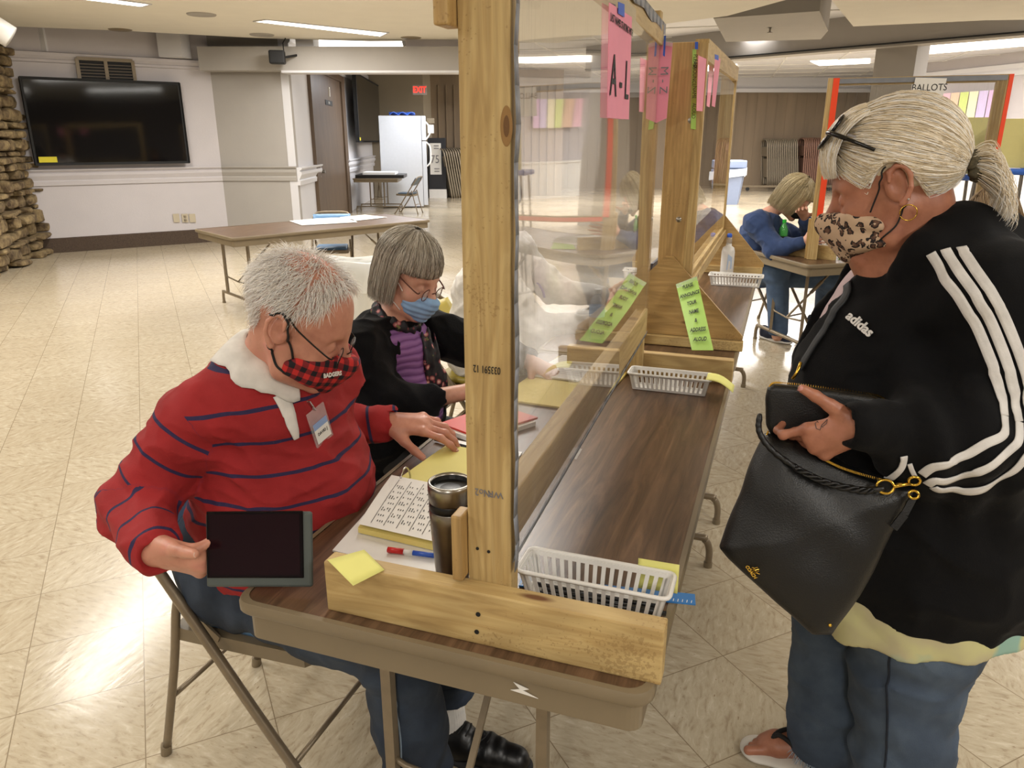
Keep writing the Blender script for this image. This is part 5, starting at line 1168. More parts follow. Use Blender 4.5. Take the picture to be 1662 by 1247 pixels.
# ------------------------------------------------------------------ people: shared builders
def skin(name, tone, dark, red):
    def f(t):
        o = t.obj(); n = t.noise(o, 18, 4, .6); c = t.ramp(n, [(.3, dark), (.55, tone), (.75, red)])
        t.b.inputs['Subsurface Weight'].default_value = .08; t.b.inputs['Subsurface Radius'].default_value = (.02, .008, .005)
        t.bump(t.noise(o, 300, 3, .6), .12, .0015)
        sp = t.noise(o, 75, 2); return t.mix(t.math('MULTIPLY', t.math('GREATER_THAN', sp, .69), .3), c, dark)
    return cmat(name, f, .45)
def frame3(f, u):
    """columns: forward, left, up"""
    f = A(f)/np.linalg.norm(A(f)); u = A(u); u = u-f*(u@f); u /= np.linalg.norm(u); l = np.cross(u, f); return np.stack([f, l, u], 1)
def add_head(F, C, R, s=1.0, ear=1, jaw=1.0):
    """skull, face, nose, brows, lids and ears; C is the point between the ears, R the head frame"""
    C = A(C); T = lambda x, y, z: C+R@(A([x, y, z])*s)
    E = lambda c, r, k=.02, op='u', M=None: F.ell(T(*c), A(r)*s, R if M is None else R@M, k, op)
    E((-.012, 0, .045), (.098, .078, .092), .02); E((.03, 0, .02), (.066, .066, .08), .03)
    E((.04, 0, -.035), (.055, .056, .072), .03)
    for y in (-1, 1):
        F.cone(T(-.005, y*.056, -.04), T(.02, y*.05, -.085), .018*s, .018*s*jaw, .03); F.cone(T(.02, y*.05, -.085), T(.078, y*.014, -.108), .017*s*jaw, .014*s, .03)
        E((.062, y*.038, -.03), (.026, .024, .026), .025); F.cone(T(.086, y*.012, .022), T(.074, y*.045, .02), .009*s, .008*s, .02)
    E((.084, 0, -.10), (.016, .02, .016), .02)
    for y in (-1, 1): E((.098, y*.032, .003), (.016, .019, .013), .014, 's')
    for y in (-1, 1): E((.078, y*.032, .0), (.0155, .0165, .0145), .004); F.cone(T(.0925, y*.02, -.004), T(.0885, y*.045, -.004), .0022*s, .002*s, .003)
    F.cone(T(.092, 0, .012), T(.118, 0, -.028), .0075*s, .012*s, .014)
    for y in (-1, 1): E((.106, y*.0125, -.034), (.011, .008, .008), .008)
    E((.094, 0, -.065), (.010, .024, .009), .01); E((.092, 0, -.077), (.010, .021, .008), .008)
    for y in ((-1, 1) if ear else ()):
        h = [(-.018, .016), (-.026, .032), (-.018, .042), (-.004, .042), (.006, .032), (.0, .018)]
        E((-.004, y*.080, .003), (.019, .006, .030), .008)
        P = [(.006, .012), (.004, .028), (-.008, .036), (-.021, .031), (-.027, .014), (-.024, -.006), (-.014, -.022), (-.006, -.030)]
        pts = [T(-.002+a, y*(.086+.006*(1-abs(b)/.04)), b) for a, b in P]; F.chain([tuple(p) for p in pts], [.0042*s]*6+[.005*s, .0065*s], .004)
        E((-.0045, y*.0885, .004), (.0085, .007, .014), .005, 's')
        F.cone(T(.0075, y*.083, .002), T(.007, y*.084, -.006), .0035*s, .003*s, .004)
    return T
FL = (.046, .028, .023)
def add_hand(F, Wp, d, t, n, curls, thumb=(.55, .8, -.35), tc=(.2, .35), s=1.0, spread=.10, k=.006, rr=1.0, curl1=None):
    """Wp wrist, d towards the fingers, t towards the thumb side, n out of the back of the hand; curls: three bends per finger"""
    Wp = A(Wp); d = A(d)/np.linalg.norm(A(d)); t = A(t); t = t-d*(t@d); t /= np.linalg.norm(t); n = A(n); n = n-d*(n@d)-t*(n@t); n /= np.linalg.norm(n)
    out = {}
    for i, (o, L, r) in enumerate(((.031, 1.0, .0088), (.0105, 1.08, .009), (-.0105, 1.0, .0086), (-.030, .8, .0076))):
        b0 = Wp+(d*.022+t*o*.62)*s; b1 = Wp+(d*(.092-.012*(i == 3)-.004*(i == 0))+t*o-n*.002)*s
        F.cone(b0, b1, .0145*s*rr, .0108*s*rr, .014); F.ell(b1+n*.003*s, A([.0105]*3)*s*rr, None, .008)
        a = 0; p = b1; P = [p]; dd = d+t*spread*(1.2-i*.8); dd /= np.linalg.norm(dd)
        for j in range(3):
            a += curls[i][j]; q = dd*math.cos(a)-n*math.sin(a); p = p+q*FL[j]*L*s; P.append(p)
        rs = [r*1.05*s*rr, r*.98*s*rr, r*.9*s*rr, r*.80*s*rr]; F.chain([tuple(x) for x in P], rs, k); F.ell(P[1]+n*0, A([r*1.05]*3)*s*rr, None, .004); out[i] = P
    F.cone(Wp+d*.03*s, Wp+d*.075*s, .016*s, .015*s, .02)
    th = d*thumb[0]+t*thumb[1]+n*thumb[2]; th /= np.linalg.norm(th)
    b = Wp+(d*.012+t*.020-n*.004)*s; p1 = b+th*.046*s; F.cone(b, p1, .0165*s, .0125*s*rr, .016)
    q = th*math.cos(tc[0])+(d*.9-n*.35)*math.sin(tc[0]); q /= np.linalg.norm(q); p2 = p1+q*.034*s; F.cone(p1, p2, .0115*s*rr, .0105*s*rr, .006)
    q2 = q*math.cos(tc[1])+(d*.9-n*.35)*math.sin(tc[1]); q2 /= np.linalg.norm(q2); p3 = p2+q2*.027*s; F.cone(p2, p3, .0105*s*rr, .0085*s*rr, .005); out['t'] = [b, p1, p2, p3]
    return out
def nails(name, hand, n, m, parent, which=(0, 1, 2, 3, 't'), s=1.0):
    n = A(n)
    for w_ in which:
        P = hand[w_]; d = P[-1]-P[-2]; d /= np.linalg.norm(d); nn = n-d*(n@d)
        if np.linalg.norm(nn) < .2: continue
        nn /= np.linalg.norm(nn); R = frame3(d, nn); c = P[-1]+nn*(.0062*s)+d*.001
        mb = MB(); mb.grid(lambda u, v: Vector(tuple(c+R@A([(u-.5)*.0125*s, (v-.5)*.0115*s, .0012-.008*(v-.5)**2*4*.35-.0015*(u-.5)]))), 4, 6)
        o = mb.build(name, m, parent, smooth=True, keep=True); solid(o, .0006)
def limb_attr(segs):
    """stripe coordinate: distance along the nearest of the given segments (a, b, start, weight)"""
    def f(V):
        best = None; val = None
        for a, b, s0, wt in segs:
            a, b = A(a), A(b); d = b-a; L = np.linalg.norm(d); q = V-a; h = np.clip(q@d/(L*L), -.6, 1.6); hc = np.clip(h, 0, 1)
            ds = np.linalg.norm(q-hc[:, None]*d, axis=1)/wt; v = s0+h*L
            if best is None: best, val = ds, v
            else: m = ds < best; best = np.where(m, ds, best); val = np.where(m, v, val)
        return val
    return f
def folds(amp, f, ph=0.0, dirn=(0, 0, 1), stretch=2.5):
    """soft sharp-ridged creases running across dirn"""
    dn = A(dirn)/np.linalg.norm(dirn)
    def g(P, D):
        Q = P+dn*(P@dn)[:, None]*(stretch-1); a = wob(Q, f, ph); b = wob(Q, f*1.9, ph+2); return amp*((1-np.abs(a))**4*1.5+.6*(1-np.abs(b))**4+.5*a-.5)
    return g
def crease(c, d, rad, amp, freq, ph=0):
    """rings of folds round a joint"""
    c = A(c); d = A(d)/np.linalg.norm(d)
    def g(P, D):
        q = P-c; r = np.linalg.norm(q, axis=1); w_ = np.exp(-(r/rad)**2); t = q@d
        return amp*w_*np.sin(t*freq+ph+1.1*np.sin(q[:, 0]*19+q[:, 1]*23+ph))
    return g
def pants_mat(name, a, b, c):
    def f(t):
        o = t.obj(); n = t.noise(o, 5, 4, .6); w_ = t.noise(t.map(o, (1, 1, .35)), 700, 2, .6); t.bump(t.noise(o, 600, 2), .25, .002)
        return t.mix(t.math('MULTIPLY', w_, .5), t.ramp(n, [(.3, a), (.5, b), (.72, c)]), a)
    return cmat(name, f, .85)
M['jean1'] = pants_mat('dark_blue_denim', '#1b232f', '#2a3647', '#414e60')
M['jean2'] = pants_mat('washed_denim', '#2f3a49', '#435164', '#5e6e80')
M['jean3'] = pants_mat('blue_denim', '#34455f', '#4b617f', '#667c98')
def knit(name, col, rough=.9, sheen=0, b=.3, sc=350):
    def f(t):
        o = t.obj(); t.b.inputs['Specular IOR Level'].default_value = .2; t.bump(t.noise(o, sc, 2, .6), b, .002); t.b.inputs['Sheen Weight'].default_value = sheen; c = lin(col)
        return t.ramp(t.noise(o, 30, 3), [(.3, tuple(v*.9 for v in c[:3])+(1,)), (.7, tuple(min(v*1.1, 1) for v in c[:3])+(1,))])
    return cmat(name, f, rough)
M['jacket'] = knit('black_jersey', '#060608', .85, .02); M['stripe'] = knit('white_stripe_fabric', '#d8d5d2', .8)
M['cardigan'] = knit('black_fleece', '#07080c', .95, .08, .5, 220); M['bluesw'] = knit('blue_sweatshirt', '#35466c', .9, .1)
M['sock'] = cmat('ribbed_sock', lambda t: (t.bump(t.add('ShaderNodeTexWave').outputs['Fac'], .1), lin('#d9d4c8'))[0], .9)
MATS['ribbed_sock'].node_tree.nodes['Principled BSDF'].inputs['Base Color'].default_value = lin('#d9d4c8')
M['whitec'] = knit('white_cotton', '#dedad4', .85, 0, .15); M['shoe'] = mat('black_leather_shoe', '#0d0d0e', .38, bump=.3, bscale=60)
M['leather'] = mat('black_leather', '#0a0a0a', .42, bump=.35, bscale=420); M['strapblack'] = mat('black_cord', '#101010', .7)
def hairmat(name, stops, rough=.45):
    def f(t):
        a = t.attr('rnd').outputs['Fac']; t.b.inputs['Specular IOR Level'].default_value = .6; return t.ramp(a, stops)
    return cmat(name, f, rough)
def tubeon(name, fld, pts, r, m, parent, off=.001, n=8, project=True, label=None):
    P = catmull(pts, n)
    if project: P = [Vector(tuple(p)) for p in fld.project(np.array([tuple(p) for p in P]), off)]
    return MB().tube(P, r, 8).build(name, m, parent, smooth=True, keep=True, label=label)
def hs(fl, pts): r = [fl.hit(*q) for q in pts]; return [Vector(tuple(p)) for p in r if p is not None]
# ------------------------------------------------------------------ the man in the red striped sweater
MN = thing('person', (-1.13, 1.38, 0), 'seated white-haired man in a red sweater with navy stripes, holding a tablet', 'person')
sk = skin('skin_man', '#c98f78', '#b57a66', '#cf8a7a')
HR = frame3((.86, .20, -.47), (.42, .02, .9)); HC = A((-.945, 1.315, 1.185))
F = Field(.02)
shR, shL = A((-1.13, 1.19, .985)), A((-1.02, 1.52, 1.0)); elR = A((-1.25, 1.105, .805)); wrR = A((-1.072, .975, .795)); elL = A((-1.10, 1.60, .80)); wrL = A((-.945, 1.675, .825))
neck = A((-1.055, 1.34, 1.06)); hipR, hipL = A((-1.14, 1.29, .53)), A((-1.12, 1.47, .53)); knR = A((-.70, 1.22, .50)); knL = A((-.72, 1.50, .50)); anR = A((-.66, 1.235, .09)); anL = A((-.70, 1.46, .10))
HS = 1.07
T = add_head(F, HC, HR, HS)
F.cone(T(-.03, 0, -.05), neck, .056, .062, .03); F.cone(T(.03, 0, -.095), neck+A((.06, 0, 0)), .03, .045, .04)
F.chain([neck, (-1.09, 1.36, .9), (-1.11, 1.38, .7), (-1.12, 1.38, .56)], [.06, .13, .14, .13], .05)
for a, b, c in ((shR, elR, wrR), (shL, elL, wrL)): F.cone(neck, a, .055, .05, .04); F.chain([a, b, c], [.05, .042, .029], .02)
for a, b, c in ((hipR, knR, anR), (hipL, knL, anL)): F.chain([a, b, c], [.085, .06, .045], .03)
dR_ = A((.72, -.30, -.28)); tR = A((.35, -.1, .9)); hR = add_hand(F, wrR, (.98, .08, -.08), (-.05, -.35, .93), (-.1, -.93, -.3), [(.9, .9, .5), (1.0, .9, .5), (1.1, .9, .5), (1.2, .9, .5)], thumb=(.88, .36, .30), tc=(.2, .15), s=1.08)
hL = add_hand(F, wrL, (.93, .30, -.02), (.30, -.88, -.25), (.05, -.15, 1), [(.25, .35, .3), (.30, .5, .35), (.35, .55, .4), (.4, .6, .4)], thumb=(.72, .62, -.35), tc=(.15, .1), s=1.1, spread=.16)
body = field_obj('body', F, .0036, sk, MN)
nm = mat('fingernail', '#d9b3a2', .3)
nails('fingernail', hR, (-.25, -.95, -.05), nm, MN, ('t',)); nails('fingernail', hL, (.05, -.15, 1), nm, MN)
# sweater
SW = Field(.05)
SW.chain([(-1.06, 1.35, 1.02), (-1.08, 1.36, .92), (-1.07, 1.37, .78), (-1.07, 1.375, .66), (-1.10, 1.38, .56)], [.105, .165, .20, .205, .19], .05)
SW.cone((-1.06, 1.30, .98), (-1.05, 1.46, .98), .115, .115, .05)
SW.cone(neck+A((0, 0, -.02)), shR, .075, .078, .05); SW.cone(neck+A((0, 0, -.02)), shL, .075, .075, .05)
SW.chain([shR, elR, wrR+A((-.03, .02, .0))], [.078, .068, .052], .035); SW.chain([shL, elL, wrL+A((-.03, -.01, 0))], [.075, .064, .048], .03)
dcf = wrR-elR; dcl = wrL-elL
SW.cone(wrR-dcf*.30, wrR-dcf*.04, .047, .043, .01); SW.cone(wrL-dcl*.25, wrL+dcl*.0, .046, .043, .01)
SW.ell(tuple(neck+A((.02, -.0, .055))), (.075, .072, .08), None, .02, 's')
SW.cut(wrR-dcf*.02, dcf, .004) if False else None
SW.disp += [crease(elR, (.3, .2, 1), .15, .008, 75, 1), crease(elL, (.8, 0, .2), .12, .006, 90, 2), crease((-1.16, 1.2, .78), (.2, .1, 1), .15, .007, 60, 0), crease(shR, (.6, -.2, .6), .12, .005, 70, 2), folds(.0055, 11, 1.0, (.3, .2, 1), 1.9), lambda P, D: .0009*wob(P, 70, 3)]
SW.ell(tuple(wrR+dcf/np.linalg.norm(dcf)*.035), (.04, .04, .04), None, .006, 's'); SW.ell(tuple(wrL+dcl/np.linalg.norm(dcl)*.038), (.042, .042, .042), None, .006, 's')
def _swm(t):
    a = t.attr('along').outputs['Fac']; o = t.obj(); fr = t.math('FRACT', t.math('DIVIDE', a, .070)); ln = t.math('LESS_THAN', t.math('ABSOLUTE', t.math('SUBTRACT', fr, .5)), .055)
    ok = t.math('GREATER_THAN', a, -.001); t.bump(t.noise(o, 420, 2, .6), .3, .002)
    return t.mix(t.math('MULTIPLY', ln, ok), t.ramp(t.noise(o, 12, 3), [(.3, '#8f181b'), (.7, '#a12124')]), '#2b2148')
sweater = cmat('red_striped_knit', _swm, .85)
Lu = np.linalg.norm(elR-shR)
field_obj('sweater', SW, .005, sweater, MN, {'along': limb_attr([((-1.10, 1.38, .52), (-1.065, 1.345, 1.1), .015, 2.4), (shR+(elR-shR)*.15, elR, .60, 1), (elR, wrR, .60+Lu*.85, 1), (shL+(elL-shL)*.2, elL, .62, .8), (elL, wrL, .62+.2, 1)])})
# collar, placket
wc = M['whitec']
col = MB(); CN = A(neck)+A((.005, 0, .03)); Rc = frame3((.86, -.08, -.42), (.42, -.05, .9)); NA, NV = 56, 9; ang = [(-.95+1.9*i/NA)*math.pi for i in range(NA+1)]
top = np.array([CN+Rc@A([math.cos(a)*.060+.004, math.sin(a)*.060, .038-.03*max(0, math.cos(a))**3]) for a in ang]); top = top[::-1] if False else top
rad = [.112+.030*math.exp(-((abs(abs(a)-.42))/.28)**2)-.05*math.exp(-(a/.16)**2) for a in ang]
bot = SW.project(np.array([CN+Rc@A([math.cos(a)*r, math.sin(a)*r, -.02]) for a, r in zip(ang, rad)]), .007, 14)
ang = None; V = []
for i in range(NA+1):
    for j in range(NV+1):
        v = j/NV; p = top[i]*(1-v)+bot[i]*v; o_ = p-CN; p = p+(Rc@A([0, 0, 1]))*.012*math.sin(v*math.pi)+o_/np.linalg.norm(o_)*.006*math.sin(v*math.pi); V.append(Vector(tuple(p)))
col._add(V, [(i*(NV+1)+j, (i+1)*(NV+1)+j, (i+1)*(NV+1)+j+1, i*(NV+1)+j+1) for i in range(NA) for j in range(NV)])
o = col.build('collar', wc, MN, smooth=True, keep=True); solid(o, .0028, 0)
hits = [SW.hit(*q) for q in ((455, 640), (466, 665), (474, 690), (480, 712))]
hits = [Vector(tuple(h)) for h in hits if h is not None]
if len(hits) > 2: ribbon('placket', SW, hits, [.035, .03, .024, .012], wc, MN, off=.003, th=.003)
# jeans, sock, shoes
J = Field(.04)
for a, b, c, r in ((hipR, knR, anR, 1), (hipL, knL, anL+A((0, 0, .12)), .95)): J.chain([a, a*.45+b*.55, b, b*.5+c*.5, c], [.115*r, .100*r, .082*r, .078*r, .074*r], .03)
J.chain([(-1.2, 1.33, .52), (-1.2, 1.45, .52)], [.14, .14], .04); J.chain([(-1.19, 1.31, .6), (-1.17, 1.45, .6)], [.14, .14], .04)
J.disp += [crease(knR, (0, 0, 1), .12, .009, 75, 0), crease(knR+A((-.06, 0, .04)), (1, 0, 0), .1, .006, 70, 0), crease(anR+A((0, 0, .08)), (0, 0, 1), .12, .007, 70, 2), crease(hipR+A((.03, -.05, 0)), (1, .2, -.4), .16, .007, 55, 1), folds(.003, 12, 2, (1, 0, 0), 1.5)]
J.cut((0, 0, .045), (0, 0, -1)); J.ell((anL[0], anL[1], .14), (.08, .08, .08), None, .01, 's')
field_obj('jeans', J, .006, M['jean1'], MN)
P = [J.hit(*q) for q in ((622, 1105), (636, 1125), (644, 1160), (650, 1200), (652, 1243))]
P = [Vector(tuple(p)) for p in P if p is not None]
stitch = mat('denim_stitch', '#8ea0b4', .8)
if len(P) > 2: ribbon('side_seam', J, P, .004, stitch, MN, off=.001)
C = Field(.02); C.chain([(-.700, 1.46, .235), (-.698, 1.46, .185)], [.075, .074], .01); C.disp += [folds(.002, 30, 1)]; C.cut((0, 0, .19), (0, 0, -1)); C.cut((0, 0, .25), (0, 0, 1)); field_obj('jeans_cuff', C, .004, M['jean1'], MN)
K = Field(.02); K.chain([(-.70, 1.46, .23), (-.698, 1.458, .12), (-.69, 1.46, .06)], [.050, .043, .048], .02); K.disp += [lambda P, D: .0013*np.sin(np.arctan2(P[:, 1]-1.46, P[:, 0]+.70)*44)]; field_obj('sock', K, .003, M['whitec'], MN)
def shoe(name, heel, yaw, L, m, parent, laces=True, sole='#17171a', w_=1.0, upper_h=1.0):
    R = rotz(yaw); h = A(heel); T_ = lambda x, y, z: tuple(h+A(R @ Vector((x, y, z))))
    s = Field(.03); s.chain([T_(.035, 0, .045), T_(.09, 0, .045*upper_h), T_(.17, 0, .036), T_(L-.05, 0, .030)], [.038*w_, .040*w_, .041*w_, .036*w_], .03); s.chain([T_(.035, 0, .085*upper_h), T_(.10, 0, .075*upper_h)], [.034, .028], .03)
    s.ell(T_(.045, 0, .125), (.032, .032, .04), None, .008, 's'); s.cut((0, 0, h[2]+.016), (0, 0, -1)); s.disp += [crease(T_(.17, 0, .05), (1, 0, 0), .06, .002, 180)]
    field_obj(name, s, .003, m, parent)
    b = Field(.01); b.chain([T_(.035, 0, .012), T_(.17, 0, .012), T_(L-.045, 0, .014)], [.042*w_, .046*w_, .040*w_], .02, ((0, 0, 1), .34)); field_obj(name+'_sole', b, .003, mat('sole_'+sole[1:], sole, .7), parent)
    if laces:
        for i in range(5): x = .10+.02*i; tubeon('lace', s, [T_(x, -.022, .09), T_(x+.008, 0, .1), T_(x, .022, .09)], .0022, M['strapblack'], parent, .001, 4)
shoe('shoe', (-.755, 1.445, 0), .05, .30, M['shoe'], MN); shoe('shoe', (-.71, 1.235, 0), 0, .30, M['shoe'], MN, laces=False)
# belt and button
# hair: white, short, thin on the crown
hm = hairmat('white_hair', [(.0, '#e6ddd3'), (.5, '#f8f2ea'), (1, '#ffffff')], .5)
def scalp(mask, N, seed, C=HC, R=HR, s=HS):
    rg = np.random.default_rng(seed); out = []
    while len(out) < N:
        v = rg.normal(size=(4000, 3)); v /= np.linalg.norm(v, axis=1, keepdims=True); out += [q for q in v if mask(q)]
    v = np.array(out[:N]); P = C+(R@((v*A([.1, .08, .094])+A([-.012, 0, .045])).T*s)).T; return v, P
cap = Field(.01); cap.ell(tuple(T(-.012, 0, .047)), A((.1000, .0805, .0935))*HS, HR, .01); cap.ops[-1] = cap.ops[-1]
def manmask(q):
    x, y, z = q   # x forward, z up
    if z > .2: return x < .72-.15*abs(y) and (z < .8 or rr.random() < .55)
    if z > -.75: return x < .30-.5*max(0, -z) and not (x > -.42 and z < -.02 and abs(y) > .5)
    return False
v, P0 = scalp(manmask, 6500, 5)
N0 = F.grad(P0); P0 = F.project(P0, 0, 4); paths = []
rg = np.random.default_rng(3)
side = (HR@A([0, 0, -1])); back = HR@A([-1, 0, 0]); fwd = HR@A([1, 0, 0])
for i in range(len(P0)):
    x, y, z = v[i]; n_ = N0[i]; comb = fwd*.55*max(z, 0)+side*(.9-.6*max(z, 0))+HR@A([0, math.copysign(.4, y)*max(z, 0), 0])+back*(.5 if x < .2 else .1); comb = comb-n_*(comb@n_); comb /= max(np.linalg.norm(comb), 1e-6); comb = comb+rg.normal(size=3)*.28
    L = (.030 if z < .1 else .036)*rg.uniform(.7, 1.25); L = L*.85 if z > .82 else L; p = P0[i]; path = [p-n_*.002]; lift = .75 if z > .1 else .5
    for k in range(5): dd = comb+n_*(lift-.22*k); dd /= np.linalg.norm(dd); p = p+dd*L/5; path.append(p)
    paths.append(np.array(path))
strands('hair', None, paths, .00055, hm, MN)
# brows
brow = []
for y in (-1, 1):
    for i in range(60): u_ = rg.random(); p = A(T(.0905-.018*u_, y*(.016+.034*u_), .026+rg.normal()*.002)); n_ = HR@A([.9, y*.3, 0]); d_ = HR@A([-.1, y*.8, .5]); brow.append(np.array([p+n_*.0015*k+d_*.002*k for k in range(4)]))
strands('eyebrows', None, brow, .0004, hm, MN)
# red checked mask with cord loops
MK = Field(.012); MK.ell(tuple(T(.062, 0, -.052)), A((.060, .062, .058))*HS, HR, .01); MK.cone(T(.100, 0, -.018), T(.122, 0, -.034), .010*HS, .017*HS, .03); MK.cone(T(.122, 0, -.034), T(.096, 0, -.098), .016*HS, .018*HS, .03)
for y in (-1, 1): MK.cone(T(.07, y*.05, -.04), T(.03, y*.068, -.058), .014*HS, .006*HS, .02); MK.cone(T(.075, y*.04, -.075), T(.03, y*.066, -.075), .018*HS, .008*HS, .02)
MK.cut(T(.018, 0, 0), HR@A([-1, 0, .05]), .003); MK.cut(T(.118, 0, -.016), HR@A([-.25, 0, 1]), .004); MK.cut(T(.06, 0, -.118), HR@A([-.3, 0, -1]), .004)
def _mk(t):
    a = t.attr('mu').outputs['Fac']; b = t.attr('mv').outputs['Fac']
    fa = t.math('LESS_THAN', t.math('FRACT', t.math('DIVIDE', a, .026)), .5); fb = t.math('LESS_THAN', t.math('FRACT', t.math('DIVIDE', b, .026)), .5)
    s_ = t.math('ADD', fa, fb); t.bump(t.noise(t.obj(), 500, 2), .2, .001)
    return t.ramp(t.math('DIVIDE', s_, 2), [(0, '#c22a27'), (.4, '#7a1a20'), (.8, '#15121a')], 'CONSTANT')
mkm = cmat('red_buffalo_check', _mk, .85)
mko = field_obj('face_mask', MK, .0026, mkm, MN, {'mu': lambda V: ((V-HC)@HR)[:, 0]*.9-np.abs(((V-HC)@HR)[:, 1])*.9+1, 'mv': lambda V: ((V-HC)@HR)[:, 2]+1})
P = [MK.hit(x, y) for x, y in ((522, 609), (538, 606), (556, 603))]
if all(p is not None for p in P):
    c = Vector(tuple(P[1])); xd = Vector(tuple(P[2]-P[0])); nrm = Vector(tuple(MK.grad(P[1][None])[0])); o = text('mask_lettering', 'BADGERS', .0145, c+nrm*.006, xd, nrm.cross(xd), M['paper'], MN, sx=.62, bold=.0006, depth=.0006)
yv = -1
ear_t = T(-.004, -.088, .04)
tubeon('mask_loop', F, [T(.035, -.070, -.045), T(.020, -.080, -.01), T(.006, -.088, .025), T(-.006, -.09, .044), T(-.024, -.088, .03)], .0024, M['strapblack'], MN, .0022)
tubeon('mask_loop', F, [T(.03, -.066, -.078), T(.012, -.074, -.068), T(-.004, -.082, -.05), T(-.012, -.086, -.03)], .0026, M['strapblack'], MN, .0022)
# glasses
def glasses(T_, HR_, m, parent, s=1.0, rim=.0012, w2=.024, h2=.017, drop=0, lens=True, temple_m=None, ears=(-1, 1)):
    x0 = .116
    for y in (-1, 1):
        P = []
        for k in range(24):
            a = 2*math.pi*k/24; c_, s_ = math.cos(a), math.sin(a); q_ = (abs(c_)**3+abs(s_)**3)**(-1/3); P.append(Vector(tuple(T_(x0-.010*abs((y*.033+c_*w2*y)/.05)**2*1.2, y*.034+c_*q_*w2, .0-drop+s_*q_*h2))))
        MB().tube(P, rim*s, 6, closed=True).build('lens_rim', m, parent, smooth=True, keep=True)
        if lens:
            mb = MB(); mb._add(P, [tuple(range(24))]); o = mb.build('lens', M['clearp'], parent, keep=True); solid(o, .001)
    MB().tube([tuple(T_(x0, -.011, .004-drop)), tuple(T_(x0+.004, 0, .008-drop)), tuple(T_(x0, .011, .004-drop))], rim*1.1*s, 6).build('nose_bridge', m, parent, smooth=True, keep=True)
    for y in ears: MB().tube(catmull([tuple(T_(x0-.013, y*.059, .008-drop)), tuple(T_(x0-.02, y*.070, .008-drop)), tuple(T_(.03, y*.083, .022)), tuple(T_(-.0, y*.087, .040)), tuple(T_(-.03, y*.084, .025))], 6), rim*1.5*s, 6).build('temple_arm', temple_m or m, parent, smooth=True, keep=True)
glasses(T, HR, mat('dark_glasses_metal', '#2a2622', .3, .8), MN, HS, drop=.012)
tubeon('neck_chain', F, [T(-.06, -.045, -.10), T(-.045, -.06, -.125), T(-.01, -.062, -.145)], .0009, M['gold'], MN, .001)
# badge in a clear holder with a clip
BG = thing('name_badge', (0, 0, 0), 'name badge in a clear holder clipped to the collar of the red sweater', 'badge')
b0 = SW.hit(512, 688); 
if b0 is not None:
    n_ = SW.grad(b0[None])[0]; c = b0+n_*.012; up_ = A((-.25, 0, 1)); up_ = up_-n_*(up_@n_); up_ /= np.linalg.norm(up_); rt_ = np.cross(up_, n_); rt_ = rt_*math.cos(.25)+up_*math.sin(.25)*1; up_ = np.cross(n_, rt_)
    BG.location = tuple(c); V_ = lambda a, b, z=0.: Vector(tuple(rt_*a+up_*b+n_*z))
    MB().prism([V_(-.026, -.045), V_(.026, -.045), V_(.026, .045), V_(-.026, .045)], V_(0, 0, .003)).build('clear_holder', M['sleeve'], BG)
    MB().prism([V_(-.021, -.038, .0035), V_(.021, -.038, .0035), V_(.021, .012, .0035), V_(-.021, .012, .0035)], V_(0, 0, .0006)).build('card', M['paper'], BG)
    MB().prism([V_(-.021, -.002, .0043), V_(.021, -.002, .0043), V_(.021, .014, .0043), V_(-.021, .014, .0043)], V_(0, 0, .0003)).build('card_band', mat('badge_blue', '#8fa8d6', .6), BG)
    text('badge_lettering', 'DAVID J', .0105, Vector(tuple(c))+V_(0, -.016, .0045), V_(1, 0), V_(0, 1), M['ink'], BG, sx=.8)
    MB().bar(V_(-.004, .045, .004), V_(-.014, .075, .006), .008, .003).build('clip', M['chrome'], BG)
# the tablet
q = [A(PY(347, 829, 1.015)), A(PY(503, 833, 1.065)), A(PY(512, 950, 1.025)), A(PY(325, 955, .965))]
c = sum(q)/4; TB = thing('tablet', tuple(c), 'dark tablet in a grey cover held in the seated man\'s right hand', 'tablet')
ux_ = (q[1]-q[0]+q[2]-q[3]); ux_ /= np.linalg.norm(ux_); uy_ = (q[0]-q[3]+q[1]-q[2]); uy_ -= ux_*(uy_@ux_); uy_ /= np.linalg.norm(uy_); uz_ = np.cross(ux_, uy_)
hh = np.linalg.norm((q[0]+q[1]-q[2]-q[3])/2)/2; hw = (np.linalg.norm(q[1]-q[0])+np.linalg.norm(q[2]-q[3]))/4
def TV(a, b, z=0.): return Vector(tuple(ux_*a+uy_*b+uz_*z))
Rt = Matrix((ux_, uy_, uz_)).transposed()
MB().box(TV(0, 0, 0), (hw*2, hh*2, .012), Rt, bev=.005).build('cover', mat('grey_rubber_cover', '#4b524f', .6), TB)
MB().box(TV(-.006, .010, .0065), (hw*1.82, hh*1.78, .004), Rt, bev=.002).build('glass_front', mat('tablet_glass', '#0c0709', .16, spec=.3), TB)
MB().box(TV(-.006, .010, .0088), (hw*1.7, hh*1.62, .0006), Rt).build('screen', mat('tablet_screen', '#1b0a10', .14, spec=.3), TB)
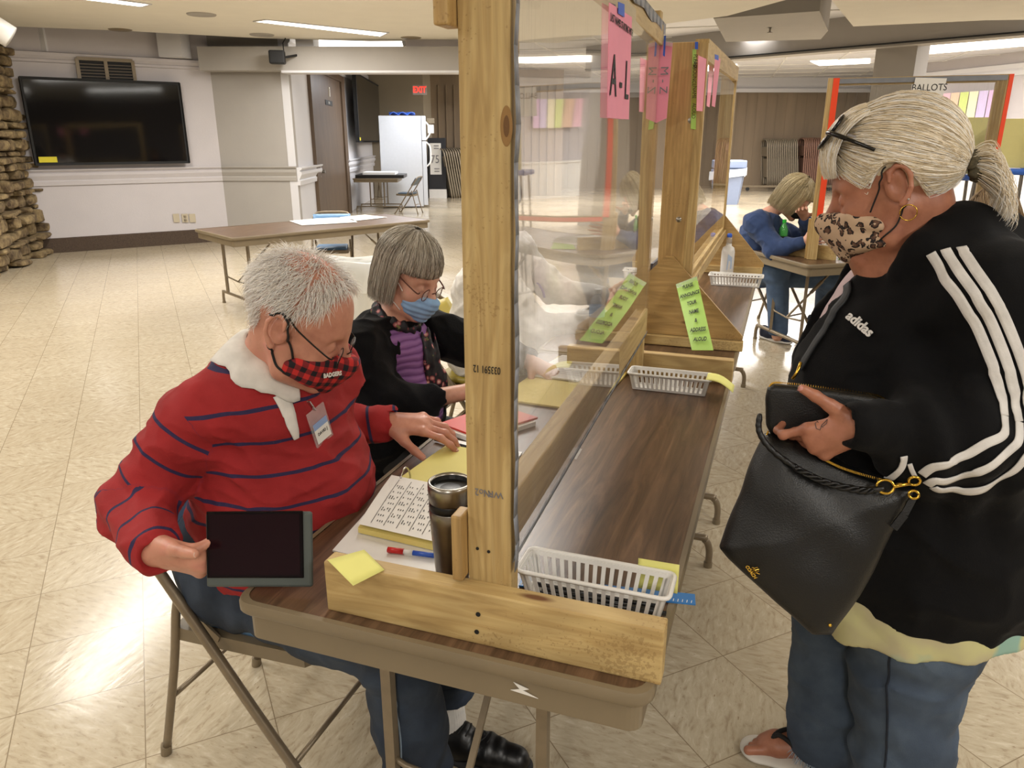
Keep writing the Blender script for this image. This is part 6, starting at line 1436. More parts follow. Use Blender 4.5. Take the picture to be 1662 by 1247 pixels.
# ------------------------------------------------------------------ the woman in the black cardigan
def bob(T, R, N, seed, rad, zend, front, theta0=0, bang=.03, drop=1.0, jit=.012, part=.25):
    rg = np.random.default_rng(seed); out = []
    for _ in range(N):
        th = rg.uniform(-math.pi, math.pi); k = rg.uniform(.97, 1.06); fr = abs(th) < front; ph0 = rg.uniform(.1, .9 if not fr else .7)
        zb = bang+rg.normal()*.004 if fr else zend+rg.normal()*.005+.02*math.cos(th)
        P = []; ct, st = math.cos(th), math.sin(th)
        for i in range(13):
            u = i/12; ph = ph0+(1.65-ph0)*min(1, u*1.35); z = .047+rad[2]*k*math.cos(ph); r = math.sin(ph)
            if u > .74: zl = .047+rad[2]*k*math.cos(ph); z = zl+(zb-zl)*(u-.74)/.26; 
            if fr and z < zb: z = zb
            x = -.012+rad[0]*k*r*ct; y = rad[1]*k*r*st; inw = 1-.10*max(0, (u-.8)/.2)**2
            P.append(T(x*inw+rg.normal()*.0008, y*inw+rg.normal()*.0008, z))
        out.append(np.array(P))
    return out
W2 = thing('person', (-1.25, 2.17, 0), 'seated woman with a grey bob, blue mask, black cardigan and purple shirt', 'person')
F = Field(.02); HC = A(PY(662, 447, 2.13)); HR = frame3((.90, -.22, -.36), (.35, -.05, .92)); T = add_head(F, HC, HR, 1.0)
nk = HC+A((-.06, .01, -.15)); sR, sL = nk+A((-.04, -.175, -.065)), nk+A((-.02, .18, -.06)); eR = A(PY(598, 668, 1.90)); wR = A(PZ(757, 636, .79)); eL = A((-.93, 2.46, .80)); wL = A(PZ(862, 588, .79))
F.cone(T(-.03, 0, -.05), nk, .048, .056, .03); F.chain([nk, nk+A((-.04, 0, -.2)), (-1.26, 2.17, .55)], [.05, .11, .12], .05)
for a, b, c in ((sR, eR, wR), (sL, eL, wL)): F.cone(nk, a, .05, .045, .04); F.chain([a, b, c], [.045, .038, .026], .02)
for y in (2.09, 2.26): F.chain([(-1.27, y, .52), (-.82, y, .50), (-.84, y, .07), (-.72, y, .04)], [.08, .055, .04, .035], .03)
add_hand(F, wR, (.85, .45, -.15), (-.2, .55, .6), (-.3, .1, .9), [(.5, .6, .4)]*4, s=.95); hl = add_hand(F, wL, (.75, -.1, -.25), (-.2, -.9, -.2), (.2, -.1, .95), [(.35, .45, .3), (.4, .5, .3), (.45, .5, .3), (.5, .5, .3)], s=.97)
sk2 = skin('skin_woman', '#d3a28c', '#c08f78', '#d99a8c'); field_obj('body', F, .0045, sk2, W2)
SH = Field(.05); b1 = nk+A((.0, 0, -.12)); b2 = nk+A((-.02, 0, -.30)); SH.chain([b1, b2, (-1.22, 2.17, .62), (-1.25, 2.17, .5)], [.115, .155, .165, .16], .05); SH.cone(nk+A((0, -.09, -.08)), nk+A((0, .09, -.08)), .07, .07, .05)
SH.ell(tuple(nk+A((.02, 0, .04))), (.06, .06, .075), None, .02, 's')
def _pur(t):
    o = t.obj(); w_ = t.add('ShaderNodeTexWave'); w_.bands_direction = 'Z'; w_.inputs['Scale'].default_value = 14; w_.inputs['Distortion'].default_value = 2.5; t.link(o, w_.inputs[0]); t.bump(w_.outputs['Fac'], .6, .004); return t.ramp(w_.outputs['Fac'], [(0, '#6b3f7c'), (.25, '#875a99'), (1, '#9368a4')])
field_obj('purple_shirt', SH, .006, cmat('purple_pintuck', _pur, .8), W2)
CD = Field(.05); CD.chain([b1+A((-.03, 0, 0)), b2+A((-.03, 0, 0)), (-1.24, 2.17, .62), (-1.26, 2.17, .48)], [.15, .185, .19, .20], .05); CD.cone(nk+A((-.01, 0, -.06)), sR, .078, .082, .05); CD.cone(nk+A((-.01, 0, -.06)), sL, .078, .082, .05)
CD.chain([sR, eR, wR+(eR-wR)*.14], [.085, .075, .052], .04); CD.chain([sL, eL, wL+(eL-wL)*.14], [.085, .072, .05], .04)
CD.ell(tuple(nk+A((.0, 0, .035))), (.066, .066, .085), None, .02, 's')
fx_ = A(PY(712, 590, 2.0)); fd_ = nk+A((.20, .02, -.22)); CD.fn(lambda P: ((P-fd_)@A([0, 1, 0])*1.0).__abs__()-(.105+.10*np.clip((nk[2]-.03-P[:, 2])/.35, 0, 1)-.07*np.clip((nk[2]-.30-P[:, 2])/.2, 0, 1))+1e3*((P[:, 0] < nk[0]-.03) | (P[:, 2] > nk[2]+.05) | (P[:, 2] < nk[2]-.36)), 0, 0, .012, 's')
CD.ell(tuple(wR), (.045, .045, .045), None, .008, 's'); CD.ell(tuple(wL), (.045, .045, .045), None, .008, 's')
CD.disp += [crease(eR, (.7, .3, .6), .16, .010, 60, 1), crease(sR, (.3, .2, .9), .14, .006, 55, 0), folds(.008, 9, 2.0, (0, 0, 1), 1.5)]
field_obj('cardigan', CD, .0065, M['cardigan'], W2)
J = Field(.04)
for y in (2.09, 2.26): J.chain([(-1.25, y, .53), (-.80, y, .52), (-.82, y, .12)], [.105, .078, .065], .03)
field_obj('trousers', J, .01, M['blackm'], W2)
for y in (2.09, 2.26): shoe('shoe', (-.87, y, 0), 0, .26, M['shoe'], W2, laces=False)
# scarf
def _sc(t):
    o = t.obj(); v = t.add('ShaderNodeTexVoronoi'); v.inputs['Scale'].default_value = 42; t.link(o, v.inputs[0]); n = t.noise(o, 30, 3, .7)
    c = t.ramp(v.outputs['Distance'], [(.0, '#e9d9c2'), (.22, '#c88a86'), (.34, '#8c3b46'), (.44, '#15141c'), (1, '#15141c')]); c = t.mix(t.math('GREATER_THAN', n, .60), c, '#14151f'); return t.mix(t.math('LESS_THAN', n, .36), c, '#6d6f3f')
scm = cmat('floral_scarf', _sc, .6); US = Field(.01); US.ops = SH.ops+[op for op in F.ops[:2]]+F.ops; US.lo, US.hi = SH.lo, SH.hi; US.k = .01

P = hs(SH, ((692, 512), (690, 545), (697, 580), (705, 615), (716, 645)))
SB = Field(.015)
if len(P) > 2: SB.chain([tuple(p+Vector((.012, -.01, 0))) for p in P], [.024, .026, .028, .030, .032][:len(P)], .02, flat=((.9, -.4, .1), .4)); SB.disp += [crease(P[0], (1, 1, 0), .3, .003, 220)]
ring_ = [tuple(nk+frame3((.85, -.1, -.5), (.5, 0, .85))@A([math.cos(a)*.068, math.sin(a)*.068, .015])) for a in np.linspace(-2.6, 2.6, 12)]
SB.chain(ring_, [.021]*12, .01); SB.disp += [lambda P, D: .003*wob(P, 60, 1)]
field_obj('scarf', SB, .0035, scm, W2)
bp = SH.hit(729, 556)
if bp is not None:
    BG = thing('name_badge', tuple(bp), 'small white name badge on the purple shirt', 'badge'); n_ = SH.grad(bp[None])[0]; Rb = frame3(n_, (-.35, 0, 1)); V_ = lambda a, b, z=0.: Vector(tuple(Rb@A([z, a, b])))
    MB().prism([V_(-.024, -.033, .03), V_(.024, -.033, .03), V_(.024, .033, .03), V_(-.024, .033, .03)], V_(0, 0, .002)).build('card', M['paper'], BG)
    MB().prism([V_(-.024, .015, .0325), V_(.024, .015, .0325), V_(.024, .034, .0325), V_(-.024, .034, .0325)], V_(0, 0, .0005)).build('card_band', mat('badge_blue', '#8fa8d6'), BG)
    MB().prism([V_(-.009, -.012, .0325), V_(.009, -.012, .0325), V_(.009, .000, .0325), V_(-.009, .000, .0325)], V_(0, 0, .0005)).build('printed_mark', M['ink'], BG); MB().bar(V_(0, .03, .02), V_(0, .045, .01), .01, .003).build('clip', M['chrome'], BG)
# mask
MK = Field(.01); MK.ell(tuple(T(.058, 0, -.058)), (.058, .060, .056), HR, .01); MK.cone(T(.100, 0, -.022), T(.116, 0, -.040), .010, .020, .03); MK.cone(T(.116, 0, -.045), T(.094, 0, -.098), .018, .020, .03)
MK.cut(T(.040, 0, 0), HR@A([-1, 0, .05]), .003); MK.cut(T(.11, 0, -.022), HR@A([-.15, 0, 1]), .004)
MK.disp += [lambda P, D: .0012*np.sin(((P-HC)@HR)[:, 2]*330)]
mkb = knit('surgical_blue', '#8fb4dd', .75, 0, .1); field_obj('face_mask', MK, .003, mkb, W2)
tubeon('mask_loop', F, [T(.048, -.058, -.022), T(.02, -.078, .0), T(-.0, -.087, .02)], .0016, M['whitep'], W2, .002); tubeon('mask_loop', F, [T(.048, -.056, -.088), T(.01, -.072, -.06), T(-.008, -.083, -.03)], .0016, M['whitep'], W2, .002)
glasses(T, HR, mat('tortoise_frame', '#5a3122', .3), W2, 1.0, rim=.0016, h2=.0165, drop=.010)
hc = Field(.02); hc.ell(tuple(T(-.014, 0, .048)), (.104, .087, .099), HR); hc.ell(tuple(T(-.035, 0, -.02)), (.078, .088, .085), HR, .03); hc.ell(tuple(T(.07, 0, -.04)), (.075, .12, .088), HR, .02, 's'); hc.cut(T(0, 0, -.085), HR@A([-.1, 0, -1]), .01); hc.disp += [lambda P, D: .001*wob(P, 90, 1)]
hm2 = hairmat('ash_grey_hair', [(0, '#6f675b'), (.35, '#9a9080'), (.7, '#b9b1a1'), (1, '#d8d2c6')], .42); field_obj('hair_base', hc, .004, mat('ash_hair_base', '#80776a', .6), W2)
strands('hair', None, bob(T, HR, 4200, 4, (.110, .094, .103), -.088, 1.15, bang=.040), .00085, hm2, W2)
# ------------------------------------------------------------------ the standing voter with the handbag
W3 = thing('person', (.30, 1.72, 0), 'standing woman in a black jacket with three white sleeve stripes and a leopard print mask', 'person')
F = Field(.02); HC = A(PY(1452, 300, 1.66)); HR = frame3((-.93, .12, -.33), (-.30, .02, .95)); HS = 1.06; T = add_head(F, HC, HR, HS)
nk = HC+A((.055, .02, -.16)); sL, sR = A(PY(1592, 478, 1.58)), nk+A((.03, .22, -.07)); eL = A(PY(1622, 715, 1.55)); wL = A(PY(1400, 692, 1.36)); eR = A((.30, 1.98, 1.0)); wR = A((.20, 1.88, .93))
F.cone(T(-.035, 0, -.05), nk, .056, .066, .03); F.cone(T(.03, 0, -.095), nk+A((-.05, 0, .0)), .032, .05, .05)
F.chain([nk, (.30, 1.74, 1.15), (.32, 1.74, .9), (.36, 1.74, .72)], [.07, .14, .18, .18], .05)
for a, b, c in ((sL, eL, wL), (sR, eR, wR)): F.cone(nk, a, .055, .05, .05); F.chain([a, b, c], [.055, .045, .031], .02)
hipL, hipR = (.38, 1.63, .70), (.34, 1.84, .70); knL, knR = (.36, 1.60, .40), (.24, 1.80, .40); anL, anR = (.39, 1.55, .07), (.235, 1.735, .075)
F.chain([hipL, knL, anL], [.1, .07, .045], .03); F.chain([hipR, knR, anR], [.1, .07, .042], .03)
def foot(an, toe):
    an, toe = A(an), A(toe); d = toe-an; d[2] = 0; L = np.linalg.norm(d); d /= L; s_ = A([d[1], -d[0], 0]); z = A([0, 0, 1]); g = lambda a, b, c: A([an[0], an[1], 0])+d*a+s_*b+z*c
    F.chain([an, g(.0, 0, .05)], [.042, .036], .02); F.chain([g(-.02, 0, .045), g(.05, 0, .052), g(.11, 0, .042), g(.135, .0, .035)], [.03, .034, .034, .026], .02, flat=((0, 0, 1), .8)); tips = []
    sgn = 1
    for i, (o, l, r) in enumerate(((-.026, .045, .0135), (-.006, .043, .0095), (.010, .038, .009), (.024, .031, .0085), (.036, .022, .008))): b = g(.135-.006*i, o*.8*sgn, .034); c = g(.135-.006*i+l, o*sgn, .026); F.cone(b, c, r, r*.92, .006); tips.append((c, d))
    return tips
foot(anL, (.20, 1.53, 0)); tips = foot(anR, (.04, 1.72, 0))
hL = add_hand(F, wL, (-.87, -.02, -.48), (-.48, -.12, .87), (-.08, -.98, -.14), [(.15, 1.1, .8), (.9, 1.1, .6), (1.1, 1.1, .6), (1.2, 1.1, .6)], thumb=(.50, .86, .08), tc=(-.05, .1), s=.96, spread=.02)
F.chain([wR, wR+A((-.09, -.06, -.06))], [.03, .04], .02); add_hand(F, wR, (-.8, -.3, -.3), (-.2, -.1, .9), (-.1, .95, 0), [(.9, .9, .5)]*4)
sk3 = skin('skin_tan', '#b0765c', '#98604a', '#bd7f6a'); field_obj('body', F, .0038, sk3, W3)
nails('fingernail', hL, (-.10, -.98, -.12), mat('fingernail_pink', '#c98d86', .25), W3, ('t',))
for k, (c, d) in enumerate(tips): MB().box(tuple(c+A((0, 0, .0085))), (.012-.0012*k, .013-.0018*k, .003), rotz(math.atan2(d[1], d[0])), bev=.001).build('toenail', mat('red_nail_polish', '#8e1420', .2), W3)
# tattoo: an outlined card heart on the back of the hand
wrap = [(1336, 694), (1326, 684), (1323, 688), (1325, 696), (1331, 698), (1334, 690), (1343, 681), (1341, 688), (1336, 692)]
P = [F.hit(x, y) for x, y in wrap]; P = [p for p in P if p is not None]
if len(P) > 4: MB().tube([tuple(p+F.grad(p[None])[0]*.0004) for p in P], .0007, 5).build('tattoo', mat('tattoo_ink', '#4a4444', .7), W3, keep=True)
# jeans
J = Field(.04)
for a, b, c in ((hipL, knL, anL), (hipR, knR, anR)): a, b, c = A(a), A(b), A(c); J.chain([a, a*.5+b*.5, b, b*.5+c*.5, c+A((0, 0, .02))], [.150, .132, .108, .096, .088], .03)
J.chain([(.33, 1.66, .68), (.36, 1.84, .68)], [.16, .16], .05); J.ell((.43, 1.73, .66), (.15, .17, .14), None, .05); J.disp += [crease(knL, (0, .1, 1), .16, .006, 60, 1), crease(A(knL)+A((0, 0, .18)), (0.2, 0, 1), .1, .004, 60, 0), folds(.006, 9, 1, (0, 0, 1), 1.6)]; J.cut((0, 0, .055), (0, 0, -1))
J.ell((anR[0], anR[1], .05), (.07, .07, .06), None, .01, 's'); J.ell((anL[0], anL[1], .05), (.07, .07, .06), None, .01, 's')
field_obj('jeans', J, .006, M['jean2'], W3)
P = [J.hit(*q) for q in ((1446, 1060), (1443, 1100), (1440, 1140), (1440, 1190), (1436, 1246))]; P = [Vector(tuple(p)) for p in P if p is not None]
if len(P) > 2: ribbon('side_seam', J, P, .004, mat('denim_dark_seam', '#131c2b', .8), W3, off=.002, th=.003)
fr_ = []; rg = np.random.default_rng(8)
for i in range(260): a = rg.uniform(0, 6.28); p = A((anR[0]+.085*math.cos(a), anR[1]+.085*math.sin(a), .062)); dn = A((.3*math.cos(a), .3*math.sin(a), -1))+rg.normal(size=3)*.3; fr_.append(np.array([p+dn*.004*k for k in range(5)]))
strands('frayed_hem', None, fr_, .0009, hairmat('fray_blue', [(0, '#7f97ad'), (1, '#b8c6d2')], .9), W3)
# flip-flop
lf = Field(.02); lf.chain([(.43, 1.55, .012), (.32, 1.545, .012), (.235, 1.538, .012)], [.040, .042, .050], .02, ((0, 0, 1), .3)); field_obj('flip_flop', lf, .004, mat('cream_foam_sole', '#d8d2c8', .6), W3)
MB().tube(catmull([(.25, 1.54, .035), (.28, 1.54, .078), (.33, 1.50, .066), (.37, 1.50, .02)], 6), .006, 8).build('toe_strap', M['strapblack'], W3, smooth=True, keep=True)
fl = Field(.02); aa = A((anR[0], anR[1], 0)); dd = A((.04, 1.72, 0))-aa; dd /= np.linalg.norm(dd); ss = A([dd[1], -dd[0], 0]); g = lambda a, b, c: tuple(aa+dd*a+ss*b+A((0, 0, c)))
fl.chain([g(-.05, 0, .012), g(.06, 0, .012), g(.15, 0, .012)], [.040, .042, .050], .02, ((0, 0, 1), .3)); field_obj('flip_flop', fl, .003, mat('cream_foam_sole', '#d8d2c8', .6), W3)
MB().tube(catmull([g(.135, -.016, .035), g(.11, .0, .078), g(.06, .036, .066), g(.02, .046, .02)], 6), .006, 8).build('toe_strap', M['strapblack'], W3, smooth=True, keep=True); MB().tube(catmull([g(.135, -.016, .035), g(.11, -.012, .08), g(.06, -.042, .066), g(.02, -.046, .02)], 6), .006, 8).build('toe_strap', M['strapblack'], W3, smooth=True, keep=True)
# undershirt hem
TS = Field(.05); TS.chain([(.33, 1.72, .75), (.355, 1.72, .60), (.36, 1.72, .49)], [.225, .240, .245], .05); TS.disp += [lambda P, D: .009*np.sin(np.arctan2(P[:, 1]-1.72, P[:, 0]-.35)*13+2*np.sin(P[:, 2]*20))*np.clip((.62-P[:, 2])*6, 0, 1)]; TS.cut((.1, 1.72, .515), (.12, 0, -1)); TS.ell((.36, 1.72, .47), (.225, .225, .10), None, .01, 's')
field_obj('undershirt', TS, .006, cmat('tie_dye', lambda t: t.mix(t.ramp(t.noise(t.obj(), 7, 3), [(.56, (0, 0, 0, 1)), (.66, (1, 1, 1, 1))]), t.ramp(t.noise(t.obj(), 9, 3), [(.35, '#c8c68b'), (.6, '#b9b08c')]), '#8fb3a6'), .85), W3)
IN = Field(.03); IN.chain([tuple(nk+A((-.02, 0, .0))), (.24, 1.73, 1.2), (.20, 1.74, 1.05)], [.072, .12, .15], .04); IN.ell(tuple(nk+A((-.01, 0, .05))), (.062, .062, .08), None, .02, 's'); field_obj('tee_shirt', IN, .006, knit('pale_pink_cotton', '#cdb9bd', .85), W3)
# jacket
JK = Field(.06)
JK.chain([(.29, 1.73, 1.24), (.285, 1.72, 1.08), (.295, 1.72, .95), (.335, 1.72, .80), (.36, 1.72, .68), (.36, 1.72, .62)], [.165, .215, .235, .245, .245, .235], .06)
JK.cone(nk+A((.02, .03, -.05)), sL, .085, .095, .06); JK.cone(nk+A((.02, .03, -.05)), sR, .085, .095, .06)
dcf = wL-eL; JK.chain([sL, (sL+eL)/2+A((.01, 0, 0)), eL], [.098, .098, .100], .05); JK.chain([eL, eL+dcf*.45+A((0, 0, .0)), wL-dcf*.20], [.098, .082, .052], .05); JK.cone(eL+dcf*.25+A((0, 0, -.03)), eL+dcf*.62+A((0, 0, -.035)), .075, .055, .05); JK.cone(wL-dcf*.30, wL+dcf*.04, .045, .039, .01)
JK.chain([sR, eR, wR], [.095, .09, .05], .05)
hd = [tuple(PY(*q)) for q in ((1462, 440, 1.58), (1508, 408, 1.58), (1560, 382, 1.62), (1610, 385, 1.72), (1600, 395, 1.84), (1530, 420, 1.88))]; JK.chain(hd, [.026, .036, .046, .050, .046, .034], .04); JK.chain([tuple(nk+A((.03, -.09, -.01))), tuple(nk+A((-.06, -.07, -.10))), tuple(nk+A((-.12, -.05, -.20)))], [.032, .028, .022], .03)
JK.ell(tuple(nk+A((-.02, 0, .05))), (.078, .072, .10), None, .02, 's')
JK.fn(lambda P: np.abs(P[:, 1]-1.735+.02)-(.055*np.clip((P[:, 2]-1.10)/.12, 0, 1))+1e3*((P[:, 0] > nk[0]-.03) | (P[:, 2] < 1.08)), 0, 0, .01, 's')
JK.ell(tuple(wL+dcf/np.linalg.norm(dcf)*.042), (.034, .036, .036), None, .006, 's'); JK.cut((.36, 1.72, .60), (-.1, 0, -1), .02)
JK.disp += [crease(eL, (.3, 0, 1), .17, .011, 46, 1), crease(eL+dcf*.5, (1, 0, .3), .16, .010, 60, 2), crease(eL+A((-.05, -.02, -.06)), (1, 0, .2), .12, .010, 60, 2), crease(sL, (-.5, 0, .8), .16, .006, 45, 0), crease((.3, 1.6, .66), (0, 0, 1), .2, .004, 60), folds(.007, 7.5, 1.0, (.2, 0, 1), 1.4)]
field_obj('jacket', JK, .0065, M['jacket'], W3)
for rows, w_ in (([(1511, 411), (1530, 445), (1555, 480), (1580, 520), (1602, 570), (1619, 625), (1629, 675)], .017), ([(1534, 405), (1556, 440), (1583, 478), (1607, 520), (1631, 580), (1647, 640), (1653, 685)], .017), ([(1560, 402), (1582, 436), (1608, 474), (1632, 520), (1652, 570), (1668, 620), (1672, 680)], .017), ([(1629, 675), (1628, 705), (1600, 720), (1570, 737), (1545, 750), (1515, 758), (1497, 770)], .016), ([(1653, 685), (1652, 715), (1622, 745), (1590, 765), (1552, 775), (1520, 780), (1505, 786)], .016), ([(1672, 680), (1668, 735), (1640, 765), (1600, 790), (1560, 795), (1530, 795), (1515, 790)], .016), ([(1466, 740), (1463, 757), (1450, 772), (1440, 776)], .012), ([(1476, 752), (1480, 762), (1486, 772)], .008)):
    P = hs(JK, rows)
    if len(P) > 2: ribbon('sleeve_stripe', JK, P, w_, M['stripe'], W3, off=.0025, th=.002, n=8)
P = hs(JK, ((1385, 517), (1397, 528), (1410, 538)))
if len(P) == 3: n_ = Vector(tuple(JK.grad(A(P[1])[None])[0])); xd = P[2]-P[0]; text('chest_lettering', 'adidas', .026, P[1]+n_*.006, xd, n_.cross(xd), M['stripe'], W3, bold=.0008, depth=.0012)
# bag strap across the chest, lanyard
P = hs(JK, ((1405, 432), (1378, 470), (1350, 520), (1325, 560), (1302, 600)))
if len(P) > 2: ribbon('zip_placket', JK, P, .018, mat('dark_grey_tape', '#26282c', .6), W3, off=.006, th=.004)
P = hs(IN, ((1436, 420), (1418, 442), (1402, 465)))
if len(P) > 1: ribbon('lanyard', IN, P, .014, mat('aqua_lanyard', '#9fc4c8', .6), W3, off=.004)
# mask
MK = Field(.01); MK.ell(tuple(T(.062, 0, -.055)), A((.060, .062, .058))*HS, HR, .01); MK.cone(T(.100, 0, -.018), T(.124, 0, -.036), .010*HS, .017*HS, .03); MK.cone(T(.124, 0, -.036), T(.098, 0, -.100), .016*HS, .02*HS, .03)
for y in (-1, 1): MK.cone(T(.075, y*.045, -.03), T(.035, y*.066, -.06), .014*HS, .008*HS, .02); MK.cone(T(.08, y*.04, -.08), T(.035, y*.064, -.09), .018*HS, .008*HS, .02)
MK.cut(T(.028, 0, 0), HR@A([-1, 0, .02]), .003); MK.cut(T(.118, 0, -.016), HR@A([-.18, 0, 1]), .004)
def _leo(t):
    o = t.obj(); v = t.add('ShaderNodeTexVoronoi'); v.inputs['Scale'].default_value = 52; v.inputs['Randomness'].default_value = .8; n = t.noise(o, 60, 2); mp = t.add('ShaderNodeVectorMath', operation='ADD'); t.link(o, mp.inputs[0]); cx = t.add('ShaderNodeCombineXYZ'); k_ = t.math('MULTIPLY', n, .03)
    for i in range(3): t.link(k_, cx.inputs[i])
    t.link(cx.outputs[0], mp.inputs[1]); t.link(mp.outputs[0], v.inputs[0]); n2 = t.noise(o, 95, 2)
    c = t.ramp(v.outputs['Distance'], [(.0, '#6d5040'), (.22, '#54392c'), (.33, '#1d1516'), (.47, '#c7ab90'), (1, '#d2b79b')], 'CONSTANT'); return t.mix(t.math('GREATER_THAN', n2, .62), c, '#c7ab90')
field_obj('face_mask', MK, .0028, cmat('leopard_print', _leo, .8), W3)
tubeon('mask_loop', F, [T(.045, .066, -.03), T(.025, .076, .0), T(.010, .084, .025), T(.004, .086, .038)], .0016, M['strapblack'], W3, .005); tubeon('mask_loop', F, [T(.045, .064, -.088), T(.01, .074, -.065), T(-.012, .084, -.032)], .0016, M['strapblack'], W3, .002)
# earrings
e = T(-.018, .092, -.034); MB().tube([tuple(A(e)+A((0, 0, -.014))+HR@A([math.cos(a)*.014, .003, math.sin(a)*.014])) for a in np.linspace(0, 6.1, 24)], .0011, 6).build('hoop_earring', M['gold'], W3, smooth=True, keep=True)
o = MB().lathe([(0, .0025), (.0025, 0), (0, -.0025)], tuple(A(e)+HR@A([0, .002, .010])), 12).build('stud_earring', M['chrome'], W3, smooth=True, keep=True)
# hair
hb = Field(.02); hb.ell(tuple(T(-.016, 0, .050)), A((.103, .084, .098))*HS, HR); hb.ell(tuple(T(.085, 0, -.045)), A((.085, .12, .085))*HS, HR, .02, 's'); hb.ell(tuple(T(-.02, 0, -.075)), A((.09, .1, .075))*HS, HR, .02, 's'); hb.ell(tuple(T(-.004, .085, .0)), A((.022, .02, .034))*HS, HR, .01, 's')
hm3 = hairmat('blonde_hair', [(0, '#c9b592'), (.25, '#eadabc'), (.6, '#fcf0da'), (1, '#ffffff')], .4); field_obj('hair_base', hb, .004, mat('blonde_hair_base', '#dccdb0', .55), W3)
tie = A([-.90, 0, -.50]); tie /= np.linalg.norm(tie); rg = np.random.default_rng(12); HA = A([.108, .089, .1025]); hc_ = A([-.016, 0, .050]); ps = []
def onh(v, k=1.0):
    p = hc_+v*HA*k; zm = .050-((p[0]+.005)/(.03 if p[0] > -.005 else .021))**2*.02
    if abs(p[1]) > .03: p[2] = max(p[2], zm)
    return T(*p)
while len(ps) < 4600:
    v = rg.normal(size=3); v /= np.linalg.norm(v); x, y, z = v
    if x > .93 or z < -.62: continue
    if z < -.16+.12*x and x > -.15: continue
    if z < -.40 and x > -.42: continue
    w_ = math.acos(np.clip(v@tie, -1, 1)); n_ = 12; k0 = rg.uniform(.985, 1.035); P = []
    for i in range(n_):
        u = i/(n_-1); q = (math.sin((1-u)*w_)*v+math.sin(u*w_)*tie)/max(math.sin(w_), 1e-3); q = q+A([0, 0, -.10*math.sin(u*math.pi)*(1 if z > 0 else 0)]); q /= np.linalg.norm(q); P.append(onh(q, (k0+.02*math.sin(u*math.pi))*(1+.05*u*u))+rg.normal(size=3)*.0006)
    ps.append(np.array(P))
knot = onh(tie, 1.10); hw_ = HR@A([-1, 0, 0]); dn_ = A([0, 0, -1.0]); hx_ = A([.98, .1, .0])
for i in range(1500):                                   # ponytail
    a, b = rg.normal(size=2)*.010; c_ = HR@A([0, a, b]); L = rg.uniform(.85, 1.1); sp = rg.normal(size=3)*.011; P = []
    for k in range(11): u = k/10; P.append(knot+c_*(.8+1.3*math.sin(u*2.6))+hx_*(.066*L*math.sin(u*1.9))+dn_*(.070*L*u**2)+sp*u*.6)
    ps.append(np.array(P))
for i in range(1100):                                   # fringe swept down over the brow
    y = rg.uniform(-.8, .8); st = A([.45+rg.uniform(-.25, .1), y*.75, .85]); st /= np.linalg.norm(st); P = []; L = rg.uniform(.85, 1.1); kk = rg.uniform(1.0, 1.05)
    en = A([1.0, y*.9, .12]); en /= np.linalg.norm(en)
    for k in range(11):
        u = k/10; q = st*(1-u)+en*u; q /= np.linalg.norm(q); p = hc_+q*HA*(kk+.14*math.sin(u*math.pi*.9)+.06*u); P.append(T(*(p+A([.004, 0, -.016*L*u*u])))+rg.normal(size=3)*.0006)
    ps.append(np.array(P))
strands('hair', None, ps, .0008, hm3, W3)
# scrunchie
MB().tube([tuple(knot+HR@A([-.004+.004*math.sin(a*9), math.cos(a)*.021*(1+.15*math.sin(a*7)), math.sin(a)*.023*(1+.15*math.cos(a*8))])) for a in np.linspace(0, 6.1, 50)], [.0085+.002*math.sin(i*2.1) for i in range(50)], 8).build('hair_tie', mat('olive_scrunchie', '#514a38', .9, noise=.5, nscale=150), W3, smooth=True, keep=True)
# sunglasses pushed up on the head
sg = mat('black_acetate', '#0a0a0b', .15)
for y in (-1, 1):
    P = []
    for k in range(24): a = 2*math.pi*k/24; c, s_ = math.cos(a), math.sin(a); P.append(Vector(tuple(T(.085+.028*s_*.9-.01*abs(y*.034+c*.027)/.06, y*.036+c*.028, .125-.017*s_*1.2))))
    MB().tube(P, .0032, 8, closed=True).build('sunglasses_rim', sg, W3, smooth=True, keep=True); mb = MB(); mb._add(P, [tuple(range(24))]); solid(mb.build('sunglasses_lens', clear('smoked_lens', '#1a1a1c', .05, .8), W3, keep=True), .001)
    MB().tube(catmull([tuple(T(.082, y*.066, .125)), tuple(T(.070, y*.084, .118)), tuple(T(.045, y*.092, .098)), tuple(T(.015, y*.091, .072))], 6), [.0045]*10+[.0035]*9, 8).build('sunglasses_arm', sg, W3, smooth=True, keep=True)
P = [T(.05, .1, .111), T(.038, .1, .103)]; MB().bar(tuple(P[0]), tuple(P[1]), .002, .004).build('arm_emblem', M['chrome'], W3, keep=True)

# ------------------------------------------------------------------ wallet and handbag
BC_ = A(PY(1330, 860, 1.36)); ux = A([1, .06, 0.]); ux /= np.linalg.norm(ux); uy = A([.05, .33, 1.0]); uy -= ux*(uy@ux); uy /= np.linalg.norm(uy); uz = np.cross(ux, uy)
def onplane(px, py, C, nrm): d = A(ray(px, py)); o = A(CC); return o+d*(((C-o)@nrm)/(d@nrm))
def outline(pts, C, ux, uy): nrm = np.cross(ux, uy); return [((onplane(x, y, C, nrm)-C)@ux, (onplane(x, y, C, nrm)-C)@uy) for x, y in pts]
BAG = thing('handbag', tuple(BC_), 'large black leather handbag with gold fittings hanging from the standing woman\'s arm', 'handbag')
OB = outline([(1240, 700), (1215, 760), (1166, 888), (1180, 905), (1318, 1030), (1350, 1030), (1395, 965), (1440, 880), (1484, 790), (1430, 775), (1375, 757), (1330, 735), (1290, 712)], BC_, ux, uy)
BF = Field(.02); BF.fn(slab(BC_, ux, uy, OB, .022, .020, .035, rb=.06), BC_-.30, BC_+.30, .01); BF.disp += [lambda P, D: .0035*wob(P, 17, 2), crease(BC_+A((0, 0, .12)), (.5, 0, 1), .12, .005, 50)]
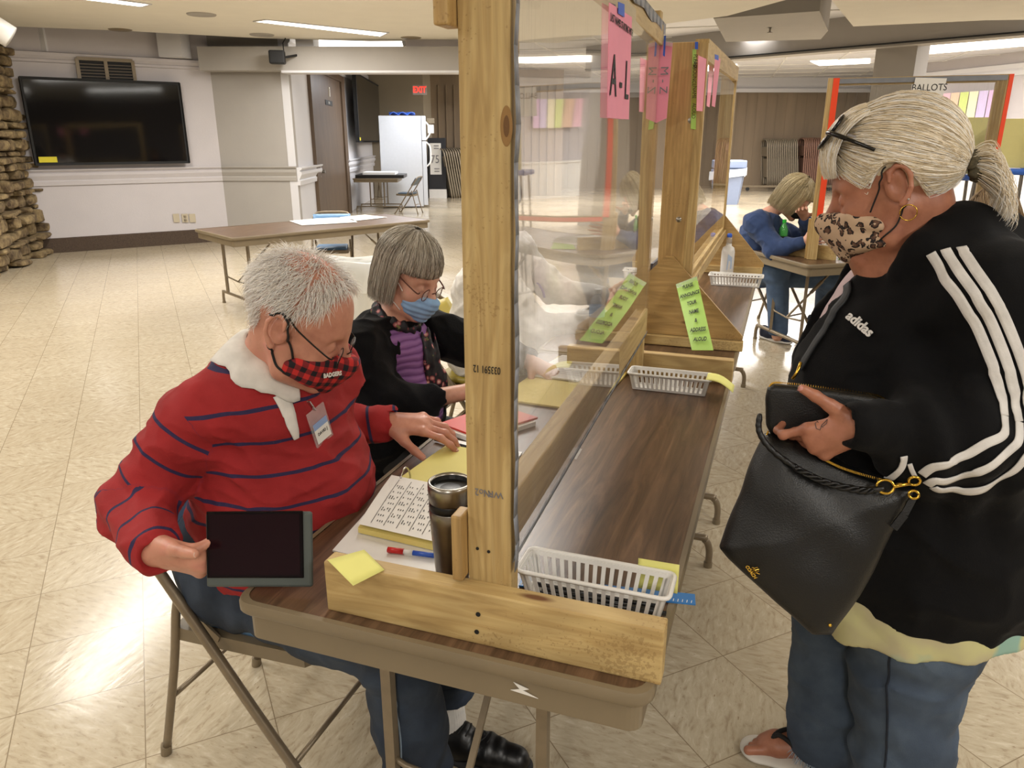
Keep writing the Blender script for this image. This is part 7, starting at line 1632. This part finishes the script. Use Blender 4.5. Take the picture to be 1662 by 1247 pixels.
field_obj('bag_body', BF, .005, M['leather'], BAG)
def hb_(pts): return [Vector(tuple(p)) for p in (BF.hit(*q) for q in pts) if p is not None]
P = [Vector(tuple(onplane(x, y, BC_-uz*.0+A((0, -.035, 0)), uz))) for x, y in ((1318, 733), (1340, 747), (1365, 759), (1395, 769), (1432, 779))]
mb = MB(); Q = catmull(P, 14)
for i in range(0, len(Q)-1): mb.bar(Q[i]+Vector((0, -.003, -.001)), Q[i]+Vector((0, -.003, .0035)), .0011, .002, up=(0, 1, 0))
z_ = mb.build('zipper', M['gold'], BAG, keep=True)
MB().tube(Q, .0025, 6).build('zipper_tape', M['strapblack'], BAG, smooth=True, keep=True)
P = [onplane(x, y, BC_+A((0, -.05, 0)), uz) for x, y in ((1233, 675), (1232, 700), (1250, 728), (1290, 758), (1340, 782), (1400, 795), (1432, 793))]
HF = Field(.01); HF.chain([tuple(p) for p in catmull([tuple(p) for p in P], 3)], [.0050]*19, .004); HF.ops = HF.ops; field_obj('strap_handle', HF, .0025, M['leather'], BAG)
mb = []; br = catmull([tuple(p) for p in P[3:]], 12)
for ph in (0, 2.1, 4.2): MB().tube([Vector(b)+Vector((0, -.004+.004*math.sin(i*.7+ph), .004*math.cos(i*.7+ph))) for i, b in enumerate(br[:30])], .0030, 7).build('strap_braid', M['leather'], BAG, smooth=True, keep=True)
def ring(px, py, r, name, parent, tilt=0, m=None): c = onplane(px, py, BC_+A((0, -.05, 0)), uz); MB().tube([tuple(c+ux*math.cos(a)*r+uy*math.sin(a)*r*.85+uz*tilt*math.sin(a)*r) for a in np.linspace(0, 2*math.pi, 25)[:-1]], .0024, 8, closed=True).build(name, m or M['gold'], parent, smooth=True, keep=True); return c
c1 = ring(1437, 790, .014, 'ring', BAG); c2 = onplane(1478, 786, BC_+A((0, -.05, 0)), uz); MB().tube([tuple(c1+ux*.012), tuple(c1*.5+c2*.5), tuple(c2)], [.003, .0042, .0025], 8).build('clasp', M['gold'], BAG, smooth=True, keep=True)
c3 = ring(1484, 781, .009, 'ring', BAG, .5); ring(1483, 803, .008, 'ring', BAG)
P = [tuple(onplane(x, y, BC_+A((0, -.035, 0)), uz)) for x, y in ((1482, 808), (1468, 835), (1450, 858))]; MB().bar(P[0], P[1], .012, .004, up=(0, 1, 0)).bar(P[1], P[2], .014, .004, up=(0, 1, 0)).build('side_tab', M['leather'], BAG, keep=True)
for q in ((1472, 816), (1455, 847), (1347, 1015)):
    p = BF.hit(*q)
    if p is None: p = onplane(*q, BC_+A((0, -.04, 0)), uz)
    MB().lathe([(0, .003), (.003, .002), (.0035, 0)], tuple(p), 12, axis=Matrix.Rotation(math.radians(80), 3, 'X')).build('rivet', M['gold'], BAG, smooth=True, keep=True)
P = hb_(((1296, 1026), (1320, 1012), (1345, 1003), (1358, 1022)))
if len(P) > 2: ribbon('corner_seam', BF, P, .002, M['strapblack'], BAG, off=.001)
P = BF.hit(1226, 925)
if P is not None:
    n_ = BF.grad(P[None])[0]; xd = A([.6, .1, -.8]); c = Vector(tuple(P+n_*.004)); yd = Vector(tuple(np.cross(n_, xd))); X = Vector(tuple(xd)); X.normalize(); yd.normalize(); text('emblem_lettering', 'COACH', .0095, c-yd*.008, X, yd, M['gold'], BAG, sx=.9, bold=.0003, depth=.0006)
    mb = MB(); N_ = Vector(tuple(n_))
    for a, b in (((-.009, .0), (.006, .0)), ((-.005, .001), (-.005, .008)), ((-.001, .001), (.0, .009)), ((.004, .001), (.003, .007)), ((-.006, .008), (.001, .008)), ((.006, .0), (.010, .004))): mb.tube([c+X*a[0]+yd*a[1], c+X*b[0]+yd*b[1]], .0007, 5)
    for x in (-.005, .003): mb.tube([c+X*(x+.003*math.cos(a))+yd*(-.001+.003*math.sin(a)) for a in np.linspace(0, 6.28, 12)], .0005, 4)
    mb.build('emblem', M['gold'], BAG, keep=True)
P = [onplane(x, y, BC_+A((0, .02, 0)), uz) for x, y in ((1300, 588), (1294, 604), (1286, 616))]; MB().tube([tuple(p) for p in P], .003, 8).build('strap_clip', M['gold'], BAG, smooth=True, keep=True)
WC = A(PY(1330, 665, 1.43)); vx = A([.99, .10, -.05]); vx /= np.linalg.norm(vx); vy = A([0, .12, 1.]); vy -= vx*(vy@vx); vy /= np.linalg.norm(vy); vz = np.cross(vx, vy)
WAL = thing('wallet', tuple(WC), 'black zip wallet with a gold zipper gripped under the standing woman\'s thumb', 'wallet')
OW = outline([(1255, 623), (1246, 629), (1242, 645), (1243, 690), (1250, 704), (1262, 708), (1400, 725), (1440, 700), (1446, 660), (1436, 650), (1415, 642), (1340, 631)], WC, vx, vy)
WF = Field(.01); WF.fn(slab(WC, vx, vy, OW, .013, .009, .003, rb=.03), WC-.2, WC+.2, .01); field_obj('wallet_body', WF, .0035, M['leather'], WAL)
top = catmull([tuple(onplane(x, y, WC, vz)) for x, y in ((1247, 632), (1254, 623), (1275, 623), (1340, 630), (1415, 641), (1437, 650), (1446, 660))], 18); mb = MB()
for q in top[::1]: mb.box(q+Vector((0, 0, .0012)), (.0014, .006, .0022))
mb.build('zipper', M['gold'], WAL, keep=True)
MB().tube([tuple(onplane(x, y, WC+A((0, -.02, 0)), vz)) for x, y in ((1247, 700), (1241, 715), (1246, 722))], .002, 6).build('zipper_pull', M['gold'], WAL, smooth=True, keep=True)
# ------------------------------------------------------------------ people farther away
def seated(loc, label, HC, f, sL, sR, eL, wL, eR, wR, hip, knees, ank, top_m, top_name, leg_m, skinm, hair, h=.008, hs=1.0, up=(0, 0, 1), hands=True):
    t = thing('person', loc, label, 'person'); F = Field(.02); HC = A(HC); R = frame3(f, up); T = add_head(F, HC, R, hs, ear=0); hip = A(hip)
    nk = (A(sL)+A(sR))/2+A((0, 0, .06)); F.cone(T(-.03, 0, -.05), nk, .05, .055, .03); F.chain([nk, hip+A((0, 0, .15)), hip], [.06, .12, .13], .05)
    for a, b, c in ((sL, eL, wL), (sR, eR, wR)): F.chain([nk, a, b, c], [.05, .045, .04, .028], .02)
    for k, a in zip(knees, ank): F.chain([hip, k, a], [.08, .06, .045], .03)
    dl, dr = A(wL)-A(eL), A(wR)-A(eR)
    add_hand(F, wL, dl, (0, 0, 1) if abs(dl[2]) < .1 else (1, 0, .2), (-1, 0, .5), [(.3, .4, .3)]*4); add_hand(F, wR, dr, (0, 0, 1) if abs(dr[2]) < .1 else (1, 0, .2), (0, -1, .2), [(.3, .4, .3)]*4)
    field_obj('body', F, .006, skinm, t)
    S_ = Field(.05); S_.chain([nk+A((0, 0, -.06)), (nk+hip)/2+A((0, 0, .04)), hip+A((0, 0, .06))], [.13, .18, .19], .05)
    for a, b, c in ((sL, eL, wL), (sR, eR, wR)): c = A(c)*.9+A(b)*.1; S_.chain([nk+A((0, 0, -.05)), a, b, c], [.08, .085, .068, .045], .04); S_.disp.append(crease(b, (.5, .3, .8), .15, .008, 60, 1))
    S_.ell(tuple(nk+A((.01, 0, .05))), (.065, .065, .08), None, .02, 's'); S_.disp.append(folds(.009, 10, 1, (0, 0, 1), 1.4)); field_obj(top_name, S_, h, top_m, t)
    J = Field(.04)
    for k, a in zip(knees, ank): J.chain([hip, k, A(a)+A((0, 0, .04))], [.13, .09, .075], .04); J.disp.append(crease(k, (0, 0, 1), .14, .006, 60))
    J.cut((0, 0, .07), (0, 0, -1)); field_obj('jeans', J, .009, leg_m, t); return t, T, R, F, S_
A_ = lambda x, y, Y: A(PY(x, y, Y))
HC = A_(1288, 322, 6.2); base = (HC[0]-.2, 6.3, 0)
t, T, R, F, S_ = seated(base, 'seated voter in a blue sweatshirt leaning on one hand over the paper ballots', HC, (.80, -.35, -.62), A_(1250, 372, 6.35), A_(1228, 362, 6.05), A_(1318, 395, 6.45), A_(1305, 352, 6.15), A_(1258, 405, 5.95), A_(1305, 393, 5.85), A_(1232, 440, 6.4), (A_(1262, 440, 6.15), A_(1345, 450, 6.4)), (A(PZ(1262, 545, .06)), A(PZ(1335, 520, .06))), M['bluesw'], 'sweatshirt', M['jean3'], sk2, None, hs=1.12, up=(.4, -.1, .9))
strands('hair', None, bob(T, R, 1500, 9, (.120, .104, .112), -.10, .6, bang=.06), .0022, hairmat('dark_blonde_hair', [(0, '#8a7a58'), (.5, '#b9a883'), (1, '#d8cba8')], .4), t)
hb = Field(.02); hb.ell(tuple(T(-.016, 0, .045)), (.12, .105, .115), R); hb.ell(tuple(T(-.03, 0, -.03)), (.09, .105, .09), R); hb.ell(tuple(T(.10, 0, -.05)), (.085, .12, .10), R, .02, 's'); field_obj('hair_base', hb, .007, mat('blonde_hair_base', '#ab9b78', .55), t)
MK = Field(.01); MK.ell(tuple(T(.075, 0, -.05)), (.06, .06, .055), R); MK.cut(T(.05, 0, 0), R@A([-1, 0, 0])); field_obj('face_mask', MK, .006, M['blackm'], t)
navy = mat('navy_canvas', '#1d2439', .8)
for q in ((1234, 548), (1310, 530)): p = PZ(*q, 0); shoe('shoe', (p.x, p.y, 0), math.radians(-35), .30, navy, t, laces=False, sole='#c9c5bd')
HC = A_(806, 330, 3.45); base = (-1.3, 3.35, 0)
t, T, R, F, S_ = seated(base, 'person in a white sweater seated behind the plastic film, writing by the water bottle', HC, (.9, -.1, -.4), A_(835, 405, 3.5), A_(800, 430, 3.2), A_(900, 470, 3.65), A(PZ(985, 480, .79)), A_(872, 545, 3.05), A(PZ(985, 512, .79)), (-1.34, 3.35, .52), ((-.85, 3.28, .5), (-.85, 3.45, .5)), ((-.85, 3.28, .08), (-.85, 3.45, .08)), knit('white_sweater', '#d9d5cf', .9, 0, .4, 150), 'sweater', M['jean1'], sk2, None, hs=1.0, up=(.4, 0, .9))
strands('hair', None, bob(T, R, 1200, 6, (.110, .094, .103), -.07, .8, bang=.05), .0018, hairmat('brown_hair', [(0, '#3c2d22'), (1, '#6a5240')], .5), t)
for y_ in (3.28, 3.45): shoe('shoe', (-.89, y_, 0), 0, .26, M['shoe'], t, laces=False)
P = hs(S_, ((872, 458), (880, 468), (884, 482)))
if len(P) > 2: ribbon('lanyard', S_, P, .012, mat('purple_lanyard', '#6d5a9c', .6), t, off=.006)
HC = A_(1612, 352, 4.6); Rl = lambda x, y, z: tuple(HC+A((x, y, z))); hp = A((HC[0]+.28, HC[1]+.02, .53)); base = (hp[0], hp[1], 0)
t, T, R, F, S_ = seated(base, 'seated person in a dark jacket at the far right behind the standing woman', HC, (-.85, .3, -.45), Rl(.10, -.17, -.24), Rl(.10, .19, -.24), Rl(.02, -.26, HC[2]*0-.46), Rl(-.22, -.16, -.42), Rl(.02, .28, -.46), Rl(-.22, .12, -.42), tuple(hp), (tuple(hp+A((-.42, -.10, -.01))), tuple(hp+A((-.42, .10, -.01)))), ((hp[0]-.40, hp[1]-.10, .08), (hp[0]-.40, hp[1]+.10, .08)), M['jacket'], 'jacket', M['jean1'], sk2, None, hs=1.0, up=(-.3, 0, .9))
for y_ in (-.1, .1): shoe('shoe', (hp[0]-.36, hp[1]+y_, 0), math.pi, .27, M['shoe'], t, laces=False)
folding_chair((hp[0]-.02, hp[1], 0), math.pi, 'folding chair under the person in the dark jacket at the far right', M['yelpad'], padded=False)
strands('hair', None, bob(T, R, 900, 3, (.110, .094, .103), -.10, .8, bang=.05), .0018, hairmat('light_brown_hair', [(0, '#6d553c'), (1, '#a58c66')], .5), t)
